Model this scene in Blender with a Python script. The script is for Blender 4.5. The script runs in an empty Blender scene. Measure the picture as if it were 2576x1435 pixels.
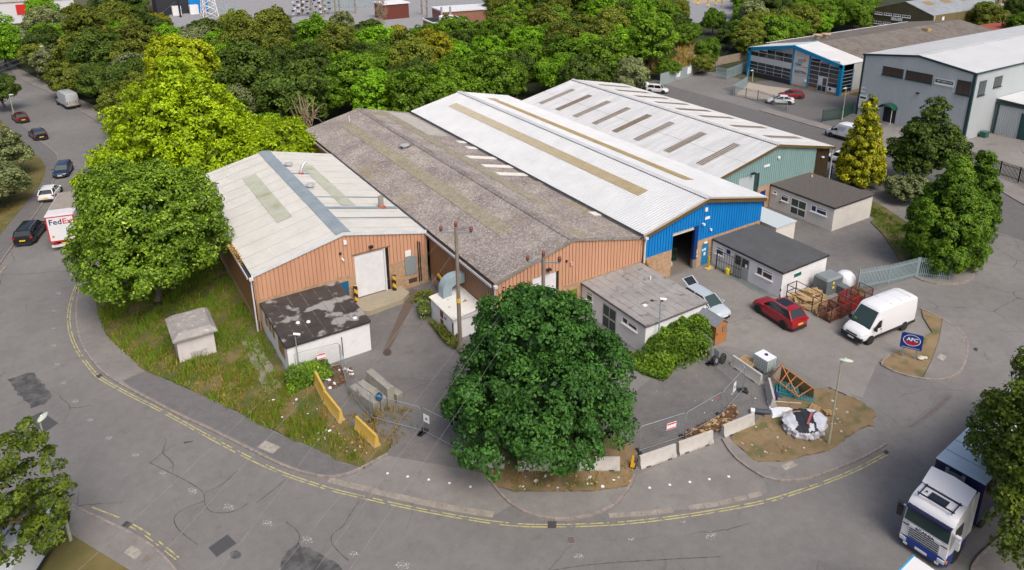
import bpy, bmesh, math, random
import numpy as np
from mathutils import Vector, Matrix
from mathutils.geometry import tessellate_polygon
SC = bpy.context.scene
COL = SC.collection
RAD = math.radians
random.seed(7)
NPR = np.random.RandomState(11)
# ------------------------------------------------------------------ camera
F_PX, CX, CY = 730.546, 521.803, 153.282          # focal length and principal point, 1024 px frame
PITCH, ROLL, YAW, CAM_H = RAD(18.7751), RAD(-0.2891), RAD(32.6340), 32.0
_fw = Vector((math.sin(YAW)*math.cos(PITCH), math.cos(YAW)*math.cos(PITCH), -math.sin(PITCH)))
_rt0 = Vector((math.cos(YAW), -math.sin(YAW), 0)); _up0 = _rt0.cross(_fw)
_rt = math.cos(ROLL)*_rt0 + math.sin(ROLL)*_up0; _up = -math.sin(ROLL)*_rt0 + math.cos(ROLL)*_up0
cam_d = bpy.data.cameras.new('camera'); cam = bpy.data.objects.new('camera', cam_d); COL.objects.link(cam)
cam_d.sensor_width = 36; cam_d.lens = F_PX/1024*36
cam_d.shift_x = -(CX-512)/1024; cam_d.shift_y = -(285-CY)/1024
cam_d.clip_start = 0.5; cam_d.clip_end = 3000
_m = Matrix((_rt, _up, -_fw)).transposed().to_4x4(); _m.translation = (0, 0, CAM_H); cam.matrix_world = _m
SC.camera = cam
# ------------------------------------------------------------------ light
SUN_EL, SUN_AZ = RAD(52), RAD(182)                 # azimuth clockwise from +Y, where the light comes from
w = bpy.data.worlds.new('World'); SC.world = w; w.use_nodes = True
nt = w.node_tree; nt.nodes.clear()
sky = nt.nodes.new('ShaderNodeTexSky'); sky.sky_type = 'NISHITA'; sky.sun_disc = False
sky.sun_elevation = SUN_EL; sky.sun_rotation = SUN_AZ; sky.air_density = .75; sky.dust_density = 6.0; sky.ozone_density = 1.0
bg = nt.nodes.new('ShaderNodeBackground'); bg.inputs[1].default_value = 0.15
out = nt.nodes.new('ShaderNodeOutputWorld'); nt.links.new(sky.outputs[0], bg.inputs[0]); nt.links.new(bg.outputs[0], out.inputs[0])
sd = bpy.data.lights.new('sun', 'SUN'); sd.energy = 1.5; sd.angle = RAD(28); sd.color = (1.0, 0.955, 0.89)
sun = bpy.data.objects.new('sun', sd); COL.objects.link(sun)
_sv = Vector((math.sin(SUN_AZ)*math.cos(SUN_EL), math.cos(SUN_AZ)*math.cos(SUN_EL), math.sin(SUN_EL)))
sun.rotation_euler = _sv.to_track_quat('Z', 'Y').to_euler(); sun.location = (0, 0, 80)
SC.view_settings.view_transform = 'Standard'; SC.view_settings.look = 'None'
SC.view_settings.exposure = 0.14; SC.view_settings.gamma = 1.0; SC.view_settings.use_curve_mapping = False
SC.render.engine = 'CYCLES'
SC.cycles.max_bounces = 6; SC.cycles.transparent_max_bounces = 8
# ------------------------------------------------------------------ photo pixel -> place
def ray(x, y):                                     # 1024-px coordinates
    return (x-CX)/F_PX*_rt - (y-CY)/F_PX*_up + _fw
def onz(x, y, z=0.0):
    d = ray(x, y); return Vector((0, 0, CAM_H)) + d*((z-CAM_H)/d.z)
def D(x, y, z=0.0): return onz(x/2.515625, y/2.515625, z)            # 2576-px view
def C(i, j, x, y, z=0.0): return onz(i*256+x/10.0625, j*142.5+y/10.0625, z)   # enlarged 1024x570 tiles
def onX(x, y, X): d = ray(x, y); return Vector((0, 0, CAM_H)) + d*(X/d.x)
def onY(x, y, Y): d = ray(x, y); return Vector((0, 0, CAM_H)) + d*(Y/d.y)
def S(x, y): return x/4.0, y/4.0
def up(foot, x, y):                                # height of image point (1024 px) above a foot point
    d = ray(x, y); k = math.hypot(foot.x, foot.y)/math.hypot(d.x, d.y); return CAM_H + d.z*k
# ------------------------------------------------------------------ objects
def tag(o, label=None, cat=None, group=None, kind=None):
    if label: o['label'] = label
    if cat: o['category'] = cat
    if group: o['group'] = group
    if kind: o['kind'] = kind
    return o
def empty(name, loc=(0, 0, 0), rz=0.0, label=None, cat=None, group=None):
    o = bpy.data.objects.new(name, None); COL.objects.link(o)
    o.location = loc; o.rotation_euler = (0, 0, rz); o.empty_display_size = 0.3
    return tag(o, label, cat, group)
def link_mesh(name, me, parent=None):
    o = bpy.data.objects.new(name, me); COL.objects.link(o)
    if parent: o.parent = parent
    return o
def copy_tree(o, parent=None):
    c = o.copy(); COL.objects.link(c); c.parent = parent
    for ch in list(o.children): copy_tree(ch, c)
    return c
class MB:
    """collects faces; build() makes ONE mesh object"""
    def __init__(s): s.v = []; s.f = []; s.mi = []; s.cur = 0
    def face(s, pts):
        n = len(s.v); s.v += [tuple(p) for p in pts]; s.f.append(list(range(n, n+len(pts)))); s.mi.append(s.cur); return s
    def box(s, x0, x1, y0, y1, z0, z1, M=None):
        P = [Vector((x, y, z)) for z in (z0, z1) for y in (y0, y1) for x in (x0, x1)]
        if M is not None: P = [M @ q for q in P]
        n = len(s.v); s.v += [tuple(q) for q in P]
        for q in ((0, 2, 3, 1), (4, 5, 7, 6), (0, 1, 5, 4), (2, 6, 7, 3), (0, 4, 6, 2), (1, 3, 7, 5)):
            s.f.append([n+k for k in q]); s.mi.append(s.cur)
        return s
    def cbox(s, c, sx, sy, sz, rz=0.0, M=None):
        T = Matrix.Translation(Vector(c)) @ Matrix.Rotation(rz, 4, 'Z')
        if M is not None: T = M @ T
        return s.box(-sx/2, sx/2, -sy/2, sy/2, -sz/2, sz/2, T)
    def bar(s, a, b, w, h=None, upv=Vector((0, 0, 1))):
        a = Vector(a); b = Vector(b); h = h or w; d = b-a; L = d.length
        if L < 1e-6: return s
        d.normalize(); sd_ = d.cross(upv)
        if sd_.length < 1e-3: sd_ = d.cross(Vector((1, 0, 0)))
        sd_.normalize(); u = sd_.cross(d)
        T = Matrix((d, sd_, u)).transposed().to_4x4(); T.translation = a
        return s.box(0, L, -w/2, w/2, -h/2, h/2, T)
    def ring_loft(s, rings, close=True, cap0=True, cap1=True):
        n = len(s.v); k = len(rings[0])
        for r_ in rings: s.v += [tuple(p) for p in r_]
        for i in range(len(rings)-1):
            for j in range(k if close else k-1):
                a = n+i*k+j; b = n+i*k+(j+1) % k
                s.f.append([a, b, b+k, a+k]); s.mi.append(s.cur)
        if cap0: s.f.append([n+j for j in range(k)][::-1]); s.mi.append(s.cur)
        if cap1: s.f.append([n+(len(rings)-1)*k+j for j in range(k)]); s.mi.append(s.cur)
        return s
    def tube(s, pts, r, n=8, r2=None, cap=True):
        pts = [Vector(p) for p in pts]; rings = []
        for i, p in enumerate(pts):
            t = (pts[min(i+1, len(pts)-1)]-pts[max(i-1, 0)]).normalized()
            a = t.cross(Vector((0, 0, 1)))
            if a.length < 1e-3: a = Vector((1, 0, 0))
            a.normalize(); b = a.cross(t)
            rr = r if r2 is None else r+(r2-r)*i/(len(pts)-1)
            if isinstance(r, (list, tuple)): rr = r[i]
            rings.append([p+rr*(math.cos(2*math.pi*k/n)*a+math.sin(2*math.pi*k/n)*b) for k in range(n)])
        return s.ring_loft(rings, True, cap, cap)
    def lathe(s, prof, n=16, M=None, axis='Z'):
        rings = []
        for rr, z in prof:
            ring = []
            for k in range(n):
                a = 2*math.pi*k/n
                if axis == 'Z': q = Vector((rr*math.cos(a), rr*math.sin(a), z))
                elif axis == 'Y': q = Vector((rr*math.cos(a), z, -rr*math.sin(a)))
                else: q = Vector((z, rr*math.cos(a), rr*math.sin(a)))
                ring.append(M @ q if M is not None else q)
            rings.append(ring)
        return s.ring_loft(rings)
    def poly(s, pts, z0=None, z1=None):
        """flat polygon (list of Vector); with z0,z1 an extruded slab"""
        P = [Vector(p) for p in pts]
        if z1 is None:
            tris = tessellate_polygon([[Vector((p.x, p.y, 0)) for p in P]]); n = len(s.v); s.v += [tuple(p) for p in P]
            for t in tris:
                a, b, c = t; nrm = (P[b]-P[a]).cross(P[c]-P[a])
                s.f.append([n+a, n+b, n+c] if nrm.z >= 0 else [n+a, n+c, n+b]); s.mi.append(s.cur)
            return s
        s.poly([Vector((p.x, p.y, z1)) for p in P])
        m = len(P)
        for i in range(m):
            a, b = P[i], P[(i+1) % m]
            s.face([(a.x, a.y, z0), (b.x, b.y, z0), (b.x, b.y, z1), (a.x, a.y, z1)])
        return s
    def build(s, name, mat_, parent=None, smooth=None, recalc=True):
        me = bpy.data.meshes.new(name); me.from_pydata(s.v, [], s.f)
        for m in (mat_ if isinstance(mat_, (list, tuple)) else [mat_]): me.materials.append(m)
        if isinstance(mat_, (list, tuple)): me.polygons.foreach_set('material_index', s.mi)
        if recalc:
            bm = bmesh.new(); bm.from_mesh(me); bmesh.ops.remove_doubles(bm, verts=bm.verts, dist=1e-5)
            bmesh.ops.recalc_face_normals(bm, faces=bm.faces); bm.to_mesh(me); bm.free()
        me.update()
        if smooth is not None:
            me.polygons.foreach_set('use_smooth', [True]*len(me.polygons)); me.set_sharp_from_angle(angle=RAD(smooth))
        return link_mesh(name, me, parent)
def boxes(name, m, lst, parent=None, smooth=None):
    b = MB()
    for q in lst: b.box(*q)
    return b.build(name, m, parent, smooth)
def local(points, origin): return [Vector(p)-Vector(origin) for p in points]
# ------------------------------------------------------------------ materials
MATS = {}
def hexc(h):
    h = h.lstrip('#'); c = [int(h[i:i+2], 16)/255 for i in (0, 2, 4)]
    return tuple(x/12.92 if x <= .04045 else ((x+.055)/1.055)**2.4 for x in c)
def mat(name, col, rough=0.6, metal=0.0, col2=None, scale=4.0, detail=4.0, bump=0.0, bscale=None, spec=0.5, lo=0.35, hi=0.65, stretch=None, emit=None, alpha=None, col3=None, scale3=30.0, f3=0.5, lo3=0.55, hi3=0.6):
    if name in MATS: return MATS[name]
    m = bpy.data.materials.new(name); MATS[name] = m; m.use_nodes = True
    t = m.node_tree; b = t.nodes['Principled BSDF']; L = t.links.new
    if isinstance(col, str): col = hexc(col)
    if isinstance(col2, str): col2 = hexc(col2)
    if isinstance(col3, str): col3 = hexc(col3)
    b.inputs['Base Color'].default_value = (*col, 1); b.inputs['Roughness'].default_value = rough
    b.inputs['Metallic'].default_value = metal; b.inputs['Specular IOR Level'].default_value = spec
    m.diffuse_color = (*col, 1)
    if col2 is not None or bump or col3 is not None:
        tc = t.nodes.new('ShaderNodeTexCoord'); mp = t.nodes.new('ShaderNodeMapping'); L(tc.outputs['Object'], mp.inputs[0])
        if stretch: mp.inputs['Scale'].default_value = stretch
    cur = None
    if col2 is not None:
        n = t.nodes.new('ShaderNodeTexNoise'); n.inputs['Scale'].default_value = scale; n.inputs['Detail'].default_value = detail; n.inputs['Roughness'].default_value = .65
        L(mp.outputs[0], n.inputs['Vector'])
        r_ = t.nodes.new('ShaderNodeValToRGB'); r_.color_ramp.elements[0].position = lo; r_.color_ramp.elements[1].position = hi
        r_.color_ramp.elements[0].color = (*col, 1); r_.color_ramp.elements[1].color = (*col2, 1)
        L(n.outputs[0], r_.inputs[0]); cur = r_.outputs[0]
    if col3 is not None:
        n = t.nodes.new('ShaderNodeTexNoise'); n.inputs['Scale'].default_value = scale3; n.inputs['Detail'].default_value = 3; L(mp.outputs[0], n.inputs['Vector'])
        r_ = t.nodes.new('ShaderNodeValToRGB'); r_.color_ramp.elements[0].position = lo3; r_.color_ramp.elements[1].position = hi3
        r_.color_ramp.elements[0].color = (0, 0, 0, 1); r_.color_ramp.elements[1].color = (f3, f3, f3, 1); L(n.outputs[0], r_.inputs[0])
        mx = t.nodes.new('ShaderNodeMixRGB'); L(r_.outputs[0], mx.inputs[0]); mx.inputs[2].default_value = (*col3, 1)
        if cur: L(cur, mx.inputs[1])
        else: mx.inputs[1].default_value = (*col, 1)
        cur = mx.outputs[0]
    if cur: L(cur, b.inputs['Base Color'])
    if bump:
        n = t.nodes.new('ShaderNodeTexNoise'); n.inputs['Scale'].default_value = bscale or scale*3; n.inputs['Detail'].default_value = 4; L(mp.outputs[0], n.inputs['Vector'])
        bp = t.nodes.new('ShaderNodeBump'); bp.inputs['Strength'].default_value = bump; bp.inputs['Distance'].default_value = .05
        L(n.outputs[0], bp.inputs['Height']); L(bp.outputs[0], b.inputs['Normal'])
    if alpha is not None: b.inputs['Alpha'].default_value = alpha
    return m
def glass(name='window_glass', col=(.02, .025, .03), rough=.08):
    return mat(name, col, rough, spec=.8)
def text_mesh(name, s, size, m, parent, M, extrude=0.01, squash=1.0, bold=0.0):
    """flat lettering as mesh; M maps local text plane (x right, y up, z out)"""
    cu = bpy.data.curves.new('lettering', 'FONT'); cu.body = s; cu.size = size; cu.extrude = extrude; cu.offset = bold
    cu.align_x = 'CENTER'; cu.align_y = 'CENTER'; cu.resolution_u = 2
    tmp = bpy.data.objects.new('tmp_text', cu); COL.objects.link(tmp)
    dg = bpy.context.evaluated_depsgraph_get(); me = bpy.data.meshes.new_from_object(tmp.evaluated_get(dg))
    bpy.data.objects.remove(tmp); bpy.data.curves.remove(cu)
    me.transform(Matrix.Diagonal((squash, 1, 1, 1))); me.materials.clear(); me.materials.append(m)
    o = link_mesh(name, me, parent); o.matrix_local = M
    return o
def frame(o, xdir, ydir):
    x = Vector(xdir).normalized(); y = Vector(ydir).normalized(); z = x.cross(y)
    m = Matrix((x, y, z)).transposed().to_4x4(); m.translation = Vector(o); return m
# ================================================================== ground
def asphalt(name, c1, c2, c3, crack=0.0, stain=None, ps=0.06):
    if name in MATS: return MATS[name]
    m = bpy.data.materials.new(name); MATS[name] = m; m.use_nodes = True
    t = m.node_tree; b = t.nodes['Principled BSDF']; L = t.links.new; b.inputs['Roughness'].default_value = .85; b.inputs['Specular IOR Level'].default_value = .25
    tc = t.nodes.new('ShaderNodeTexCoord'); co = tc.outputs['Object']
    def noise(sc, det=6, rough=.6, w=None):
        n = t.nodes.new('ShaderNodeTexNoise'); n.inputs['Scale'].default_value = sc; n.inputs['Detail'].default_value = det; n.inputs['Roughness'].default_value = rough; L(w or co, n.inputs['Vector']); return n.outputs[0]
    def ramp(i, p0, p1, a=(0, 0, 0), z=(1, 1, 1)):
        r_ = t.nodes.new('ShaderNodeValToRGB'); e = r_.color_ramp.elements; e[0].position = p0; e[1].position = p1; e[0].color = (*a, 1); e[1].color = (*z, 1); L(i, r_.inputs[0]); return r_.outputs[0]
    def mix(f, a, z, mode='MIX'):
        n = t.nodes.new('ShaderNodeMixRGB'); n.blend_type = mode
        for k, q in ((0, f), (1, a), (2, z)):
            if isinstance(q, (int, float)): n.inputs[k].default_value = q
            elif isinstance(q, tuple): n.inputs[k].default_value = (*q, 1)
            else: L(q, n.inputs[k])
        return n.outputs[0]
    base = ramp(noise(ps, 7, .62), .36, .64, c1, c2)
    base = mix(ramp(noise(.45, 5, .7), .45, .75, z=(.55,)*3), base, c3)
    base = mix(ramp(noise(1.6, 8, .75), .35, .65, (.2,)*3, (.8,)*3), mix(.14, base, (0, 0, 0)), mix(.10, base, (.6, .58, .56)))
    base = mix(ramp(noise(22, 2), .3, .7, (.25,)*3, (.75,)*3), mix(.2, base, (0, 0, 0)), mix(.2, base, (.6, .58, .56)))
    if stain: base = mix(ramp(noise(.9, 4, .7), .60, .72, z=(.6,)*3), base, stain)
    if crack:
        wn = t.nodes.new('ShaderNodeTexNoise'); wn.inputs['Scale'].default_value = .5; wn.inputs['Detail'].default_value = 4; L(co, wn.inputs['Vector'])
        wm = t.nodes.new('ShaderNodeMixRGB'); wm.blend_type = 'ADD'; wm.inputs[0].default_value = 1.6; L(co, wm.inputs[1]); L(wn.outputs['Color'], wm.inputs[2])
        v = t.nodes.new('ShaderNodeTexVoronoi'); v.feature = 'DISTANCE_TO_EDGE'; v.inputs['Scale'].default_value = .17; L(wm.outputs[0], v.inputs['Vector'])
        msk = mix(1.0, ramp(v.outputs['Distance'], .0, .007, (1, 1, 1), (0, 0, 0)), ramp(noise(.09, 3), .5, .6), 'MULTIPLY')
        base = mix(mix(1.0, msk, (crack,)*3, 'MULTIPLY'), base, (.028, .026, .024))
    L(base, b.inputs['Base Color'])
    bp = t.nodes.new('ShaderNodeBump'); bp.inputs['Strength'].default_value = .25; bp.inputs['Distance'].default_value = .01; L(noise(60, 2), bp.inputs['Height']); L(bp.outputs[0], b.inputs['Normal'])
    return m
M_ROAD = asphalt('road_asphalt', (.116, .1135, .1105), (.182, .177, .171), (.097, .0945, .092), crack=.75, stain=(.145, .132, .115))
M_ROAD2 = asphalt('estate_road_asphalt', (.06, .06, .062), (.085, .084, .085), (.055, .055, .056), crack=.3)
M_YARD = asphalt('yard_tarmac', (.175, .163, .148), (.25, .233, .21), (.135, .126, .116), crack=.6, stain=(.22, .185, .14), ps=.14)
M_YARD2 = asphalt('dark_yard_tarmac', (.072, .07, .071), (.14, .134, .128), (.06, .058, .06), crack=.5, ps=.16)
M_PAVE = asphalt('pavement_tarmac', (.165, .155, .145), (.225, .21, .192), (.13, .122, .113), stain=(.18, .14, .10), ps=.3)
M_PAVE_D = asphalt('new_pavement_tarmac', (.085, .084, .086), (.105, .103, .102), (.078, .077, .078))
M_KERB = mat('kerb_concrete', '#9a8f88', .85, col2='#7d746e', scale=3, bump=.2)
M_SLAB = mat('pale_concrete', '#9c958b', .85, col2='#857d74', scale=1.3, bump=.15, col3='#6e675f', scale3=5, lo3=.58, hi3=.7)
M_SOIL = mat('dry_verge', (.185, .13, .065), .95, col2=(.25, .182, .10), scale=.6, detail=8, bump=.5, bscale=9, col3=(.085, .1, .03), scale3=.8, f3=.75, lo3=.52, hi3=.66)
M_VERGE = mat('grass_verge', (.05, .095, .012), .95, col2=(.11, .1, .03), scale=.35, detail=8, bump=.6, bscale=8, col3=(.19, .135, .06), scale3=.4, f3=.85, lo3=.49, hi3=.62)
M_WOOD = mat('woodland_floor', (.02, .03, .008), .95, col2=(.04, .045, .015), scale=.4, detail=6)
M_LEFTV = mat('parched_grass', (.17, .13, .05), .95, col2=(.07, .085, .015), scale=.22, detail=7, bump=.4, bscale=8)
M_YEL = mat('yellow_line_paint', (.48, .43, .17), .8, col2=(.3, .275, .16), scale=3, detail=6, lo=.45, hi=.6, col3=(.15, .145, .14), scale3=2.2, f3=.9, lo3=.56, hi3=.62)
M_WHITE_L = mat('white_line_paint', (.5, .5, .48), .8, col2=(.25, .25, .24), scale=3, detail=6)

def structure(name, mb, m, parent=None): return tag(mb.build(name, m, parent), kind='structure')
structure('ground', MB().box(-1500, 1500, -1500, 1500, -1.5, -.05), mat('field_ground', (.06, .07, .03), .95, col2=(.09, .085, .045), scale=.05))
road = structure('road', MB().poly([Vector(p) for p in ((-70, 5, 0), (110, 5, 0), (110, 110, 0), (48, 118, 0), (30, 215, 0), (-70, 215, 0))]), M_ROAD)

def chaikin(pts, n=2):
    pts = [Vector(p) for p in pts]
    for _ in range(n):
        q = [pts[0]]
        for a, b in zip(pts, pts[1:]): q += [a*.75+b*.25, a*.25+b*.75]
        pts = q+[pts[-1]]
    return pts
def resample(pts, step):
    pts = [Vector(p) for p in pts]; d = [0]
    for a, b in zip(pts, pts[1:]): d.append(d[-1]+(b-a).length)
    n = max(1, round(d[-1]/step)); outp = []; j = 0
    for i in range(n+1):
        t = d[-1]*i/n
        while j < len(d)-2 and d[j+1] < t: j += 1
        k = (t-d[j])/max(1e-9, d[j+1]-d[j]); outp.append(pts[j].lerp(pts[j+1], k))
    return outp
def offset(pts, dist):
    r_ = []
    for i, p in enumerate(pts):
        t = pts[min(i+1, len(pts)-1)]-pts[max(i-1, 0)]; t.z = 0; t.normalize(); r_.append(p+Vector((-t.y, t.x, 0))*dist)
    return r_
def strip(pts, w, z, mb=None, breaks=None):
    mb = mb or MB(); a = offset(pts, w/2); b = offset(pts, -w/2)
    for i in range(len(pts)-1):
        if breaks and breaks(i): continue
        mb.face([(b[i].x, b[i].y, z), (b[i+1].x, b[i+1].y, z), (a[i+1].x, a[i+1].y, z), (a[i].x, a[i].y, z)])
    return mb
def kerb(pts, parent, w=.13, z1=.115, inner=-1, step=.92, seed=0, m=None, max_n=999):
    """a row of separate kerb stones along pts, laid on the inner side"""
    rs = random.Random(seed); P = resample(pts, step); Q = offset(P, w*inner)
    for i in range(len(P)-1):
        g = .012/max(.1, (P[i+1]-P[i]).length); dz = rs.uniform(-.008, .008)
        a, b, c, d_ = P[i].lerp(P[i+1], g), P[i].lerp(P[i+1], 1-g), Q[i].lerp(Q[i+1], 1-g), Q[i].lerp(Q[i+1], g)
        MB().poly([a, b, c, d_], -.05, z1+dz).build('kerb_stone', m or M_KERB, parent, recalc=True)
def rough(pts, seed, amp=.09, step=.35):
    rs = random.Random(seed); P = resample(list(pts)+[pts[0]], step)[:-1]
    return [p+Vector((rs.uniform(-amp, amp), rs.uniform(-amp, amp), 0)) for p in P]
KW = .13
# --- pavement along the bend, left of the site
kerb_l = chaikin([D(20, 172), D(47, 200), D(137, 240), D(200, 281), D(279, 330), Vector((4.4, 110, 0)), Vector((2.2, 94, 0)), Vector((-.5, 79, 0)), D(202, 717), D(190, 760), D(189, 800), D(194, 837), D(207, 877), D(230, 910), D(252, 935), D(282, 957), D(325, 982), D(375, 1008), D(425, 1035), D(475, 1060), D(517, 1078), D(580, 1110), D(644, 1142), D(684, 1163), D(744, 1188), D(794, 1201), D(824, 1205), D(859, 1201), D(894, 1189), D(926, 1173), D(959, 1153), D(976, 1145)], 1)
inner_l = [D(40, 165), D(60, 190), D(150, 230), Vector((4.4, 138, 0)), Vector((7.2, 122, 0)), Vector((6.2, 108, 0)), Vector((4.3, 93, 0)), Vector((1.7, 79, 0)), D(232, 717), D(240, 757), D(252, 800), D(265, 842), D(300, 877), D(362, 932), D(400, 950), D(475, 982), D(537, 1010), D(600, 1040), D(644, 1065), D(706, 1095), D(739, 1110), D(794, 1130), D(864, 1167), D(914, 1178)]
pav_l = structure('pavement', MB().poly(offset(kerb_l, KW)+inner_l[::-1], -.05, .1), M_PAVE)
kerb([p for p in kerb_l if p.y < 122], pav_l, inner=1, seed=1)
# newer dark tarmac part of the pavement
newp = [C(0, 2, 1235, 975), C(0, 2, 1460, 880), C(0, 2, 1900, 1062), C(0, 2, 2150, 1172), C(0, 2, 2400, 1292), D(644, 1067), D(706, 1097), D(739, 1112), D(794, 1133), D(864, 1170), D(910, 1179)] + [D(885, 1187), D(855, 1196), D(824, 1199), D(796, 1195), D(748, 1182), D(690, 1158), D(648, 1136), D(585, 1104), D(520, 1072), D(479, 1054), D(428, 1029), D(378, 1002), D(328, 975)]
structure('pavement_patch', MB().poly([Vector((p.x, p.y, .106)) for p in newp]), M_PAVE_D)
verge_l = inner_l[8:] + [D(926, 1170), D(957, 1150), D(974, 1143), Vector((13.3, 36.2, 0)), Vector((12.4, 37.8, 0)), Vector((11.55, 39.5, 0)), Vector((11.4, 42.5, 0)), Vector((11.5, 45.2, 0)), Vector((9.8, 46.3, 0)), Vector((9.9, 54, 0)), Vector((9.9, 84, 0)), Vector((6.0, 98, 0)), Vector((4.3, 93, 0)), Vector((1.7, 79, 0))]
verge_site = structure('verge', MB().poly(rough(verge_l, 43, .12, .5), -.05, .11), M_VERGE)
# woodland bank behind the sheds
wood_poly = [Vector(p) for p in ((4.4, 138, 0), (7.2, 122, 0), (6.2, 108, 0), (6.0, 98, 0), (9.9, 84, 0), (25, 96, 0), (58, 97, 0), (80, 101, 0), (96, 102, 0), (112, 101, 0), (118, 88, 0), (128, 84, 0), (150, 100, 0), (300, 130, 0), (320, 240, 0), (180, 230, 0), (60, 260, 0), (4, 300, 0), (-20, 330, 0), (-14, 215, 0), (-4, 170, 0))]
structure('terrain', MB().poly(wood_poly, -.05, .12), M_WOOD)
# left-hand side of the road: footway and parched verge
kerb_far = chaikin([D(-60, 745), D(0, 667), D(33, 620), D(70, 567), D(110, 513), D(138, 455), D(152, 395), D(130, 375), D(107, 358), D(65, 325), D(20, 270), D(-20, 215)], 1)
edge_far = [D(-60, 690), D(0, 595), D(25, 563), D(50, 533), D(75, 498), D(100, 470), D(114, 438), D(115, 418), D(100, 398), D(75, 378), D(40, 345), D(0, 300), D(-25, 250)]
pav_f = structure('pavement', MB().poly(offset(kerb_far, KW)+edge_far[::-1], -.05, .1), M_PAVE_D); kerb([p for p in kerb_far if p.y < 125], pav_f, inner=1, seed=2)
structure('verge', MB().poly(edge_far+[Vector((-60, 160, 0)), Vector((-60, 80, 0))], -.05, .11), M_LEFTV)
structure('terrain', MB().poly([Vector(p) for p in ((-400, 60, 0), (-60, 60, 0), (-60, 160, 0), (-16, 180, 0), (-20, 330, 0), (4, 300, 0), (-10, 420, 0), (-400, 420, 0))], -.06, .09), M_WOOD)
# near left corner
kerb_n = chaikin([D(120, 1240), D(205, 1282), D(250, 1301), D(300, 1326), D(360, 1355), D(400, 1385), D(425, 1410), D(450, 1440), D(470, 1480)], 1)
edge_n = [D(100, 1300), D(175, 1345), D(240, 1385), D(330, 1440), D(360, 1480)]
pav_n = structure('pavement', MB().poly(offset(kerb_n, -KW)+edge_n[::-1], -.05, .1), M_PAVE); kerb(kerb_n, pav_n, inner=-1, seed=3)
structure('verge', MB().poly(edge_n+[Vector((-4, 22, 0)), Vector((-30, 25, 0)), Vector((-30, 50, 0)), D(-120, 1300)], -.05, .11), M_LEFTV)
# island under the big tree
k2 = chaikin([D(1226, 1190), D(1232, 1210), D(1244, 1230), D(1269, 1260), D(1288, 1273), D(1325, 1295), D(1363, 1306), D(1400, 1311), D(1438, 1310), D(1478, 1303), D(1525, 1287), D(1558, 1265), D(1578, 1240), D(1590, 1220), D(1598, 1195)], 1)
pv2 = structure('pavement', MB().poly(offset(k2, KW)+[D(1590, 1226), D(1480, 1240), D(1290, 1240), D(1240, 1226)], -.05, .1), M_PAVE); kerb(k2, pv2, inner=1, seed=4)
structure('verge', MB().poly(rough([D(1228, 1192), D(1240, 1224), D(1290, 1238), D(1480, 1238), D(1588, 1224), D(1597, 1193), D(1606, 1140), D(1560, 1100), D(1400, 1080), D(1230, 1110), D(1165, 1120), D(1172, 1160), D(1200, 1186)], 41, .13), -.05, .105), M_SOIL)
# island with the lamp post
k3 = chaikin([D(1815, 1105), D(1825, 1125), D(1845, 1152), D(1883, 1182), D(1932, 1210), D(1972, 1215), D(2007, 1212), D(2039, 1207), D(2102, 1185), D(2159, 1161), D(2204, 1137), D(2232, 1120)], 1)
e3 = [D(2210, 1100), D(2195, 1075), D(2160, 1085), D(2110, 1120), D(2075, 1140), D(2010, 1155), D(1960, 1165), D(1905, 1165), D(1860, 1130), D(1835, 1105)]
pv3 = structure('pavement', MB().poly(offset(k3, KW)+e3, -.05, .1), M_PAVE); kerb(k3, pv3, inner=1, seed=5)
structure('verge', MB().poly(rough([D(1833, 1106), D(1858, 1130), D(1905, 1164), D(1960, 1164), D(2010, 1154), D(2075, 1139), D(2110, 1119), D(2160, 1084), D(2198, 1070), D(2200, 1040), D(2168, 1014), D(2124, 996), D(2087, 980), D(2050, 985), D(2000, 1000), D(1950, 1010), D(1930, 1040), D(1905, 1060), D(1860, 1085)], 42, .16), -.05, .105), M_SOIL)
k3b = [D(2085, 977), D(2124, 994), D(2166, 1013)]
kerb(k3b, pv3, inner=1, seed=6, z1=.12)
# island with the blue sign
k4 = chaikin([D(2236, 895), D(2206, 914), D(2232, 930), D(2264, 943), D(2307, 954), D(2352, 959), D(2382, 958), D(2412, 944), D(2428, 922), D(2437, 887), D(2437, 857), D(2422, 834), D(2394, 817), D(2379, 806), D(2344, 789), D(2316, 777)], 1)
pv4 = structure('pavement', MB().poly(offset(k4, KW)[6:-8]+[D(2371, 804), D(2362, 857), D(2342, 912), D(2322, 952)], -.05, .1), M_PAVE); kerb(k4, pv4, inner=1, seed=7)
structure('verge', MB().poly([D(2238, 897), D(2213, 914), D(2236, 928), D(2266, 940), D(2320, 951), D(2341, 912), D(2361, 857), D(2370, 804), D(2340, 790), D(2318, 782), D(2322, 800), D(2345, 838), D(2307, 856), D(2270, 880)], -.05, .105), M_SOIL)
# far footway of the estate road (right) and entrance splay by the conifers
k5 = chaikin([D(2299, 698), D(2318, 707), D(2350, 716), D(2400, 719), D(2447, 708), D(2456, 678), D(2452, 628), Vector((76, 34, 0)), Vector((78, 42, 0)), Vector((78, 60, 0))], 1)
pv5 = structure('pavement', MB().poly(offset(k5, KW)+[Vector((74.5, 60, 0)), Vector((74.5, 42, 0)), D(2400, 640), D(2380, 690), D(2320, 690)], -.05, .1), M_PAVE); kerb(k5, pv5, inner=1, seed=8)
structure('verge', MB().poly([Vector(p) for p in ((69.5, 44, 0), (75, 60, 0), (75, 49, 0), (74.5, 42, 0))]+[D(2400, 640), D(2380, 692), D(2305, 690), D(2265, 660), D(2220, 590), D(2190, 560), Vector((71, 40.2, 0))], -.05, .11), M_VERGE)
structure('road', MB().poly([Vector((x, y, .004)) for x, y in ((78, 20), (93, 20), (94.4, 66), (94.7, 75), (95, 104), (76, 102), (77, 90), (77.5, 50))]), M_ROAD2)
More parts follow.
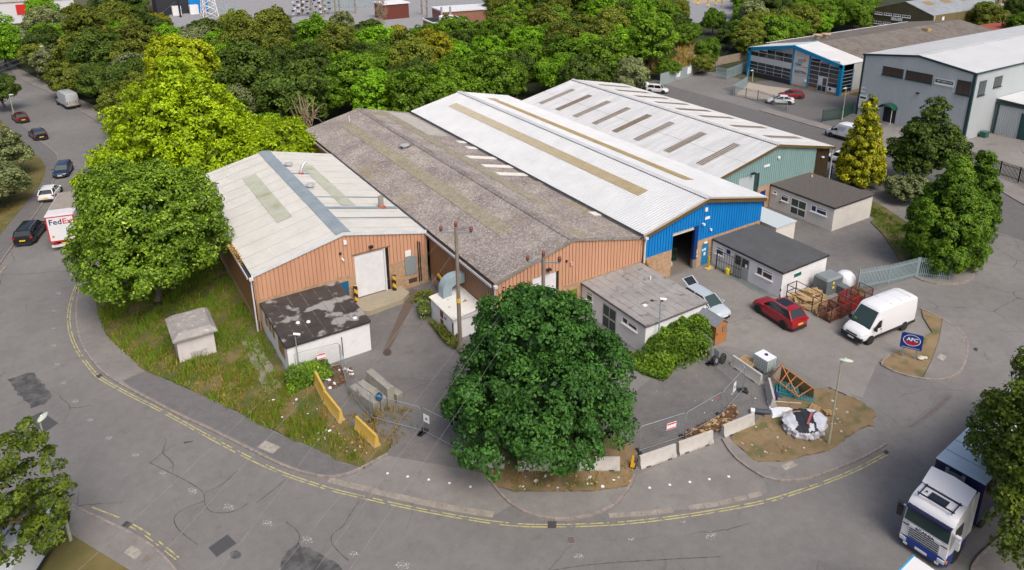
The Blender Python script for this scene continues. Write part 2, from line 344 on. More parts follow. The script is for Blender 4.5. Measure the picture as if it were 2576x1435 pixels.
k6 = [Vector((85, 27, 0)), Vector((87.5, 33, 0)), Vector((90.9, 38.1, 0)), Vector((93, 46, 0)), Vector((94.2, 56, 0)), Vector((94.4, 66, 0)), Vector((94.7, 76, 0))]
k6 = chaikin(k6, 1)
pv6 = structure('pavement', MB().poly(offset(k6, -KW)+[Vector((97.0, 76, 0)), Vector((96.6, 66, 0)), Vector((95.6, 46, 0)), Vector((93.6, 37, 0)), Vector((88, 26, 0))], -.05, .1), M_PAVE); kerb(k6, pv6, inner=-1, seed=9, step=1.8)
structure('parking_area', MB().poly([Vector((x, y, .008)) for x, y in ((97.0, 74), (96.7, 62), (103, 60), (106, 68), (116, 69), (118, 88), (112, 90), (101, 90))]), M_ROAD2)
structure('paved_area', MB().poly([C(2, 0, 2245, 955, .012), C(2, 0, 2470, 1003, .012), C(3, 0, 10, 990, .012), C(3, 0, 330, 905, .012), C(3, 0, 0, 865, .012), C(2, 0, 2385, 830, .012)]), mat('beige_paving', (.40, .35, .29), .9, col2=(.33, .29, .25), scale=1.5, detail=6))
structure('parking_area', MB().poly([Vector((x, y, .008)) for x, y in ((95, 41), (93, 30), (100, 10), (150, 10), (150, 50), (106, 49), (106, 60), (97, 58))]), M_YARD)
k7 = chaikin([Vector(p) for p in ((32.4, 8, 0), (32.9, 10.6, 0), (34.2, 11.8, 0), (38, 11.75, 0), (46, 12.0, 0), (60, 13.0, 0))], 2)
pv7 = structure('pavement', MB().poly(offset(k7, -KW)+[Vector((60, 11.2, 0)), Vector((46, 10.2, 0)), Vector((38, 9.9, 0)), Vector((35.4, 9.6, 0)), Vector((34.6, 8, 0))], -.05, .1), M_PAVE); kerb(k7, pv7, inner=-1, seed=10)
structure('verge', MB().poly([Vector(p) for p in ((34.6, 8, 0), (35.4, 9.6, 0), (38, 9.9, 0), (46, 10.2, 0), (60, 11.2, 0), (60, -20, 0), (34.6, -20, 0))], -.05, .11), M_LEFTV)
# yards
structure('yard', MB().poly([Vector((p.x, p.y, .004)) for p in (D(976, 1146), D(1165, 1180), D(1172, 1130), D(1150, 960), Vector((24.6, 42.4, 0)), Vector((24.6, 53.7, 0)), Vector((16.2, 53.7, 0)), Vector((16.2, 46.6, 0)), Vector((11.5, 45.2, 0)), Vector((11.4, 42.5, 0)), Vector((11.55, 39.5, 0)), Vector((12.4, 37.8, 0)), Vector((13.3, 36.2, 0)))]), M_YARD2)
structure('yard', MB().poly([Vector((p.x, p.y, .004)) for p in (Vector((33, 42.4, 0)), Vector((55, 42.6, 0)), Vector((55, 34, 0)), D(2230, 760), D(2320, 800), D(2342, 838), D(2206, 914), D(2170, 1000), D(2087, 978), D(1950, 900), D(1830, 870), Vector((33, 34, 0)))]), M_YARD)
structure('yard', MB().poly([Vector((p.x, p.y, .004)) for p in (D(1580, 1000), D(1640, 950), D(1790, 905), D(1900, 930), D(1950, 980), D(1930, 1040), D(1830, 1090), D(1700, 1150), D(1606, 1175), D(1590, 1100))]), M_YARD2)
structure('yard', MB().poly([Vector((x, y, .004)) for x, y in ((55.2, 42.6), (63.5, 48.6), (63.5, 41), (71, 40.2))]+[D(2250, 640).xy.to_3d()+Vector((0, 0, .004)), D(2300, 697)+Vector((0, 0, .004)), D(2190, 735)+Vector((0, 0, .004)), Vector((55.2, 34, .004))]), M_YARD2)
structure('verge', MB().poly([D(2098, 690), D(2150, 705), D(2180, 735), D(2150, 745), D(2100, 720)], -.02, .03), M_SOIL)
# dropped kerbs (flush concrete slabs) across both driveways
def slabs(pts, w, seed, gaps=(), step=.92):
    rs = random.Random(seed); P = resample(pts, step); Q = offset(P, w)
    hold = empty('dropped_kerb', P[0]); hold['kind'] = 'structure'
    for i in range(len(P)-1):
        if i in gaps: continue
        a, b, c, d_ = P[i].lerp(P[i+1], .015), P[i].lerp(P[i+1], .985), Q[i].lerp(Q[i+1], .985), Q[i].lerp(Q[i+1], .015)
        MB().poly(local([a, b, c, d_], P[0]), -.03, .016+rs.uniform(0, .008)).build('kerb_stone', M_SLAB, hold)
slabs(chaikin([D(822, 1214), D(929, 1240), D(1044, 1268), D(1164, 1292), D(1240, 1302)], 1), .42, 11)
slabs(chaikin([D(1533, 1304), D(1618, 1299), D(1658, 1294), D(1738, 1283), D(1818, 1272), D(1853, 1263), D(1920, 1247)], 1), .34, 12, gaps=(4, 11))
sheet2 = lambda nm, pts, m, z: structure(nm, MB().poly([Vector((p.x, p.y, z)) for p in pts]), m)
sheet2('driveway', [D(826, 1208), D(860, 1203), D(896, 1191), D(928, 1175), D(976, 1146), D(1165, 1180), D(1225, 1192), D(1243, 1231), D(1285, 1272), D(1240, 1298), D(1164, 1288), D(1044, 1264), D(929, 1236)], M_PAVE, .005)
sheet2('driveway', [D(1600, 1196), D(1592, 1222), D(1560, 1266), D(1527, 1290), D(1533, 1300), D(1618, 1295), D(1738, 1279), D(1853, 1259), D(1930, 1240), D(1925, 1211), D(1882, 1184), D(1843, 1152), D(1818, 1112), D(1700, 1150)], M_PAVE, .005)
M_SEALC = mat('crack_filler', (.05, .048, .046), .8, col2=(.12, .115, .11), scale=3, lo=.4, hi=.6)
for i, pl in enumerate(([(0, 3, 1500, 350), (0, 3, 1700, 450), (0, 3, 1850, 520), (0, 3, 2070, 655), (0, 3, 2050, 750), (0, 3, 2110, 860), (0, 3, 2350, 860), (0, 3, 2500, 760)], [(0, 3, 2050, 740), (0, 3, 1850, 820), (0, 3, 1740, 890), (0, 3, 1770, 1010), (0, 3, 1880, 1100), (0, 3, 1990, 1180)], [(1, 3, 1040, 740), (1, 3, 940, 880), (1, 3, 880, 1000), (1, 3, 760, 1070), (1, 3, 750, 1160), (1, 3, 850, 1270), (1, 3, 930, 1340)], [(1, 3, 300, 950), (1, 3, 440, 1050), (1, 3, 440, 1160), (1, 3, 300, 1260)], [(0, 3, 1520, 350), (0, 3, 1650, 240), (0, 3, 1760, 170)], [(0, 3, 2050, 660), (0, 3, 2220, 590), (0, 3, 2400, 430)], [(1, 3, 0, 760), (1, 3, 150, 650), (1, 3, 300, 520)], [(2, 3, 100, 1500), (2, 3, 700, 1380), (2, 3, 1500, 1330), (2, 3, 2100, 1300)])):
    structure('crack_seal', strip(resample(chaikin([C(*q) for q in pl], 2), .25), .05, .0042+.0002*i), M_SEALC)
# double yellow lines
yl = resample(chaikin([D(192, 717), D(175, 767), D(172, 805), D(177, 842), D(198, 890), D(240, 942), D(252, 952), D(327, 994), D(400, 1030), D(477, 1072), D(560, 1118), D(644, 1161), D(719, 1195), D(781, 1215), D(844, 1235), D(914, 1251), D(1019, 1275), D(1161, 1302), D(1224, 1312), D(1288, 1320), D(1350, 1323), D(1463, 1322), D(1588, 1315), D(1738, 1296), D(1838, 1279), D(1932, 1261), D(2027, 1231), D(2139, 1190), D(2229, 1142)], 1), .5)
rs = random.Random(5)
for nm, o in (('yellow_line', .085), ('yellow_line', -.085)):
    br = {i for i in range(len(yl)) if rs.random() < .05}
    structure(nm, strip(offset(yl, o), .075, .006, breaks=lambda i: i in br), M_YEL)
yl2 = resample(chaikin([D(232, 1276), D(303, 1303), D(333, 1318), D(365, 1336), D(400, 1362), D(450, 1402)], 1), .5)
structure('yellow_line', strip(yl2, .08, .006, breaks=lambda i: i in (4, 5, 9)), M_YEL); structure('yellow_line', strip(offset(yl2, -.17)[6:], .06, .006, breaks=lambda i: i % 4 == 1), M_YEL)
yl3 = resample([D(-30, 735), D(0, 686), D(15, 668)], .5); structure('yellow_line', strip(yl3, .08, .006), M_YEL)
# repairs, stains and ironwork on the road
M_TAR = mat('tar_patch', (.055, .054, .056), .8, col2=(.12, .118, .116), scale=1.6, detail=8, lo=.4, hi=.62)
M_TARL = mat('light_patch', (.17, .165, .165), .85, col2=(.145, .14, .14), scale=3)
M_TARG = mat('smooth_dark_patch', (.062, .064, .068), .7, col2=(.075, .076, .08), scale=5)
def sheet(name, pts, m, z): return structure(name, MB().poly([Vector((p.x, p.y, z)) for p in pts]), m)
sheet('road_patch', rough([C(0, 2, 80, 950), C(0, 2, 320, 870), C(0, 2, 400, 960), C(0, 2, 540, 1110), C(0, 2, 440, 1200), C(0, 2, 320, 1240), C(0, 2, 200, 1120)], 1), M_TAR, .004)
sheet('road_patch', [C(0, 2, 430, 1215), C(0, 2, 570, 1150), C(0, 2, 740, 1275), C(0, 2, 600, 1345)], M_TARL, .004)
sheet('road_patch', [C(0, 2, 270, 1345), C(0, 2, 420, 1275), C(0, 2, 590, 1390), C(0, 2, 440, 1490)], M_TARG, .0045)
sheet('road_patch', rough([C(1, 3, 420, 1170), C(1, 3, 520, 1210), C(1, 3, 700, 1300), C(1, 3, 900, 1450), C(1, 3, 700, 1560), C(1, 3, 200, 1560), C(1, 3, 250, 1330)], 2), M_TAR, .004)
sheet('road_patch', [C(0, 3, 2095, 1210), C(0, 3, 2290, 1075), C(0, 3, 2380, 1165), C(0, 3, 2180, 1305)], M_TARG, .004)
sheet('road_patch', [C(0, 3, 2370+58*math.cos(a*.39), 1280+42*math.sin(a*.39)) for a in range(16)], M_TAR, .0045)
sheet('road_patch', [C(0, 3, 1950, 130+2), C(0, 3, 1850, 145), C(0, 3, 1850, 165), C(0, 3, 1930, 145)], M_TARG, .004)
sheet('road_patch', rough([C(3, 2, 1680, 1080), C(3, 2, 1850, 1080), C(3, 2, 1860, 1140), C(3, 2, 1760, 1230), C(3, 2, 1500, 1434), C(3, 2, 1350, 1434), C(3, 2, 1650, 1210)], 4, .05), M_TARL, .004)
sheet('road_patch', [C(3, 2, 1720, 1250), C(3, 2, 1850, 1120), C(3, 2, 1800, 1110), C(3, 2, 1560, 1330), C(3, 2, 1400, 1434), C(3, 2, 1450, 1434)], mat('reddish_patch', (.13, .105, .1), .85, col2=(.155, .14, .13), scale=3), .008)
sheet('repair_strip', [C(1, 2, 1555, 30), C(1, 2, 1650, 60), C(1, 2, 1345, 650), C(1, 2, 1285, 650)], mat('rusty_strip', (.135, .095, .075), .9, col2=(.105, .085, .072), scale=2), .009)
sheet('drain_patch', [C(1, 2, 1320+45*math.cos(a*.39), 680+36*math.sin(a*.39)) for a in range(16)], mat('manhole_iron', (.06, .045, .038), .8, col2=(.08, .06, .05), scale=6), .014)
sheet('paint_stain', rough([Vector((48.2, 41, 0)), Vector((47.6, 40, 0)), Vector((47.5, 37, 0)), Vector((47.7, 35.5, 0)), Vector((48.2, 35, 0))], 9, .1), mat('turquoise_stain', (.13, .19, .19), .85, col2=(.16, .155, .145), scale=2.5, detail=6, lo=.45, hi=.6), .009)
# white marks sprayed on the carriageway
M_MARK = bpy.data.materials.new('white_spray'); M_MARK.use_nodes = True
_t = M_MARK.node_tree; _b = _t.nodes['Principled BSDF']; _b.inputs['Base Color'].default_value = (.55, .58, .58, 1); _b.inputs['Roughness'].default_value = .9
_tc = _t.nodes.new('ShaderNodeTexCoord'); _n = _t.nodes.new('ShaderNodeTexNoise'); _n.inputs['Scale'].default_value = 9; _n.inputs['Detail'].default_value = 3
_r = _t.nodes.new('ShaderNodeValToRGB'); _r.color_ramp.elements[0].position = .46; _r.color_ramp.elements[1].position = .66
_r.color_ramp.elements[1].color = (.75, .75, .75, 1)
_t.links.new(_tc.outputs['Object'], _n.inputs['Vector']); _t.links.new(_n.outputs[0], _r.inputs[0]); _t.links.new(_r.outputs[0], _b.inputs['Alpha'])
for i, (a, b_, x, y, s_) in enumerate([(0, 2, 585, 85, 22), (0, 2, 545, 260, 20), (0, 2, 535, 435, 20), (0, 2, 540, 610, 26), (0, 2, 575, 800, 28), (0, 2, 640, 985, 26), (0, 2, 757, 1170, 30), (0, 2, 905, 1360, 32), (0, 3, 1095, 105, 38), (0, 3, 1365, 280, 36), (0, 3, 1635, 460, 34), (0, 3, 1935, 640, 50), (0, 3, 2300, 800, 60), (1, 3, 115, 965, 56), (1, 3, 520, 1130, 60), (1, 3, 980, 1275, 50), (1, 3, 1480, 1390, 70), (2, 3, 670, 1300, 50), (2, 3, 1200, 1125, 30), (2, 3, 1990, 1090, 60), (2, 3, 1720, 950, 24)]):
    rs = random.Random(i); pts = [C(a, b_, x+s_*rs.uniform(.7, 1.25)*math.cos(k*.524), y+s_*.72*rs.uniform(.7, 1.2)*math.sin(k*.524)) for k in range(12)]
    c0 = sum(pts, Vector())/12
    o = tag(MB().poly([Vector((p.x-c0.x, p.y-c0.y, 0)) for p in pts]).build('chalk_mark', M_MARK), kind='structure'); o.location = (c0.x, c0.y, .007+.0004*i)
# white studs across the driveways
M_WHITE = mat('white_paint', (.78, .78, .76), .6)
for (a, b_, x, y) in [(1, 3, 1323, 462), (1, 3, 1526, 494), (1, 3, 1738, 525), (1, 3, 1947, 560), (1, 3, 2158, 597), (2, 3, 1385, 607), (2, 3, 1588, 577), (2, 3, 1790, 549), (2, 3, 1986, 521), (2, 3, 2181, 494)]:
    p = C(a, b_, x, y); o = tag(MB().cbox((0, 0, .006), .14, .14, .012).build('road_stud', M_WHITE), 'small white square marker in a row across the driveway mouth', 'road marker', 'white markers across the driveways'); o.location = (p.x, p.y, .004); o.rotation_euler.z = RAD(-33)
# covers and gullies
M_IRON = mat('cast_iron', (.05, .045, .042), .7, col2=(.075, .065, .06), scale=9)
M_COVER = mat('cover_concrete', '#aca69c', .8, col2='#8d877d', scale=4, bump=.1)
def cover(label, pts, m, z=.1, grate=False, inset=True):
    c0 = sum(pts, Vector())/len(pts); P = [Vector((p.x-c0.x, p.y-c0.y, 0)) for p in pts]
    t = empty('drain_cover' if grate else 'inspection_cover', (c0.x, c0.y, z), label=label, cat='drain' if grate else 'cover')
    MB().poly([p*1.0 for p in P], -.03, .012).build('frame', M_IRON if grate else M_KERB, t)
    if not grate: MB().poly([p*.88 for p in P], .0, .02).build('lid', m, t)
    else:
        for k in range(6):
            a = P[0].lerp(P[1], (k+.6)/6.2)*.9; b_ = P[3].lerp(P[2], (k+.6)/6.2)*.9
            MB().bar(a+Vector((0, 0, .018)), b_+Vector((0, 0, .018)), .028, .016).build('bar', M_COVER if False else M_TARG, t)
    return t
cover('pale rectangular inspection cover with two lifting holes in the dark pavement', [C(1, 3, 10, 215), C(1, 3, 95, 142), C(1, 3, 252, 210), C(1, 3, 172, 280)], M_COVER, .104)
cover('pale square inspection cover in the pavement by the lamp post', [C(3, 3, 115, 400), C(3, 3, 245, 345), C(3, 3, 305, 395), C(3, 3, 170, 450)], M_COVER, .102)
cover('pale square inspection cover in the pavement beside the blue company sign', [C(3, 2, 1690, 745), C(3, 2, 1730, 700), C(3, 2, 1805, 730), C(3, 2, 1760, 780)], M_COVER, .102)
cover('square grey inspection cover in the bare near corner footway', [C(0, 3, 1240, 1275), C(0, 3, 1330, 1195), C(0, 3, 1450, 1270), C(0, 3, 1360, 1350)], M_COVER, .102)
cover('rusty square manhole cover in the open carriageway', [C(2, 3, 553, 1103), C(2, 3, 625, 1096), C(2, 3, 642, 1165), C(2, 3, 570, 1175)], mat('rusty_cover', (.11, .085, .08), .8, col2=(.14, .12, .11), scale=20), .004)
cover('dark gully grate breaking the yellow lines below the tree island', [C(2, 3, 358, 945), C(2, 3, 448, 945), C(2, 3, 446, 1012), C(2, 3, 360, 1012)], M_IRON, .004, True)
cover('dark gully grate breaking the yellow lines on the bend', [C(0, 2, 962, 915), C(0, 2, 1015, 892), C(0, 2, 1035, 915), C(0, 2, 985, 938)], M_IRON, .004, True)
cover('dark gully grate beside the near corner kerb', [C(0, 3, 1225, 985), C(0, 3, 1270, 940), C(0, 3, 1330, 965), C(0, 3, 1280, 1010)], M_IRON, .004, True)
cover('dark gully grate at the tip of the lamp post island', [C(3, 3, 1158, 245), C(3, 3, 1190, 225), C(3, 3, 1222, 248), C(3, 3, 1195, 275)], M_IRON, .004, True)
cover('square gully grate in the road beside the blue sign island', [C(3, 2, 2065, 650), C(3, 2, 2080, 630), C(3, 2, 2112, 640), C(3, 2, 2102, 670)], M_IRON, .004, True)
# ================================================================== the four-bay shed and its offices
def clad(name, c, c2, rough=.5): return mat(name, c, rough, col2=c2, scale=.7, detail=5, lo=.3, hi=.7, stretch=(1, 1, .25))
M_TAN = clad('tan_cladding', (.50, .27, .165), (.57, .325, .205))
M_TAND = clad('brown_cladding', (.23, .115, .055), (.27, .14, .07))  # left walls' shade put into a darker tan; backs and trim share it
M_BLUE = clad('blue_cladding', (.0, .17, .50), (.002, .215, .58))
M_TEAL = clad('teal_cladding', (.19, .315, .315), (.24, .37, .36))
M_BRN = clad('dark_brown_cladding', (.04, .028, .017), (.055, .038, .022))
M_BARGE_W = mat('pale_bargeboard', (.56, .6, .62), .5, col2=(.66, .69, .7), scale=.8)
M_BARGE_B = mat('brown_bargeboard', (.115, .07, .02), .5, col2=(.145, .09, .03), scale=.8)
M_BARGE_C = mat('cement_bargeboard', (.3, .28, .25), .9, col2=(.17, .16, .14), scale=2.5, detail=8)
M_ROOF_A = mat('pale_roof_sheet', (.51, .505, .465), .55, col2=(.57, .565, .525), scale=.5, detail=6, col3=(.46, .46, .41), scale3=1.4, f3=.5, lo3=.55, hi3=.75)
M_ROOF_C = mat('white_roof_sheet', (.52, .54, .555), .55, col2=(.58, .595, .605), scale=.35, detail=6, col3=(.43, .44, .44), scale3=.8, f3=.4, lo3=.55, hi3=.8)
M_ROOF_D = mat('weathered_white_roof', (.45, .465, .48), .55, col2=(.55, .56, .57), scale=.5, detail=7, col3=(.36, .36, .35), scale3=.9, f3=.55, lo3=.58, hi3=.78, stretch=(.35, 2.2, 1))
M_ROOF_DR = mat('weathered_white_roof_lee', (.45, .46, .465), .55, col2=(.54, .545, .545), scale=.5, detail=7, col3=(.38, .38, .36), scale3=.8, f3=.5, lo3=.58, hi3=.78, stretch=(.35, 2.2, 1))
M_STRIP = mat('grey_sealing_strip', (.22, .27, .30), .6, col2=(.29, .34, .37), scale=.6, detail=6)
M_LIGHT_A = mat('grimy_rooflight', (.36, .38, .30), .45, col2=(.44, .45, .37), scale=1.2, detail=6, col3=(.2, .21, .05), scale3=.6, f3=.6, lo3=.55, hi3=.7)
M_LIGHT_C = mat('amber_rooflight', (.26, .20, .085), .4, col2=(.34, .27, .13), scale=1.5, detail=5)
M_LIGHT_D = mat('brown_rooflight', (.12, .09, .06), .5, col2=(.19, .15, .11), scale=3, detail=6)
M_GUT = mat('gutter_dark', (.03, .03, .035), .6, col2=(.07, .065, .06), scale=2)
M_GUTW = mat('gutter_white', (.62, .63, .64), .5)
M_PIPE = mat('grey_pipe', (.36, .37, .37), .6, col2=(.28, .29, .29), scale=3)
M_BRICK = bpy.data.materials.new('buff_brick'); M_BRICK.use_nodes = True; MATS['buff_brick'] = M_BRICK
def brick_nodes(m, c1, c2, mo, sc=1.0):
    t = m.node_tree; b = t.nodes['Principled BSDF']; b.inputs['Roughness'].default_value = .9
    tc = t.nodes.new('ShaderNodeTexCoord'); sp = t.nodes.new('ShaderNodeSeparateXYZ'); ad = t.nodes.new('ShaderNodeMath'); cb = t.nodes.new('ShaderNodeCombineXYZ')
    t.links.new(tc.outputs['Object'], sp.inputs[0]); t.links.new(sp.outputs[0], ad.inputs[0]); t.links.new(sp.outputs[1], ad.inputs[1]); t.links.new(ad.outputs[0], cb.inputs[0]); t.links.new(sp.outputs[2], cb.inputs[1])
    k = t.nodes.new('ShaderNodeTexBrick'); k.inputs['Scale'].default_value = sc; k.inputs['Brick Width'].default_value = .225; k.inputs['Row Height'].default_value = .075; k.inputs['Mortar Size'].default_value = .008
    k.inputs['Color1'].default_value = (*c1, 1); k.inputs['Color2'].default_value = (*c2, 1); k.inputs['Mortar'].default_value = (*mo, 1); k.inputs['Bias'].default_value = -.1
    n = t.nodes.new('ShaderNodeTexNoise'); n.inputs['Scale'].default_value = 3; n.inputs['Detail'].default_value = 6; t.links.new(tc.outputs['Object'], n.inputs['Vector'])
    mx = t.nodes.new('ShaderNodeMixRGB'); mx.blend_type = 'OVERLAY'; mx.inputs[0].default_value = .5; t.links.new(cb.outputs[0], k.inputs['Vector']); t.links.new(k.outputs[0], mx.inputs[1]); t.links.new(n.outputs[0], mx.inputs[2]); t.links.new(mx.outputs[0], b.inputs['Base Color'])
brick_nodes(M_BRICK, (.46, .28, .15), (.36, .205, .105), (.36, .31, .25))
M_RBRICK = bpy.data.materials.new('red_brick'); M_RBRICK.use_nodes = True; brick_nodes(M_RBRICK, (.30, .10, .06), (.22, .07, .045), (.3, .25, .2))
M_SHUT = mat('shutter_white', (.62, .625, .64), .45, col2=(.55, .555, .57), scale=2)
M_BLUEDOOR = mat('blue_door', (.005, .11, .24), .5, col2=(.005, .13, .28), scale=3)
M_GREENDOOR = mat('lime_door', (.16, .24, .01), .5, col2=(.13, .2, .01), scale=3)
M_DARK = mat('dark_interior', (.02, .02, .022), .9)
M_BLACK = mat('black_plastic', (.015, .015, .017), .5)
M_WHITEWALL = mat('white_render', (.74, .75, .77), .8, col2=(.68, .69, .70), scale=1.2, detail=6, bump=.1, col3=(.5, .5, .48), scale3=1.1, f3=.35, lo3=.6, hi3=.75)
M_CREAMWALL = mat('cream_render', (.60, .57, .53), .85, col2=(.66, .63, .58), scale=1.0, bump=.15, bscale=40)
M_UPVC = mat('white_window_frame', (.8, .8, .81), .4)
M_ALU = mat('aluminium_frame', (.42, .45, .46), .4, metal=.3)
M_FELT_G = mat('grey_roof_felt', (.25, .24, .235), .9, col2=(.33, .32, .31), scale=.6, detail=8, col3=(.12, .11, .1), scale3=1.8, f3=.75, lo3=.58, hi3=.7)
M_FELT_D = mat('slate_grey_felt', (.072, .075, .078), .85, col2=(.09, .093, .095), scale=1.0, detail=6, col3=(.16, .15, .13), scale3=.8, f3=.5, lo3=.66, hi3=.78)
M_FELT_T = mat('brown_grey_felt', (.085, .076, .07), .9, col2=(.105, .095, .088), scale=3, detail=6, col3=(.15, .13, .12), scale3=6, f3=.4, lo3=.55, hi3=.65)
M_FELT_K = mat('worn_black_felt', (.036, .03, .027), .9, col2=(.06, .05, .045), scale=.9, detail=8, col3=(.33, .32, .31), scale3=.62, f3=.85, lo3=.545, hi3=.60)
GL = glass()
def lichen_mat():
    m = bpy.data.materials.new('lichen_cement_roof'); m.use_nodes = True; t = m.node_tree; b = t.nodes['Principled BSDF']; L = t.links.new; b.inputs['Roughness'].default_value = .95; b.inputs['Specular IOR Level'].default_value = .2
    tc = t.nodes.new('ShaderNodeTexCoord'); co = tc.outputs['Object']
    def ramp(i, e): 
        r_ = t.nodes.new('ShaderNodeValToRGB'); r_.color_ramp.elements[0].position = e[0][0]; r_.color_ramp.elements[0].color = (*e[0][1], 1); r_.color_ramp.elements[1].position = e[-1][0]; r_.color_ramp.elements[1].color = (*e[-1][1], 1)
        for p, c in e[1:-1]: q = r_.color_ramp.elements.new(p); q.color = (*c, 1)
        L(i, r_.inputs[0]); return r_.outputs[0]
    def noise(s, d=5, r_=.65):
        n = t.nodes.new('ShaderNodeTexNoise'); n.inputs['Scale'].default_value = s; n.inputs['Detail'].default_value = d; n.inputs['Roughness'].default_value = r_; L(co, n.inputs['Vector']); return n.outputs[0]
    def mix(f, a, z):
        n = t.nodes.new('ShaderNodeMixRGB')
        for k, q in ((0, f), (1, a), (2, z)):
            if isinstance(q, (int, float)): n.inputs[k].default_value = q
            elif isinstance(q, tuple): n.inputs[k].default_value = (*q, 1)
            else: L(q, n.inputs[k])
        return n.outputs[0]
    v = t.nodes.new('ShaderNodeTexVoronoi'); v.inputs['Scale'].default_value = 9; L(co, v.inputs['Vector'])
    sp = t.nodes.new('ShaderNodeSeparateXYZ'); L(v.outputs['Color'], sp.inputs[0])
    speck = ramp(sp.outputs[0], [(.0, (.07, .06, .066)), (.42, (.20, .18, .185)), (.72, (.26, .245, .24)), (.9, (.42, .40, .38)), (1.0, (.52, .50, .46))])
    big = ramp(noise(.35, 7), [(.32, (.14, .115, .115)), (.52, (.25, .22, .20)), (.7, (.38, .345, .305))])
    c = mix(.55, speck, big)
    c = mix(ramp(noise(.22, 5), [(.56, (0, 0, 0)), (.68, (.65, .65, .65))]), c, (.22, .19, .10))
    c = mix(ramp(noise(1.1, 4), [(.63, (0, 0, 0)), (.72, (.7, .7, .7))]), c, (.075, .06, .05))
    L(c, b.inputs['Base Color'])
    bp = t.nodes.new('ShaderNodeBump'); bp.inputs['Strength'].default_value = .5; bp.inputs['Distance'].default_value = .04; L(noise(9, 4), bp.inputs['Height']); L(bp.outputs[0], b.inputs['Normal'])
    return m
M_ROOF_B = lichen_mat(); M_LIGHT_B = mat('mossy_rooflight', (.19, .175, .125), .7, col2=(.26, .24, .18), scale=1.2, detail=7, col3=(.12, .11, .08), scale3=4, f3=.6)
M_SHEETW = mat('replaced_white_sheet', (.52, .51, .47), .6, col2=(.6, .59, .55), scale=1.5)

def ribwall(name, m, parent, u0, u1, z0, top, plane, axis='x', out=-1, pitch=.333, depth=.075, openings=(), flat=.84):
    """trapezoid-ribbed sheet on plane y=plane (axis 'x') or x=plane (axis 'y'); ribs recessed away from `out`"""
    us = []; k = u0
    while k < u1-1e-6:
        for f_, d_ in ((0, 0), (flat-.04, 0), (flat, 1), (1-.04, 1)):
            uu = k+f_*pitch
            if uu < u1: us.append((uu, d_))
        k += pitch
    us.append((u1, 0))
    cuts = sorted({u for o in openings for u in o[:2] if u0 < u < u1})
    full = []
    for (a, da), (b, db) in zip(us, us[1:]):
        full.append((a, da)); 
        for c in cuts:
            if a < c < b: full.append((c, da+(db-da)*(c-a)/(b-a)))
    full.append(us[-1]); mb = MB()
    def pt(u, d_, z): 
        p_ = plane - out*depth*d_
        return (u, p_, z) if axis == 'x' else (p_, u, z)
    for (a, da), (b, db) in zip(full, full[1:]):
        if b-a < 1e-6: continue
        mid = (a+b)/2; ta, tb = top(a), top(b); iv = [(z0, None)]
        for o in openings:
            if o[0]-1e-6 <= mid <= o[1]+1e-6:
                new = []
                for lo_, hi_ in iv:
                    h_ = hi_ if hi_ is not None else 99
                    if o[2] > lo_+1e-6: new.append((lo_, min(o[2], h_) if o[2] < 90 else hi_))
                    if o[3] < min(h_, ta, tb): new.append((max(o[3], lo_), hi_))
                iv = new
        for lo_, hi_ in iv:
            mb.face([pt(a, da, lo_), pt(b, db, lo_), pt(b, db, hi_ if hi_ is not None else tb), pt(a, da, hi_ if hi_ is not None else ta)])
    o = mb.build(name, m, parent, recalc=False)
    return o
def corr(name, m, parent, e, r_, y0, y1, s0=0.0, s1=1.0, lift=0.0, pitch=.30, depth=.04, axis='y', steps=4):
    """corrugated roof slope between eave e=(x,z) and ridge r=(x,z), running along y (axis 'y') or along x (axis 'x', e=(y,z))"""
    dx, dz = r_[0]-e[0], r_[1]-e[1]; L = math.hypot(dx, dz); nx, nz = -dz/L, dx/L
    if nz < 0: nx, nz = -nx, -nz
    mb = MB(); n = max(1, round((y1-y0)/pitch)); P = []
    prof = [(0, 0), (.30, 0), (.42, 1), (.58, 1), (.70, 0)] if steps == 4 else [(i/6, .5-.5*math.cos(2*math.pi*i/6)) for i in range(6)]
    for i in range(n):
        for f_, h_ in prof: P.append((y0+(y1-y0)*(i+f_)/n, h_))
    P.append((y1, 0))
    def pt(s_, y, h_):
        q = lift+h_*depth; a, z = e[0]+dx*s_+nx*q, e[1]+dz*s_+nz*q
        return (a, y, z) if axis == 'y' else (y, a, z)
    for (ya, ha), (yb, hb) in zip(P, P[1:]):
        f = [pt(s0, ya, ha), pt(s0, yb, hb), pt(s1, yb, hb), pt(s1, ya, ha)]
        nrm = (Vector(f[1])-Vector(f[0])).cross(Vector(f[2])-Vector(f[0])); mb.face(f if nrm.z > 0 else f[::-1])
    return mb.build(name, m, parent, recalc=False)
def roller(parent, x0, x1, z0, z1, y, m, name='roller_door', n=None, axis='x'):
    n = n or int((z1-z0)/.085); mb = MB()
    for i in range(n):
        a, b = z0+(z1-z0)*i/n, z0+(z1-z0)*(i+1)/n; c = (a+b)/2
        if axis == 'x': P = lambda z, d: [(x0, y+d, z), (x1, y+d, z)]
        else: P = lambda z, d: [(y+d, x0, z), (y+d, x1, z)]
        for (za, da), (zb, db) in (((a, 0), (c, -.025)), ((c, -.025), (b, 0))):
            q = P(za, da)+P(zb, db)[::-1]; mb.face(q)
    return mb.build(name, m, parent, recalc=True)
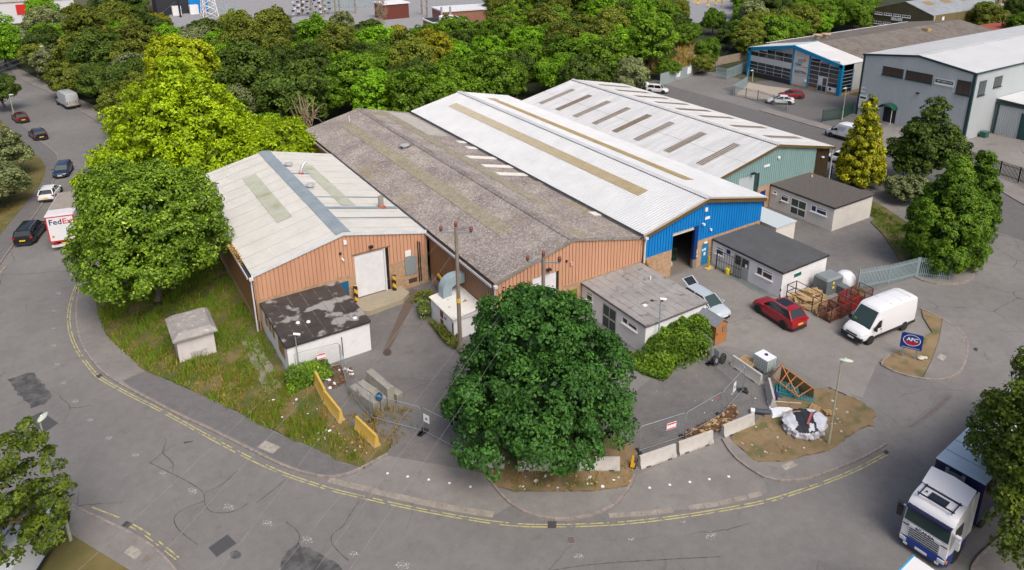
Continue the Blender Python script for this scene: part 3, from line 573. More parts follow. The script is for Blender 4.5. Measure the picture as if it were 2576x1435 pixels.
def window(parent, p0, u, w, h, m=None, lights=(), frame_w=.085, sill=True, gm=None, name='window', nrm=None, depth=.07):
    """window on a wall: p0 lower-left corner, u unit vector along the wall; lights = list of (u0,u1,v0,v1) fractions for panes"""
    u = Vector(u); z = Vector((0, 0, 1)); n = Vector(nrm) if nrm is not None else u.cross(z); p0 = Vector(p0)
    T = Matrix((u, n, z)).transposed().to_4x4(); T.translation = p0
    lights = lights or [(0, 1, 0, 1)]
    b = MB(); b.box(0, w, -.02, depth*.35, 0, h, T); f = b.build(name, m or M_UPVC, parent)
    for (a, c, d_, e) in lights:
        x0, x1, z0, z1 = a*w+frame_w*(.5 if a > 0 else 1), c*w-frame_w*(.5 if c < 1 else 1), d_*h+frame_w*(.5 if d_ > 0 else 1), e*h-frame_w*(.5 if e < 1 else 1)
        MB().box(x0, x1, depth*.2, depth*.35+.006, z0, z1, T).build('pane', gm or GL, f)
    if sill: MB().box(-.08, w+.08, -.01, depth+.09, -.07, -.002, T).build('sill', m or M_UPVC, f)
    return f
def downpipe(parent, x, y, z1, m=None, hopper=True, r=.06, z0=.0):
    b = MB(); b.tube([(x, y-.25, z1), (x, y-.12, z1-.35), (x, y-.1, z1-.8), (x, y-.1, z0)], r, 8); 
    if hopper: b.cbox((x, y-.22, z1+.02), .3, .26, .2)
    return b.build('downpipe', m or M_GUTW, parent, smooth=40)
def gable_top(xa, za, x0, z0, x1, z1): return lambda x: z0+(za-z0)*(x-x0)/(xa-x0) if x <= xa else z1+(za-z1)*(x1-x)/(x1-xa)
def barge(parent, m, x0, x1, xa, ze, za, y, h=.34, t=.06, over=.08, lift=.05, name='bargeboard'):
    for (xs, xe) in ((x0, xa), (x1, xa)):
        sgn = 1 if xe > xs else -1; b = MB(); a0 = (xs-sgn*over, ze+lift-(za-ze)/abs(xa-xs)*over)
        pts = [(a0[0], a0[1]), (xe, za+lift), (xe, za+lift-h), (a0[0], a0[1]-h)]
        P = [Vector((p[0], y-t, p[1])) for p in pts]; Q = [Vector((p[0], y, p[1])) for p in pts]
        b.face(P); b.face(Q[::-1])
        for i in range(4): j = (i+1) % 4; b.face([P[i], Q[i], Q[j], P[j]])
        b.build(name, m, parent)
# ---------------- bay A (tan front, pale roof)
AX0, AX1, AY0, AY1, AZE, AXA, AZA = 9.6, 24.4, 53.7, 78.6, 5.1, 17.0, 6.78
A = empty('workshop_building', (AXA, AY0, 0), label='tan clad workshop with pale sheet roof and grey ridge strip beside the round tree', cat='building')
def under(o, par):                                  # keep world coordinates while parenting
    o.parent = par; o.matrix_parent_inverse = Matrix.Translation(-Vector(par.location)); return o
class Grp:
    """parent proxy: children built in world coordinates are re-parented without moving"""
def rebase(root):
    for ch in [c for c in COL.objects if c.parent == root]:
        if not ch.get('_based'):
            ch.matrix_parent_inverse = root.matrix_world.inverted() if False else Matrix.Translation(-Vector(root.location)); ch['_based'] = 1
    for ch in COL.objects:
        if '_based' in ch: del ch['_based']
topA = gable_top(AXA, AZA, AX0, AZE, AX1, AZE)
opA = [(17.75, 20.78, 0, 4.46)]
ribwall('wall_cladding', M_TAN, A, AX0, AX1, 2.78, topA, AY0, openings=opA)
b = MB(); b.box(AX0+.03, 16.2, AY0+.02, AY0+.3, 0, 2.8); b.box(17.1, 17.75, AY0+.02, AY0+.3, 0, 2.8); b.box(16.2, 17.1, AY0+.02, AY0+.3, 2.3, 2.8); b.box(20.78, AX1, AY0+.02, AY0+.3, 0, 2.8)
b.build('brick_wall', M_BRICK, A)
boxes('door', M_BLUEDOOR, [(16.22, 17.08, AY0+.06, AY0+.12, .02, 2.28)], A)
roller(A, 17.78, 20.36, .42, 4.44, AY0+.1, M_SHUT)
boxes('door_guide', M_GUTW, [(20.36, 20.5, AY0-.02, AY0+.2, .42, 4.44)], A); boxes('door_guide', M_BLACK, [(20.5, 20.78, AY0+.12, AY0+.25, .42, 4.44)], A)
boxes('lintel', M_TAND, [(17.6, 20.95, AY0-.03, AY0+.12, 4.44, 4.56)], A)
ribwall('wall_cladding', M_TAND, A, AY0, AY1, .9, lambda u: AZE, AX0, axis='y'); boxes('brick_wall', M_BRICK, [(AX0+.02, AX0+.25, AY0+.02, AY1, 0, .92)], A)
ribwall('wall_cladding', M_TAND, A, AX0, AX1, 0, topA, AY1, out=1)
boxes('infill_panel', mat('grey_ribbed_panel', (.2, .23, .24), .6, col2=(.26, .29, .3), scale=9, stretch=(4, 1, .2)), [(22.2, 23.3, AY0-.07, AY0-.02, 1.3, 3.0)], A)
boxes('wall_sign', M_UPVC, [(22.28, 22.82, AY0-.08, AY0-.03, 3.1, 3.65)], A)
boxes('vent_grille', mat('air_brick', (.06, .04, .03), .9), [(22.5, 23.3, AY0-.01, AY0+.03, .42, .82)], A)
boxes('alarm_box', M_UPVC, [(16.95, 17.2, AY0-.14, AY0-.02, 5.7, 6.05)], A)
boxes('floodlight', M_BLACK, [(19.05, 19.4, AY0-.3, AY0-.05, 4.85, 5.02)], A); boxes('alarm_box', M_DARK, [(16.52, 16.7, AY0-.12, AY0-.02, 4.88, 5.08)], A)
MB().tube([(16.72, AY0-.05, 4.5), (16.78, AY0-.35, 4.4)], .07, 8).build('security_camera', M_UPVC, A)
b = MB(); b.tube([(23.5, AY0-.08, .4), (23.5, AY0-.08, 4.3)], .05, 8); b.tube([(23.68, AY0-.08, .4), (23.68, AY0-.08, 4.2)], .05, 8); b.build('conduit', M_BLACK, A)
barge(A, M_BARGE_W, AX0, AX1-.1, AXA, AZE, AZA, AY0-.02, h=.3, t=.1)
# roof sheets, laid one by one
NS = 24
for side, (e, nm) in enumerate((((AX0-.08, AZE), 'l'), ((AX1-.1, AZE), 'r'))):
    for i in range(NS):
        y0 = AY0-.1+(AY1-AY0+.1)*i/NS; y1 = AY0-.1+(AY1-AY0+.1)*(i+1)/NS
        for (s0, s1, lf) in ((0, .46, 0), (.445, 1, .018)):
            corr('roof_sheet', M_ROOF_A, A, e, (AXA, AZA), y0, y1-.012, s0, s1, lift=lf+(.008 if i % 2 else 0), pitch=.26, depth=.022)
    corr('rooflight', M_LIGHT_A, A, e, (AXA, AZA), 60.3, 73.1, .52, .70, lift=.06, pitch=.26, depth=.022)
b = MB(); n = 20
for i in range(n):
    y0, y1 = AY0-.12+(AY1-AY0+.1)*i/n, AY0-.12+(AY1-AY0+.1)*(i+1)/n
    for sgn in (-1, 1): b.face([(AXA, y0, AZA+.09), (AXA, y1, AZA+.09), (AXA+sgn*.62, y1, AZA-.055), (AXA+sgn*.62, y0, AZA-.055)])
b.build('ridge_strip', M_STRIP, A)
def slope_strip(parent, m, e, r_, ya, yb, s0, s1, lift, name):
    dx, dz = r_[0]-e[0], r_[1]-e[1]
    return MB().face([(e[0]+dx*s0, ya, e[1]+dz*s0+lift), (e[0]+dx*s0, yb, e[1]+dz*s0+lift), (e[0]+dx*s1, yb, e[1]+dz*s1+lift), (e[0]+dx*s1, ya, e[1]+dz*s1+lift)]).build(name, m, parent)
eR = (AX1-.1, AZE)
for yc, wd in ((62.7, .28), (59.65, .62), (57.0, .2)): slope_strip(A, M_STRIP, eR, (AXA, AZA), yc-wd/2, yc+wd/2, 0, .93, .07, 'sealing_strip')
slope_strip(A, M_STRIP, eR, (AXA, AZA), 70.0, 70.35, .62, .93, .07, 'sealing_strip')
M_VENT = mat('vent_cap', (.55, .55, .56), .4, metal=.4)
M_RED = mat('red_oxide', (.4, .06, .03), .7, col2=(.3, .05, .03), scale=6)
for (yy, s_) in ((72.75, .86), (65.55, .86)):
    x = eR[0]+(AXA-eR[0])*s_; z = AZE+(AZA-AZE)*s_
    MB().lathe([(.2, 0), (.2, .22), (.42, .26), (.42, .34), (.2, .46), (.02, .5)], 16, Matrix.Translation((x, yy, z))).build('roof_vent', M_VENT, A, smooth=40)
x = eR[0]+(AXA-eR[0])*.8; z = AZE+(AZA-AZE)*.8
fl = MB().tube([(x, 70.1, z), (x+.1, 70.15, z+.5), (x+.45, 70.3, z+1.0), (x+.8, 70.4, z+1.05)], .13, 10).build('flue', M_VENT, A, smooth=50); MB().lathe([(.3, 0), (.18, .16)], 12, Matrix.Translation((x, 70.1, z+.02))).build('flue_base', M_RED, fl)
x = eR[0]+(AXA-eR[0])*.21; z = AZE+(AZA-AZE)*.21
fl = MB().tube([(x, 59.8, z), (x, 59.8, z+1.15)], .24, 14).build('flue', mat('aged_flue', (.25, .22, .18), .7, col2=(.35, .31, .26), scale=4), A, smooth=50); MB().lathe([(.45, 0), (.27, .18)], 14, Matrix.Translation((x, 59.8, z+.02))).build('flue_base', M_RED, fl)
# left gutter with weeds, downpipe
boxes('gutter', M_GUTW, [(AX0-.42, AX0-.36, AY0-.1, AY1, AZE-.28, AZE-.06)], A); boxes('gutter', M_GUT, [(AX0-.36, AX0-.02, AY0-.1, AY1, AZE-.28, AZE-.22)], A)
downpipe(A, AX0-.15, AY0, AZE-.3)
b = MB(); b.tube([(AX0+.12, AY0-.07, 0), (AX0+.12, AY0-.07, 4.6)], .05, 8); b.build('downpipe', mat('tan_pipe', (.42, .27, .17), .6), A)
# striped door guards and concrete apron
M_HAZ = bpy.data.materials.new('hazard_stripes'); M_HAZ.use_nodes = True
_t = M_HAZ.node_tree; _w = _t.nodes.new('ShaderNodeTexWave'); _w.inputs['Scale'].default_value = .85; _w.bands_direction = 'DIAGONAL'; _tc = _t.nodes.new('ShaderNodeTexCoord')
_r = _t.nodes.new('ShaderNodeValToRGB'); _r.color_ramp.interpolation = 'CONSTANT'; _r.color_ramp.elements[0].color = (.02, .02, .02, 1); _r.color_ramp.elements[1].position = .5; _r.color_ramp.elements[1].color = (.62, .38, .05, 1)
_t.links.new(_tc.outputs['Object'], _w.inputs['Vector']); _t.links.new(_w.outputs[0], _r.inputs[0]); _t.links.new(_r.outputs[0], _t.nodes['Principled BSDF'].inputs['Base Color'])
for x in (17.5, 20.95): boxes('door_guard', M_HAZ, [(x-.14, x+.14, AY0-.55, AY0-.27, .38, 1.9)], A)
ap = [C(1, 2, 1020, 180), C(1, 2, 1040, 110), C(1, 2, 1320, 30), C(1, 2, 1430, 55), C(1, 2, 1490, 125), C(1, 2, 1065, 265)]
b = MB(); b.poly([Vector((17.1, AY0, 0)), Vector((17.2, AY0-2.1, 0)), Vector((17.9, AY0-2.5, 0)), Vector((21.0, AY0-2.2, 0)), Vector((21.9, AY0-1.4, 0)), Vector((21.7, AY0, 0))], -.02, .42)
b.build('loading_apron', mat('old_concrete', (.36, .31, .22), .9, col2=(.29, .26, .2), scale=1.2, detail=8, bump=.2), A)
rebase(A)
# ---------------- bay B (tan front, lichen roof)
BX0, BX1, BY0, BY1, BZE, BXA, BZA = 24.65, 39.42, 42.4, 89.8, 5.02, 31.95, 6.78
B = empty('warehouse_building', (BXA, BY0, 0), label='tan clad warehouse with grey lichen-covered cement roof', cat='building')
topB = gable_top(BXA, BZA, BX0, BZE, BX1, BZE)
ribwall('wall_cladding', M_TAN, B, BX0, BX1, 2.75, topB, BY0, openings=[(28.1, 30.9, 0, 4.35)])
b = MB(); b.box(BX0+.03, 28.1, BY0+.02, BY0+.3, 0, 2.77); b.box(30.9, 31.57, BY0+.02, BY0+.3, 0, 2.77); b.box(32.48, BX1, BY0+.02, BY0+.3, 0, 2.77); b.box(31.57, 32.48, BY0+.02, BY0+.3, 2.17, 2.77); b.build('brick_wall', M_BRICK, B)
boxes('door', M_GREENDOOR, [(31.59, 32.46, BY0+.05, BY0+.1, .02, 2.15)], B)
roller(B, 28.15, 30.4, .02, 4.33, BY0+.1, M_SHUT); boxes('door_guide', M_BLACK, [(30.4, 30.62, BY0+.15, BY0+.3, .02, 4.33)], B); boxes('door_guide', M_TAN, [(30.62, 30.9, BY0-.02, BY0+.2, .02, 4.33)], B)
ribwall('wall_cladding', M_TAND, B, BY0, AY0+.0, .9, lambda u: BZE, BX0, axis='y'); boxes('brick_wall', M_BRICK, [(BX0+.02, BX0+.25, BY0+.02, AY0, 0, .92)], B)
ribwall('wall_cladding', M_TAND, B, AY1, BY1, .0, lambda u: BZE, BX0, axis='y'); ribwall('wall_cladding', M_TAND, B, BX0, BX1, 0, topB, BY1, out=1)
boxes('floodlight', M_BLACK, [(29.35, 29.7, BY0-.3, BY0-.05, 4.72, 4.9)], B); boxes('alarm_box', M_DARK, [(31.24, 31.4, BY0-.1, BY0, 4.9, 5.08)], B); boxes('alarm_box', mat('red_white_box', (.6, .3, .27), .5), [(31.7, 31.92, BY0-.12, BY0, 4.48, 4.78)], B)
barge(B, M_BARGE_C, BX0, BX1, BXA, BZE, BZA, BY0-.02, h=.24, t=.12, lift=.07)
for e in ((BX0-.05, BZE), (BX1+.0, BZE)): corr('roof_slope', M_ROOF_B, B, e, (BXA, BZA), BY0-.12, BY1, 0, 1, pitch=.176, depth=.05, steps=6)
rl = (BX1, BZE); ll = (BX0-.05, BZE)
corr('rooflight', M_LIGHT_B, B, ll, (BXA, BZA), 47.7, 86.2, .50, .68, lift=.03, pitch=.176, depth=.05, steps=6)
corr('rooflight', M_LIGHT_B, B, rl, (BXA, BZA), 50.5, 85.6, .54, .70, lift=.03, pitch=.176, depth=.05, steps=6)
for yc, s1 in ((73.8, .17), (71.1, .2), (66.8, .5), (63.4, .5), (60.5, .5), (48.2, .15), (57.6, .3)): corr('replaced_sheet', M_SHEETW if yc != 57.6 else M_LIGHT_B, B, rl, (BXA, BZA), yc-.52, yc+.52, .03, s1, lift=.05, pitch=.173, depth=.05, steps=6)
corr('replaced_sheet', mat('pale_cement', (.36, .35, .32), .9, col2=(.28, .27, .25), scale=1.2, detail=7), B, rl, (BXA, BZA), 76.5, 88.8, .12, .5, lift=.025, pitch=.176, depth=.05, steps=6)
b = MB(); n = 60
for i in range(n):
    y0, y1 = BY0-.12+(BY1-BY0)*i/n, BY0-.12+(BY1-BY0)*(i+1)/n-.02
    for sgn in (-1, 1): b.face([(BXA, y0, BZA+.12), (BXA, y1, BZA+.12), (BXA+sgn*.32, y1, BZA+.02), (BXA+sgn*.32, y0, BZA+.02)])
b.build('ridge_cap', M_ROOF_B, B)
q = Vector((ll[0]+(BXA-ll[0])*.66, 86.3, BZE+(BZA-BZE)*.66)); MB().tube([q, q+Vector((0, 0, .75))], .09, 8).build('flue', M_GUTW, B)
q = Vector((ll[0]+(BXA-ll[0])*.82, 71.9, BZE+(BZA-BZE)*.82)); MB().lathe([(.25, 0), (.25, .3), (.55, .34), (.55, .42), (.25, .52), (.02, .56)], 16, Matrix.Translation(q)).build('roof_vent', M_VENT, B, smooth=40)
b = MB(); rs = random.Random(4)
for k in range(14): b.cbox((q.x+.5+rs.uniform(-.1, .8), q.y+rs.uniform(-.3, .4), q.z+.22), rs.uniform(.1, .3), rs.uniform(.1, .25), .06, rs.random()*3)
b.build('moss_clump', mat('rust_moss', (.16, .08, .03), .9, col2=(.35, .33, .3), scale=5), B)
boxes('gutter', M_GUTW, [(BX0-.40, BX0-.34, BY0-.1, AY0+.2, BZE-.26, BZE-.05)], B); boxes('gutter', M_GUT, [(BX0-.34, BX0-.02, BY0-.1, AY0+.2, BZE-.26, BZE-.2)], B)
boxes('gutter', M_GUTW, [(BX0-.40, BX0-.34, AY1, BY1, BZE-.26, BZE-.05)], B)
boxes('valley_gutter', M_GUT, [(BX0-.28, BX0-.02, AY0, AY1, BZE-.04, BZE+.03)], B)
downpipe(B, BX0-.05, BY0, BZE-.25)
rebase(B)
# ---------------- bay C (blue front, white roof)
CX0, CX1, CY0, CY1, CZE, CXA, CZA = 39.55, 54.95, 42.6, 89.9, 5.25, 47.05, 6.95
Cb = empty('warehouse_building', (CXA, CY0, 0), label='blue clad warehouse with white ribbed roof and open loading door', cat='building')
topC = gable_top(CXA, CZA, CX0, CZE, CX1, CZE)
ribwall('wall_cladding', M_BLUE, Cb, CX0+.55, CX1, 2.7, topC, CY0, openings=[(43.22, 46.32, 0, 4.28)])
ribwall('wall_cladding', M_TAND, Cb, CX0, CX0+.55, 0, topC, CY0+.05)
b = MB(); b.box(CX0+.3, 43.22, CY0+.02, CY0+.3, 0, 2.72); b.box(46.4, 47.05, CY0+.02, CY0+.3, 0, 2.72); b.box(47.05, 47.95, CY0+.02, CY0+.3, 2.08, 2.72); b.box(47.95, CX1, CY0+.02, CY0+.3, 0, 2.72); b.build('brick_wall', M_BRICK, Cb)
d_ = boxes('door', mat('sky_blue_door', (.01, .2, .42), .5), [(47.08, 47.92, CY0+.03, CY0+.08, .02, 2.05)], Cb); boxes('notice', M_UPVC, [(47.15, 47.32, CY0+.015, CY0+.028, 1.45, 1.65), (47.4, 47.6, CY0+.015, CY0+.028, 1.45, 1.68), (47.35, 47.6, CY0+.015, CY0+.028, .95, 1.25)], d_)
boxes('canopy_light', M_UPVC, [(47.2, 47.6, CY0-.12, CY0-.02, 2.25, 2.36)], Cb)
roller(Cb, 43.22, 45.95, 3.9, 4.28, CY0+.12, mat('shutter_cream', (.5, .47, .42), .5))
boxes('door_guide', mat('navy_jamb', (.0, .03, .16), .5), [(45.95, 46.4, CY0-.03, CY0+.25, .9, 4.28)], Cb); boxes('door_guide', mat('jamb_grey', (.2, .18, .15), .7), [(45.95, 46.4, CY0-.03, CY0+.25, 0, .9)], Cb)
for k, z in enumerate((1.15, 1.35, 1.55, 1.75)): boxes('bumper_block', mat('hazard_yellow', (.6, .45, .05), .5) if k % 2 else M_UPVC, [(46.3, 46.42, CY0-.1, CY0-.04, z, z+.12)], Cb)
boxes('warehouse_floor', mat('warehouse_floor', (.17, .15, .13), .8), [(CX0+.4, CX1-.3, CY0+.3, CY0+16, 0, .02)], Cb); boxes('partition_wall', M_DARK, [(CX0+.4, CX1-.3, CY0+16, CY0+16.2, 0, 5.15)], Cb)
boxes('alarm_box', M_UPVC, [(47.0, 47.3, CY0-.12, CY0-.01, 5.5, 5.85)], Cb); boxes('wall_sign', M_UPVC, [(47.1, 47.7, CY0-.07, CY0-.01, 4.66, 4.9)], Cb); boxes('security_camera', M_UPVC, [(46.75, 46.95, CY0-.3, CY0-.02, 4.25, 4.4)], Cb); boxes('security_camera', M_UPVC, [(47.85, 48.0, CY0-.2, CY0-.02, 3.4, 3.6)], Cb)
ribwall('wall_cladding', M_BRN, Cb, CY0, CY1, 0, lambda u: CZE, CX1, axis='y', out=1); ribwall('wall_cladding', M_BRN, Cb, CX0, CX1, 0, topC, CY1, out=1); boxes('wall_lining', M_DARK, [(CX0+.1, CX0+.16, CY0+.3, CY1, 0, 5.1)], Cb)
barge(Cb, M_BARGE_B, CX0, CX1, CXA, CZE, CZA, CY0-.3, h=.5, t=.05, over=.2, lift=.04); boxes('verge_trim', M_BARGE_C, [], Cb) if False else None
barge(Cb, mat('verge_flashing', (.42, .38, .32), .5), CX0, CX1, CXA, CZE, CZA, CY0-.36, h=.13, t=.12, over=.22, lift=.08, name='verge_flashing')
eL, eR = (CX0-.12, CZE), (CX1+.12, CZE)
for e in (eL, eR):
    corr('roof_slope', M_ROOF_C, Cb, e, (CXA, CZA), CY0-.36, CY1, 0, 1, pitch=.32, depth=.045)
corr('rooflight', M_LIGHT_C, Cb, eL, (CXA, CZA), 47.6, 86.2, .52, .68, lift=.035, pitch=.32, depth=.045); corr('rooflight', M_LIGHT_C, Cb, eR, (CXA, CZA), 47.6, 86.1, .55, .71, lift=.035, pitch=.32, depth=.045)
b = MB()
for sgn in (-1, 1):
    b.face([(CXA, CY0-.4, CZA+.12), (CXA, CY1, CZA+.12), (CXA+sgn*.34, CY1, CZA+.035), (CXA+sgn*.34, CY0-.4, CZA+.035)])
b.build('ridge_cap', M_ROOF_C, Cb)
b = MB()
for k in range(146): b.box(CXA-.36, CXA-.34, CY0-.3+k*.32, CY0-.3+k*.32+.14, CZA-.03, CZA+.03)
tag(b.build('ridge_filler', M_GUT, Cb), kind='stuff')
boxes('valley_gutter', M_GUT, [(CX0-.55, CX0-.1, CY0-.4, CY1, CZE-.25, CZE-.1)], Cb); boxes('gutter', mat('gutter_grey', (.12, .125, .13), .5), [(CX0-.16, CX0-.08, CY0-.4, CY1, CZE-.2, CZE-.0)], Cb)
downpipe(Cb, CX0+.05, CY0-.25, CZE-.35, r=.09); MB().tube([(CX0+.05, CY0-.3, 0), (CX0+.05, CY0-.3, 3.2)], .1, 8).build('downpipe', M_PIPE, Cb)
boxes('gutter', M_GUTW, [(CX1+.1, CX1+.35, CY0-.3, CY1, CZE-.2, CZE-.05)], Cb)
rebase(Cb)
# ---------------- bay D (teal front, weathered roof)
DX0, DX1, DY0, DY1, DZE, DXA, DZA = 55.15, 74.1, 48.6, 86.2, 5.2, 64.3, 7.2
Dd = empty('warehouse_building', (DXA, DY0, 0), label='teal clad warehouse with weathered white roof and short brown rooflights', cat='building')
topD = gable_top(DXA, DZA, DX0, DZE, DX1, DZE)
ribwall('wall_cladding', M_TEAL, Dd, DX0, 71.25, 2.7, topD, DY0, openings=[(58.5, 61.7, 0, 4.43)])
b = MB(); b.box(DX0, 58.5, DY0+.02, DY0+.3, 0, 2.72); b.box(61.7, 71.25, DY0+.02, DY0+.3, 0, 2.72); b.build('brick_wall', M_BRICK, Dd)
roller(Dd, 58.55, 61.05, .02, 4.4, DY0+.12, mat('shutter_grey', (.38, .43, .44), .45)); boxes('door_guide', mat('dark_teal', (.02, .06, .06), .5), [(61.05, 61.7, DY0+.1, DY0+.3, 0, 4.43)], Dd)
boxes('door', mat('royal_blue_door', (.0, .03, .22), .5), [(62.2, 63.0, DY0-.02, DY0+.05, .02, 2.1)], Dd)
boxes('floodlight', M_BLACK, [(60.2, 60.7, DY0-.4, DY0-.1, 4.6, 4.75)], Dd)
boxes('wall_sign', M_UPVC, [(62.3, 63.2, DY0-.06, DY0-.01, 4.9, 5.15)], Dd); MB().lathe([(.18, 0), (.18, .12), (.05, .16)], 12, Matrix.Translation((64.6, DY0-.02, 5.6)) @ Matrix.Rotation(RAD(90), 4, 'X')).build('alarm_box', M_UPVC, Dd)
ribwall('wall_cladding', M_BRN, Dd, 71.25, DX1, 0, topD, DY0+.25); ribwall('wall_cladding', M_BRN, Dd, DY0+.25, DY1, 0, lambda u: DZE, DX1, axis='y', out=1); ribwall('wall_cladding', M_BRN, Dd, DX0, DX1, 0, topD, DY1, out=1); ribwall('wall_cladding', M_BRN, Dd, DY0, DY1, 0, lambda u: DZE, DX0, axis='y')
boxes('security_camera', M_UPVC, [(72.6, 72.9, DY0-.02, DY0+.2, 4.0, 4.15)], Dd)
barge(Dd, M_BARGE_B, DX0, DX1, DXA, DZE, DZA, DY0-.25, h=.3, t=.05, over=.2, lift=.04)
eL, eR = (DX0-.1, DZE), (DX1+.15, DZE)
corr('roof_slope', M_ROOF_D, Dd, eL, (DXA, DZA), DY0-.3, DY1, 0, 1, pitch=.32, depth=.045); corr('roof_slope', M_ROOF_DR, Dd, eR, (DXA, DZA), DY0-.3, DY1, 0, 1, pitch=.32, depth=.045)
for yc in (82.65, 78.65, 74.57, 70.5, 66.45, 62.37, 57.2, 52.1):
    for e, sa, sb in ((eL, .11, .735), (eR, .17, .77)):
        corr('rooflight', M_LIGHT_D, Dd, e, (DXA, DZA), yc-.5, yc+.5, sa, sb, lift=.04, pitch=.33, depth=.045)
slope_strip(Dd, M_GUT, eL, (DXA, DZA), DY0-.3, DY1, .432, .435, .058, 'lap_line'); b = MB()
for sgn in (-1, 1): b.face([(DXA, DY0-.35, DZA+.13), (DXA, DY1, DZA+.13), (DXA+sgn*.34, DY1, DZA+.04), (DXA+sgn*.34, DY0-.35, DZA+.04)])
b.build('ridge_cap', M_ROOF_D, Dd)
b = MB()
for k in range(117): b.box(DXA-.37, DXA-.345, DY0-.25+k*.32, DY0-.25+k*.32+.15, DZA-.04, DZA+.03)
tag(b.build('ridge_filler', M_GUT, Dd), kind='stuff')
boxes('gutter', M_BARGE_B, [(DX1+.1, DX1+.32, DY0-.3, DY1, DZE-.22, DZE-.05)], Dd); MB().tube([(DX1+.1, DY0-.1, 0), (DX1+.1, DY0-.1, 5.0)], .08, 8).build('downpipe', mat('pale_blue_pipe', (.4, .47, .5), .5), Dd)
rebase(Dd)
# ---------------- flat-roofed offices
def office(label, x0, x1, y0, y1, h, wall, felt, edge, trim=.22, over=.12, name='office_annex', side=None):
    o = empty(name, ((x0+x1)/2, y0, 0), label=label, cat='building')
    boxes('wall', wall, [(x0, x1, y0, y1, 0, h-.14)], o)
    b = MB(); b.box(x0-over, x1+over, y0-over, y1, h-.16, h-.01); f = b.build('fascia', edge, o)
    boxes('roof', felt, [(x0-over+.03, x1+over-.03, y0-over+.03, y1, h-.01, h+.02)], o)
    return o
M_EDGE = mat('dark_roof_edge', (.035, .033, .032), .8); M_EDGE2 = mat('cement_roof_edge', (.16, .15, .14), .9, col2=(.09, .085, .08), scale=4)
# left office with worn black felt
LX0, LX1, LY0, LY1, LH = 9.95, 16.1, 46.5, 53.62, 2.55
o = office('low white office with patchy worn black felt roof and boarded windows', LX0, LX1, LY0, LY1, LH, M_WHITEWALL, M_FELT_K, M_EDGE)
M_PLY = mat('weathered_ply', (.33, .19, .06), .8, col2=(.25, .14, .05), scale=2, stretch=(1, 1, 5))
for (ya, yb, z0) in ((47.3, 48.8, 1.0), (49.9, 50.4, 1.3), (50.9, 51.4, 1.3), (51.9, 52.5, 1.3)): boxes('boarded_window', M_PLY, [(LX0-.06, LX0-.01, ya, yb, z0, 2.15)], o)
b = MB(); b.tube([(13.9, LY0-.05, .3), (13.9, LY0-.05, 1.9)], .03, 6); b.build('conduit', M_BLACK, o)
for (xx, yy) in ((11.5, 49), (12.2, 48.7), (15.3, 47.3)): MB().lathe([(.02, 0), (.16, .03), (.14, .12), (.02, .16)], 8, Matrix.Translation((xx, yy, LH+.02))).build('roof_debris', M_UPVC, o)
M_SEAM = mat('felt_seam', (.27, .26, .25), .9, col2=(.06, .05, .045), scale=2.5, detail=6, lo=.4, hi=.55)
for k in range(5): boxes('felt_seam', M_SEAM, [(LX0+.9+k*1.05, LX0+.93+k*1.05, LY0+.1, LY1-.1, LH+.02, LH+.026)], o)
rebase(o)
# middle office
MX0, MX1, MY0, MY1, MH = 32.95, 39.2, 34.6, 42.35, 2.6
o = office('low white office with pale grey felt roof half buried in brambles', MX0, MX1, MY0, MY1, MH, M_WHITEWALL, M_FELT_G, M_EDGE2)
WD = Vector((0, -1, 0))
def wleft(par, x, ya, yb, z0, z1, **k): return window(par, (x, ya, z0), WD, ya-yb, z1-z0, nrm=(-1, 0, 0), **k)
wy = lambda px, py, X: onX(*S(px, py), X)
cB = lambda x, y: (2300+x/4.22, 1040+y/4.22)
a, c = wy(*cB(200, 515), MX0), wy(*cB(295, 725), MX0); wleft(o, MX0, a.y, c.y, c.z, a.z, lights=((0, 1, 0, .68), (0, 1, .72, 1)))
a, c = wy(*cB(475, 695), MX0), wy(*cB(690, 1195), MX0); wleft(o, MX0, a.y, c.y, .05, 2.1, m=M_ALU, lights=((0, .5, 0, .48), (0, .5, .52, 1), (.5, 1, 0, .48), (.5, 1, .52, 1)), name='door', sill=False, gm=mat('office_door_glass', (.03, .05, .045), .1))
a, c = wy(*cB(805, 940), MX0), wy(*cB(1050, 1235), MX0); wleft(o, MX0, a.y, c.y, c.z+.1, a.z-.0, lights=((0, .36, 0, 1), (.40, 1, 0, .66), (.40, 1, .72, 1)))
for k in range(8): boxes('felt_seam', mat('dark_seam', (.1, .095, .09), .9, col2=(.26, .25, .24), scale=1.6, detail=5, lo=.42, hi=.56), [(MX0+.55+k*.72, MX0+.585+k*.72, MY0+.05, MY1-.05, MH+.02, MH+.027)], o)
boxes('roof_debris', M_UPVC, [(34.6, 34.95, 36.6, 36.9, MH+.02, MH+.06)], o); boxes('roof_debris', M_DARK, [(35.6, 35.85, 36.9, 37.1, MH+.02, MH+.05)], o); boxes('vent_pipe', M_UPVC, [(37.9, 38.0, 39.6, 39.7, MH, MH+.3)], o)
rebase(o)
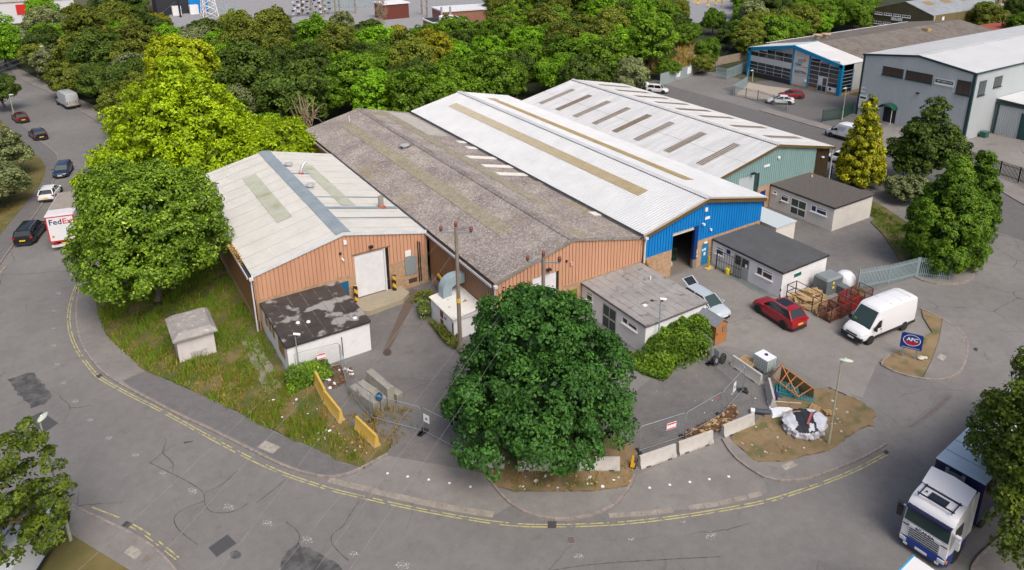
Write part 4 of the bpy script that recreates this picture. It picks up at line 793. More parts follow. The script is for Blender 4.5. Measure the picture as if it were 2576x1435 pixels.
# blue bay office
QX0, QX1, QY0, QY1, QH = 48.35, 54.3, 34.6, 42.5, 2.5
o = office('low white office with smooth dark grey roof joined to the blue warehouse', QX0, QX1, QY0, QY1, QH, M_WHITEWALL, M_FELT_D, M_EDGE)
cD = lambda x, y: (2780+x/4.22, 860+y/4.22)
def wq(p, q, **k):
    a, c = wy(*cD(*p), QX0), wy(*cD(*q), QX0); return wleft(o, QX0, a.y, c.y, c.z, a.z, **k)
wq((365, 515), (475, 700), lights=((0, 1, 0, .66), (0, 1, .72, 1)))
boxes('wall_sign', mat('navy_sign', (.01, .02, .09), .4), [(QX0-.05, QX0-.01, wy(*cD(600, 640), QX0).y, wy(*cD(540, 620), QX0).y, 1.75, 2.1)], o)
a, c = wy(*cD(670, 660), QX0), wy(*cD(895, 1080), QX0)
d_ = wleft(o, QX0, a.y, c.y, .05, 2.08, m=M_ALU, lights=((.06, .48, .52, 1), (.52, 1, .52, 1)), name='door', sill=False); boxes('kick_panel', mat('grey_panel', (.33, .36, .37), .5), [(QX0-.045, QX0-.02, c.y+.1, a.y-.1, .12, 1.0)], d_)
boxes('notice', M_UPVC, [(QX0-.052, QX0-.046, c.y+.18, c.y+.42, 1.2, 1.55)], d_)
wq((1050, 850), (1305, 1120), lights=((0, .36, 0, 1), (.40, 1, 0, .7), (.40, 1, .76, 1)), gm=mat('brown_blind_glass', (.05, .035, .025), .2))
boxes('door_canopy_sign', M_UPVC, [(QX0-.06, QX0-.01, a.y-.9, a.y-.5, 2.15, 2.28)], o)
boxes('wall_sign', mat('green_sign', (.0, .13, .11), .5), [(49.9, 50.8, QY0-.05, QY0-.01, 1.55, 1.85)], o)
for k in range(4): boxes('corner_stripe', M_EDGE if k % 2 == 0 else M_UPVC, [(QX0-.012, QX0+.02, QY0-.012, QY0+.1, .1+.28*k, .32+.28*k)], o)
rebase(o)
# teal bay office
TX0, TX1, TY0, TY1, TH = 63.8, 70.4, 40.6, 48.55, 2.68
o = office('low cream office with brown grey roof joined to the teal warehouse', TX0, TX1, TY0, TY1, TH, M_CREAMWALL, M_FELT_T, M_EDGE)
c8 = lambda x, y: (3072+x/2.5156, 570+y/2.5156)
def wt(p, q, **k):
    a, c = wy(*c8(*p), TX0), wy(*c8(*q), TX0); return wleft(o, TX0, a.y, c.y, max(.05, c.z), a.z, **k)
GLT = mat('blue_tinted_glass', (.02, .03, .09), .1)
wt((55, 480), (88, 520), gm=GLT); wt((138, 510), (203, 605), lights=((0, 1, 0, .68), (0, 1, .74, 1)))
wt((238, 548), (372, 765), lights=((0, .5, 0, .45), (0, .5, .5, 1), (.5, 1, 0, .45), (.5, 1, .5, 1)), name='door', sill=False, gm=mat('green_door_glass', (.05, .07, .06), .15))
wt((440, 622), (588, 745), lights=((0, .32, 0, 1), (.36, 1, 0, .66), (.36, 1, .72, 1)), gm=GLT)
boxes('meter_box', M_DARK, [(TX0-.05, TX0-.01, 47.1, 47.2, .9, 1.4)], o); boxes('vent_pipe', M_UPVC, [(69.3, 69.4, 47.4, 47.5, TH, TH+.25)], o)
rebase(o)
# small white lean-to between the blue and teal bays
o = empty('store_shed', (57.6, 43.0, 0), label='small white flat-roofed store between the blue and teal warehouses', cat='building')
boxes('wall', M_CREAMWALL, [(56.2, 59.1, 41.6, 46.8, 0, 1.9)], o); boxes('roof', mat('pale_blue_roof', (.5, .57, .6), .5), [(56.1, 59.2, 41.5, 46.8, 1.9, 2.0)], o); rebase(o)
FG = 2.1
# ================================================================== vegetation
def foliage(name, dark, light, trans=.25, rough=.55, tip=None):
    m = bpy.data.materials.new(name); m.use_nodes = True; t = m.node_tree; L = t.links.new; b = t.nodes['Principled BSDF']
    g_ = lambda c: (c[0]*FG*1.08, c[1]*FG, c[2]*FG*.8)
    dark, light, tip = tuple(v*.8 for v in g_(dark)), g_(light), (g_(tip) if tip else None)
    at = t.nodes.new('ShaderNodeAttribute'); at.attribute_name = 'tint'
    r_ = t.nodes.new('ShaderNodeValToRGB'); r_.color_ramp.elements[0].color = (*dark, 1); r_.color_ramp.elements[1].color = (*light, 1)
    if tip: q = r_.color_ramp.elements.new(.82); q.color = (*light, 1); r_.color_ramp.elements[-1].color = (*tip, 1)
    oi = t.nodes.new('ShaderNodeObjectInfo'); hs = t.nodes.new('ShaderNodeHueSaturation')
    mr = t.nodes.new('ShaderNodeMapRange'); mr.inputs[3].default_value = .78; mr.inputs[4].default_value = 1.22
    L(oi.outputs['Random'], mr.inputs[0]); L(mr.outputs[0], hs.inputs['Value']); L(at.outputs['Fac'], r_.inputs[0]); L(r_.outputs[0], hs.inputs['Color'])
    L(hs.outputs[0], b.inputs['Base Color']); b.inputs['Roughness'].default_value = rough; b.inputs['Specular IOR Level'].default_value = .3
    tr = t.nodes.new('ShaderNodeBsdfTranslucent'); L(hs.outputs[0], tr.inputs[0]); mx = t.nodes.new('ShaderNodeMixShader'); mx.inputs[0].default_value = trans
    L(b.outputs[0], mx.inputs[1]); L(tr.outputs[0], mx.inputs[2]); L(mx.outputs[0], t.nodes['Material Output'].inputs[0])
    return m
def unit(v): return v/np.maximum(1e-9, np.linalg.norm(v, axis=-1, keepdims=True))
def leaf_mesh(name, pos, nrm, size, tint, m, rng, aspect=.62, long_dir=None):
    n = len(pos); nrm = unit(nrm); rnd = rng.normal(size=(n, 3)) if long_dir is None else long_dir+.35*rng.normal(size=(n, 3))
    a = unit(rnd-(rnd*nrm).sum(1, keepdims=True)*nrm); b = np.cross(nrm, a); s = size[:, None]
    V = np.empty((n, 4, 3)); V[:, 0] = pos-a*s*.5; V[:, 1] = pos+b*s*aspect*.5+nrm*s*.12; V[:, 2] = pos+a*s*.5-nrm*s*.08; V[:, 3] = pos-b*s*aspect*.5+nrm*s*.12
    me = bpy.data.meshes.new(name); me.vertices.add(n*4); me.vertices.foreach_set('co', V.reshape(-1).astype(np.float32))
    me.loops.add(n*4); me.loops.foreach_set('vertex_index', np.arange(n*4, dtype=np.int32)); me.polygons.add(n); me.polygons.foreach_set('loop_start', np.arange(0, n*4, 4, dtype=np.int32))
    try: me.polygons.foreach_set('loop_total', np.full(n, 4, dtype=np.int32))
    except Exception: pass
    at = me.attributes.new('tint', 'FLOAT', 'POINT'); at.data.foreach_set('value', np.repeat(np.clip(tint, 0, 1), 4).astype(np.float32))
    me.materials.append(m); me.update(calc_edges=True); me.validate(); return me
def crown_mesh(name, lobes, n, leaf, m, seed, rc=(.45, .95), down=-.55, upb=.5, flat=.75, inner=.14, asp=.62, droop=None, clump_k=.62):
    rng = np.random.RandomState(seed); lob = np.array(lobes, float); area = (lob[:, 3]*lob[:, 4]+lob[:, 3]*lob[:, 5]+lob[:, 4]*lob[:, 5]); tot = area.sum()
    nc = int(clump_k*tot*4.2/(np.mean(rc)**2*3.1)*1.15); C_ = []; O_ = []
    pick = rng.choice(len(lob), nc*3, p=area/tot); d = unit(rng.normal(size=(nc*3, 3))); keep = d[:, 2] > down; pick, d = pick[keep], d[keep]
    c = lob[pick, :3]+d*lob[pick, 3:]*rng.uniform(.86, 1.04, (len(d), 1))
    ins = np.zeros(len(c), bool)
    for l in lob: ins |= (((c-l[:3])/l[3:])**2).sum(1) < .62
    c, d = c[~ins][:nc], d[~ins][:nc]; nc = len(c); r_ = rng.uniform(rc[0], rc[1], nc); ct = rng.uniform(-.22, .22, nc)
    k = rng.choice(nc, int(n*(1-inner)), p=r_**2/(r_**2).sum()); dd = unit(rng.normal(size=(len(k), 3))+np.array([0, 0, .5])+.7*d[k]); rad = rng.uniform(.35, 1, (len(k), 1))**.6
    p = c[k]+dd*rad*r_[k, None]*np.array([1, 1, flat]); nr = .8*dd+.35*d[k]+np.array([0, 0, upb])+.55*rng.normal(size=dd.shape)
    s = leaf*rng.uniform(.7, 1.3, len(k)); tn = .5+ct[k]+rng.normal(size=len(k))*.16
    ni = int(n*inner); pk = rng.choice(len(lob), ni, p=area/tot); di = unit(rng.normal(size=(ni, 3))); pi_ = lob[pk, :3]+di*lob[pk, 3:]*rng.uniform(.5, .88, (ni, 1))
    p = np.vstack([p, pi_]); nr = np.vstack([nr, di+.5*rng.normal(size=di.shape)]); s = np.concatenate([s, leaf*1.9*np.ones(ni)]); tn = np.concatenate([tn, .12+.08*rng.normal(size=ni)])  # inner leaves tinted dark: shade of the crown gaps put into the colour
    ld = None
    if droop is not None: ld = np.tile(np.array(droop, float), (len(p), 1))+.6*unit(p*np.array([1, 1, 0])+1e-6)
    return leaf_mesh(name, p, nr, s, tn, m, rng, asp, ld)
M_BARK = mat('bark', (.09, .07, .05), .95, col2=(.14, .115, .09), scale=6, stretch=(1, 1, .3), bump=.6)
def trunk_mesh(h, r, lobes, seed, bare=0):
    rs = random.Random(seed); b = MB(); P = [Vector((rs.uniform(-.1, .1)*i, rs.uniform(-.1, .1)*i, h*i/4)) for i in range(5)]
    b.tube(P, [r*1.5, r*1.05, r*.85, r*.7, r*.5], 8)
    for l in lobes[:9]:
        c = Vector(l[:3]); s_ = P[2].lerp(P[4], rs.random()*.8); e = s_.lerp(c, .95); mid = s_.lerp(e, .5)+Vector((rs.uniform(-.3, .3), rs.uniform(-.3, .3), .2))
        b.tube([s_, mid, e], [r*.42, r*.28, r*.12], 5)
        for k in range(2+bare):
            q = c+Vector((rs.uniform(-1, 1)*l[3], rs.uniform(-1, 1)*l[4], rs.uniform(-.2, 1)*l[5]))*.85; b.tube([mid.lerp(e, rs.random()), q], [r*.14, r*.05], 4)
    return b
def lobes_round(R, Hh, z0, n, seed, spread=.55, size=.55):
    """crown of n lobes filling an ellipsoid radius R, from z0 to Hh"""
    rs = random.Random(seed); zc, rz = (z0+Hh)/2, (Hh-z0)/2; Ls = [(0, 0, zc, R*.72, R*.72, rz*.72)]
    for i in range(n):
        a = i*2.399+rs.uniform(-.3, .3); t = rs.uniform(-.75, .95); q = math.sqrt(max(.05, 1-t*t)); f = rs.uniform(.9, 1.05)*spread; s_ = size*rs.uniform(.72, 1.2)
        Ls.append((R*q*f*math.cos(a), R*q*f*math.sin(a), zc+rz*t*spread*1.02, R*s_*.75, R*s_*.75, rz*s_*.75))
    return Ls
def dome_lobes(R, Hh, rows, seed, core=.66):
    rs = random.Random(seed); L_ = [(0, 0, Hh*.42, R*core, R*core, Hh*.34)]
    for zf, rf, n_, ls in rows:
        for i in range(n_): a = 2*math.pi*i/n_+zf*7+rs.uniform(-.2, .2); k = rs.uniform(.82, 1.12); L_.append((R*rf*k*math.cos(a), R*rf*k*math.sin(a), Hh*zf*rs.uniform(.93, 1.07), R*ls*k, R*ls*k, Hh*.125))
    return L_
def tree(name, label, foot, crown_me, trunk_mb=None, group=None, rz=0, sc=1.0, cat='tree', kids=('crown', 'trunk'), sz=None, m=None):
    t = empty(name, foot, rz, label, cat, group); t.scale = (sc, sc, sz or sc)
    c = link_mesh(kids[0], crown_me, t)
    if m is not None: c.material_slots[0].link = 'OBJECT'; c.material_slots[0].material = m
    if trunk_mb is not None:
        if isinstance(trunk_mb, MB): trunk_mb.build(kids[1], M_BARK, t)
        else: link_mesh(kids[1], trunk_mb, t)
    return t
F_SYC = foliage('sycamore_leaves', (.008, .029, .008), (.036, .108, .018))
F_LAUREL = foliage('glossy_green_leaves', (.022, .062, .006), (.14, .25, .02), tip=(.34, .45, .09), rough=.45)
F_LIME = foliage('lime_green_leaves', (.08, .125, .004), (.225, .345, .006), tip=(.36, .40, .02), trans=.35)
F_DARK = foliage('dark_green_leaves', (.014, .033, .006), (.062, .105, .014))
F_MID = foliage('mid_green_leaves', (.022, .058, .004), (.105, .20, .010))
F_OLIVE = foliage('olive_green_leaves', (.030, .050, .006), (.135, .17, .022))
F_BRIGHT = foliage('bright_green_leaves', (.03, .085, .004), (.14, .29, .010))
F_YELL = foliage('yellow_green_leaves', (.06, .075, .004), (.20, .205, .012))
F_GREY = foliage('grey_green_leaves', (.055, .078, .035), (.175, .215, .11))
F_SPRUCE = foliage('conifer_sprays', (.014, .042, .004), (.07, .14, .010), tip=(.13, .16, .018))
F_GOLD = foliage('golden_conifer_sprays', (.06, .085, .004), (.27, .29, .010), tip=(.52, .44, .02))
F_IVY = foliage('bramble_leaves', (.02, .05, .004), (.09, .18, .012), tip=(.2, .26, .03))
F_NEAR = foliage('near_tree_leaves', (.022, .045, .005), (.11, .165, .018))
def span(foot, xl, xr): return (xr-xl)/2.515625/F_PX*((foot-Vector((0, 0, CAM_H))).dot(_fw))
def topz(foot, x, y): return up(foot, x/2.515625, y/2.515625)
# --- individual trees
ft = D(1312, 1150); Rr = span(ft, 1135, 1620)*.47; Ht = topz(ft, 1370, 715); print('big tree', ft, Rr, Ht)
Rr *= 1.0
Ht *= .88; lb = dome_lobes(Rr*1.0, Ht, ((.27, .70, 11, .29), (.44, .66, 11, .32), (.62, .50, 9, .30), (.78, .32, 6, .27), (.9, .13, 4, .18)), 3)
ft = ft+Vector((1.6, .75, 0))
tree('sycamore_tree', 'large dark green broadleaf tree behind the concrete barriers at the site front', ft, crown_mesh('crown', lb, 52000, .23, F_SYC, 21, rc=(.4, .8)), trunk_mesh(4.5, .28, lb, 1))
ft = D(302, 780); Rr = span(ft, 165, 560)*.44; Ht = topz(ft, 370, 408); print('round tree', ft, Rr, Ht)
lb = lobes_round(Rr, Ht*1.04, .2, 24, 5, .54, .56)
ftc = ft+Vector((2.9, -1.4, 0))
tree('round_tree', 'dense round bright green tree beside the pavement and the delivery lorry', ftc, crown_mesh('crown', lb, 50000, .26, F_LAUREL, 22, rc=(.4, .85)), trunk_mesh(3, .3, lb, 2))
ft = Vector((9.0, 93, .1)); lb = dome_lobes(10.6, 15.2, ((.16, .78, 11, .28), (.34, .70, 12, .27), (.52, .50, 10, .24), (.68, .32, 6, .2), (.82, .18, 4, .14), (.93, .06, 3, .09)), 8)
tree('lime_tree', 'spreading lime green tree between the road and the pale-roofed workshop', Vector((11.0, 91.2, .1)), crown_mesh('crown', lb, 50000, .36, F_LIME, 23, rc=(.6, 1.15)), trunk_mesh(4, .3, lb, 3, 2))
lb2 = lobes_round(6.6, 8.2, .3, 14, 9, .56, .55)
tree('lime_tree', 'lower lime green tree pressed against the left corner of the lichen-roofed warehouse', Vector((18.0, 86.8, .1)), crown_mesh('crown', lb2, 22000, .34, F_LIME, 24, rc=(.6, 1.1)), trunk_mesh(3, .25, lb2, 4))
lb3 = lobes_round(4.2, 8.5, .3, 10, 29, .56, .6)
tree('lime_tree', 'lime green tree with yellowing tip rising behind the spreading lime green tree', Vector((13.5, 102, .1)), crown_mesh('crown', [(x, y, z+8, a, b_, c_*1.15) for x, y, z, a, b_, c_ in lb3], 16000, .36, foliage('yellowing_leaves', (.09, .13, .004), (.25, .32, .01), tip=(.42, .40, .02), trans=.35), 25, rc=(.5, .9)), trunk_mesh(7, .22, lb3, 5, 3))
# conifers by the teal office
def cone_lobes(R, Hh, n=9, p=.8, z0=.3):
    return [(0, 0, z0+(Hh-z0)*i/n, R*max(.1, (1-i/n)**p), R*max(.1, (1-i/n)**p), Hh/n*.95) for i in range(n)]
ft = D(2158, 468); Ht = topz(ft, 2190, 238); lb = [(x, y, z+1.3, a, b_, c_) for x, y, z, a, b_, c_ in cone_lobes(span(ft, 2112, 2240)*.43, Ht-1.3, 9, .68)]; print('gold', ft, Ht)
tree('golden_conifer', 'golden yellow cone-shaped conifer beside the parked white van', ft, crown_mesh('crown', lb, 13000, .34, F_GOLD, 31, rc=(.3, .6), down=-.9, asp=.5, droop=(0, 0, -.6)), trunk_mesh(Ht*.6, .2, [], 6), cat='conifer')
def egg(R, Hh, seed, n=26):
    rs = random.Random(seed); Ls = [(0, 0, Hh*.42, R*.78, R*.78, Hh*.4)]
    for i in range(n):
        t = (i+.5)/n; z = Hh*(.06+.9*t); rr = R*(math.sin(math.pi*min(1, (t*.9+.16))))**.7*(1-.35*t); a = i*2.4+rs.random(); Ls.append((rr*.62*math.cos(a), rr*.62*math.sin(a), z, R*.36*(1-.4*t), R*.36*(1-.4*t), Hh*.13))
    return Ls
ft = D(2365, 672); Ht = topz(ft, 2400, 420); R1 = span(ft, 2250, 2470)*.5; print('cypress', ft, Ht, R1); lb = egg(R1, Ht, 1)
tree('cypress_tree', 'large egg-shaped green conifer behind the short palisade panel', ft, crown_mesh('crown', lb, 40000, .30, F_SPRUCE, 32, rc=(.3, .65), down=-.9, asp=.34, droop=(0, 0, .55), upb=.3), trunk_mesh(3, .3, [], 7), cat='conifer')
ft = D(2452, 610); Ht = topz(ft, 2440, 385); lb = egg(span(ft, 2395, 2510)*.52, Ht, 2)
tree('cypress_tree', 'narrower green conifer at the kerb behind the egg-shaped conifer', ft+Vector((-.5, .3, 0)), crown_mesh('crown', lb, 20000, .30, foliage('fresh_conifer_sprays', (.014, .045, .003), (.065, .135, .008)), 33, rc=(.3, .6), down=-.9, asp=.34, droop=(0, 0, .5), upb=.3), trunk_mesh(3, .25, [], 8), cat='conifer')
ft = D(2318, 470); Ht = topz(ft, 2330, 240); lb = lobes_round(span(ft, 2200, 2400)*.46, Ht*.8, .4, 12, 12, .58, .5)+[(.2, 0, Ht*.82, 1.4, 1.4, 1.5), (-1.8, .5, Ht*.62, 1.2, 1.2, 1.0), (2.2, -.3, Ht*.6, 1.2, 1.2, 1.0)]
tree('bushy_tree', 'dark bushy tree with loose twiggy top between the golden and green conifers', ft, crown_mesh('crown', lb, 20000, .30, F_DARK, 34, rc=(.3, .75)), trunk_mesh(4, .2, lb, 9, 3))
ft = D(2275, 510); lb = lobes_round(span(ft, 2225, 2340)*.5, 3.2, .2, 8, 13, .55, .5)
tree('shrub', 'grey green wispy shrub behind the cream office', ft, crown_mesh('crown', lb, 6000, .28, F_GREY, 35, rc=(.3, .6)), trunk_mesh(1.5, .08, lb, 10, 3), cat='shrub')
# near trees at the frame corners
ft = Vector((-6.5, 36.2, .1)); lb = [(x, y, z, a*.85, b_*.85, c_*.85) for x, y, z, a, b_, c_ in lobes_round(2.9, 8.6, 1.0, 16, 15, .78, .42)]+[(2.3, 1.6, 5.6, .7, .7, .6), (2.6, .6, 4.2, .8, .8, .7), (1.9, 1.9, 7.2, .6, .6, .7), (2.9, 1.2, 3.0, .7, .7, .6)]
tree('birch_tree', 'loose leafy young tree on the near corner verge in front of parked cars', ft, crown_mesh('crown', lb, 13000, .2, F_NEAR, 36, rc=(.25, .55), inner=.02, clump_k=.42), trunk_mesh(5, .12, lb, 11, 4))
ft = Vector((37.5, 9.85, .1)); lb = lobes_round(3.9, 12.6, 1.0, 22, 16, .7, .45)+[(-2.6, .9, 5.2, 1.0, 1.0, .9), (-2.9, .4, 3.9, 1.0, 1.0, .9), (-2.4, 1.2, 6.8, .9, .9, .9), (-1.6, 1.4, 8.6, .8, .8, .9), (-2.8, .2, 2.6, .9, .9, .8)]
tree('roadside_tree', 'leafy roadside tree overhanging the white articulated lorry', ft, crown_mesh('crown', lb, 38000, .2, foliage('dark_near_leaves', (.014, .03, .004), (.085, .125, .014)), 37, rc=(.3, .7), inner=.06, clump_k=.75), trunk_mesh(6, .2, lb, 12, 4))  # leaves of a darker green than the near left tree
# --- woodland: a few crown shapes, many individuals
WV = []
for i, (R_, H_, n_, fl) in enumerate(((4.2, 9.5, 14, 'round'), (3.6, 10.5, 12, 'tall'), (4.6, 8.5, 16, 'wide'), (3.2, 8, 10, 'small'), (4.0, 11, 14, 'tall2'))):
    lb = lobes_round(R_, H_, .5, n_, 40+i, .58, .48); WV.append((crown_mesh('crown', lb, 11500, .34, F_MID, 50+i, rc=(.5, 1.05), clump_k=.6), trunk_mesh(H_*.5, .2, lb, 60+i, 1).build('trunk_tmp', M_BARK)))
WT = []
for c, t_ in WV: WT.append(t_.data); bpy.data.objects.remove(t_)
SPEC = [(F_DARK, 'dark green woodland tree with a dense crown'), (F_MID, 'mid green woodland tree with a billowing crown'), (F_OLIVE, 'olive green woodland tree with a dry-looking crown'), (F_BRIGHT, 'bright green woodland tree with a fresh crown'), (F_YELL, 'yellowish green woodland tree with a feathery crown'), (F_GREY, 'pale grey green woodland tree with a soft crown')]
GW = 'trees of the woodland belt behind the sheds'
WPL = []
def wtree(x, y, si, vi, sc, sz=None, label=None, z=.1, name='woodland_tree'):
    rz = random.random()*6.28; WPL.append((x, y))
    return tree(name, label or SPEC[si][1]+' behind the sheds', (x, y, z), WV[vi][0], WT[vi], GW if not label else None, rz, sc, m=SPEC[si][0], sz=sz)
def inpoly(x, y, P):
    r_ = False; n = len(P)
    for i in range(n):
        a, b_ = P[i], P[(i+1) % n]
        if (a.y > y) != (b_.y > y) and x < (b_.x-a.x)*(y-a.y)/(b_.y-a.y)+a.x: r_ = not r_
    return r_
def pix(p):
    d_ = Vector(p)-Vector((0, 0, CAM_H)); z = d_.dot(_fw); return (CX+F_PX*d_.dot(_rt)/z)*2.515625, (CY-F_PX*d_.dot(_up)/z)*2.515625
# hand-placed characters of the wood: crown centre in the picture (2576 px), height
def at_crown(x, y, h, k=.6): return D(x, y, h*k)
HAND = [(620, 180, 0, 0, 1.35, 13), (730, 230, 0, 2, 1.3, 11), (560, 120, 3, 1, 1.0, 10), (440, 130, 3, 3, 1.1, 9), (500, 175, 3, 2, .9, 8),
        (1085, 130, 4, 1, 1.15, 12), (1030, 230, 1, 0, 1.0, 10), (1000, 100, 4, 3, 1.0, 9), (1225, 190, 1, 0, 1.2, 11), (1130, 220, 1, 2, 1.0, 9), (1300, 170, 0, 3, 1.0, 9),
        (1260, 80, 2, 0, 1.0, 10), (1420, 110, 2, 1, 1.2, 12), (1530, 150, 1, 4, 1.15, 12), (1640, 90, 1, 1, 1.3, 13), (1470, 190, 0, 2, 1.0, 9), (1590, 190, 5, 3, .9, 9), (1370, 60, 2, 4, 1.1, 12), (1540, 60, 2, 0, 1.1, 11),
        (880, 190, 1, 1, 1.1, 11), (800, 90, 3, 4, 1.2, 12), (960, 170, 1, 2, .9, 9), (690, 60, 2, 4, 1.1, 11), (860, 60, 5, 3, .9, 9),
        (200, 130, 2, 0, 1.15, 10), (260, 60, 2, 4, 1.1, 10), (330, 140, 2, 3, 1.0, 9), (400, 60, 4, 3, .9, 8), (110, 110, 0, 2, .9, 9), (170, 190, 2, 2, .9, 7), (250, 210, 0, 3, 1.0, 7), (300, 250, 2, 2, .8, 6), (30, 110, 5, 3, .8, 7)]
for (x, y, si, vi, sc, h) in HAND:
    p = at_crown(x, y, h)
    wtree(p.x, p.y, si, vi, sc, sz=h/(9.5, 10.5, 8.5, 8, 11)[vi])
WPL += [(26.5, 94.5), (24.5, 92), (29, 97)]; rs = random.Random(77); tries = 0
while tries < 5200:
    tries += 1; x = rs.uniform(-16, 215); y = rs.uniform(80, 235)
    if not inpoly(x, y, wood_poly) and not (x < -4 and 175 < y < 240): continue
    if x < 25 and y < 97: continue
    u_, v_ = pix((x, y, 5)); ut, vt = pix((x, y, 10))
    if not (-60 < u_ < 2640) or v_ > 420: continue
    # keep the substation clearing, the scrub gap and the far buildings open
    if 430 < u_ < 1250 and vt < 30+random.random()*22: continue
    if 1250 <= u_ < 1740 and vt < -40: continue
    if 1730 < u_ < 1865 and vt < 80: continue
    if 1665 < u_ < 1760 and 95 < v_ < 190: continue
    if u_ > 2180 and vt < 190: continue
    if u_ > 1860 and (y < 104+(x-120)*.12 or vt < -90): continue
    if 1560 < u_ < 1880 and y < 107: continue
    if 350 < u_ < 470 and vt < 30: continue
    if u_ < 95 and vt < 34: continue
    dist = math.hypot(x, y); need = 3.4+dist*.012
    if any((x-a)**2+(y-b_)**2 < need*need for a, b_ in WPL): continue
    fx = u_/2576
    pal = (0, 0, 1, 2, 1, 3) if fx > .25 else (0, 2, 2, 0, 5, 3)
    if fx > .72: pal = (1, 1, 0, 3, 2, 5)
    si = rs.choice(pal); vi = rs.randrange(5); sc = rs.uniform(.85, 1.2) if dist > 125 else rs.uniform(.65, .95)
    if 1660 < u_ < 1880: sc *= .68
    wtree(x, y, si, vi, sc, sz=sc*rs.uniform(.85, 1.1))
print('woodland trees', len(WPL))
# left of the road
for (x, y, h, sc, si, vi, lab) in ((-22, 395, 7, .95, 5, 2, 'pale grey green round tree on the parched verge opposite the parked cars'), (2, 235, 7, .8, 0, 3, 'dark spreading tree overhanging the maroon car'), (-25, 470, 6, .9, 5, 0, 'grey green bush beside the pavement opposite the delivery lorry')):
    p = at_crown(x, y, h, .45); wtree(p.x, p.y, si, vi, sc, sz=h/(9.5, 10.5, 8.5, 8, 11)[vi], label=lab, name='roadside_tree')
# shrubs in the scrub gap, far right hedge
for (x, y, h, sc, si, vi, lab) in ((1795, 55, 7, .75, 1, 2, 'round clipped-looking green bush by the gravel compound'), (1745, 85, 6, .55, 1, 3, 'small upright green bush beside the gravel compound'), (1780, 130, 6, .65, 1, 2, 'green bush among the dry scrub above the turning area'), (1830, 95, 6, .7, 0, 0, 'dark green bush at the end of the timber fence'), (1680, 175, 4, .6, 1, 2, 'low green bush over the steel fence by the turning area'), (1768, 163, 4, .55, 2, 2, 'low olive bush by the timber fence'), (2480, 45, 9, 1.1, 2, 0, 'large olive green tree behind the grey warehouse'), (2560, 70, 8, .9, 1, 1, 'mid green tree beyond the grey warehouse roof'), (2420, 40, 6, .5, 1, 3, 'small green tree against the olive brown building'), (2560, 20, 8, .9, 0, 2, 'dark green tree at the far end of the grey warehouse')):
    p = at_crown(x, y, h, .5); wtree(p.x, p.y, si, vi, sc, sz=h/(9.5, 10.5, 8.5, 8, 11)[vi], label=lab, name='shrub' if h < 8 else 'woodland_tree')
# bare dead creeper-covered stems
def dead_bush(label, base, h, w_, seed):
    rs = random.Random(seed); b = MB()
    for k in range(120):
        a = rs.random()*6.28; r0 = rs.random()*w_; p0 = Vector((r0*.5*math.cos(a), r0*.5*math.sin(a), rs.random()*h*.7)); p1 = p0+Vector((math.cos(a)*w_*.5*rs.random(), math.sin(a)*w_*.5*rs.random(), h*.35*rs.uniform(-.4, 1)))
        b.tube([p0, p0.lerp(p1, .5)+Vector((0, 0, .3)), p1], [.06, .045, .02], 4)
    t = empty('dead_shrub', base, label=label, cat='shrub'); b.build('branches', mat('dead_twigs', (.38, .29, .19), .9, col2=(.27, .2, .13), scale=2), t); return t
dead_bush('bleached dead shrub standing in front of the dark woodland tree', Vector((26.5, 94.5, .1)), 9, 3.2, 3)
dead_bush('bare grey brown thicket between green crowns by the substation', D(330, 75), 7, 3.5, 4)
dead_bush('dead tangled creeper on leafless trunks by the substation', D(960, 60, 2), 9, 2.5, 5)
# --- bramble mound over the middle office corner
def mound(name, label, poly, hfun, n, leaf, m, seed, cat='shrub', base=.02, sprig=.0):
    rng = np.random.RandomState(seed); xs = [p.x for p in poly]; ys = [p.y for p in poly]; pts = []
    c0 = sum(poly, Vector())/len(poly)
    while len(pts) < n:
        x, y = rng.uniform(min(xs), max(xs)), rng.uniform(min(ys), max(ys))
        if inpoly(x, y, poly): pts.append((x, y))
    P = np.array(pts); hh = np.array([hfun(x, y) for x, y in pts]); bump_ = .18*np.sin(P[:, 0]*3.1+1)*np.cos(P[:, 1]*2.7)+.12*np.sin(P[:, 0]*6+P[:, 1]*5)
    z = np.maximum(.03, hh*(1+bump_)+rng.normal(size=n)*.08)*np.where(rng.rand(n) < .8, 1, rng.rand(n)); pos = np.column_stack([P[:, 0]-c0.x, P[:, 1]-c0.y, z])
    nr = np.column_stack([rng.normal(size=n)*.5, rng.normal(size=n)*.5-.25, np.ones(n)]); tn = .45+.2*np.sin(P[:, 0]*2.2+P[:, 1]*1.7)+rng.normal(size=n)*.18
    t = empty(name, (c0.x, c0.y, base), label=label, cat=cat); link_mesh('foliage', leaf_mesh('foliage', pos, nr, leaf*rng.uniform(.7, 1.3, n), tn, m, rng), t)
    return t
ivy = [C(2, 2, 1080, 470), C(2, 2, 1300, 560), C(2, 2, 1480, 490), C(2, 2, 1750, 330), C(2, 2, 1850, 420), C(2, 2, 2080, 600), C(2, 2, 2010, 720), C(2, 2, 1900, 770), C(2, 2, 1640, 860), C(2, 2, 1520, 960), C(2, 2, 1320, 900), C(2, 2, 1080, 700)]
ivp = [Vector((32.6, 33.4, 0)), Vector((32.6, 34.5, 0)), Vector((39.2, 34.5, 0)), C(2, 2, 2010, 740), C(2, 2, 1900, 790), C(2, 2, 1640, 880), C(2, 2, 1520, 970), C(2, 2, 1320, 905), C(2, 2, 1080, 740), C(2, 2, 1020, 620)]
ic = Vector((35.6, 32.6, 0))
mound('bramble_thicket', 'spreading bright green bramble thicket swallowing the corner of the white office', ivp, lambda x, y: 1.75*max(0, 1-(((x-ic.x-.6)/4.2)**2+((y-ic.y-1.2)/3.6)**2))**.6+.12, 15000, .22, F_IVY, 71)
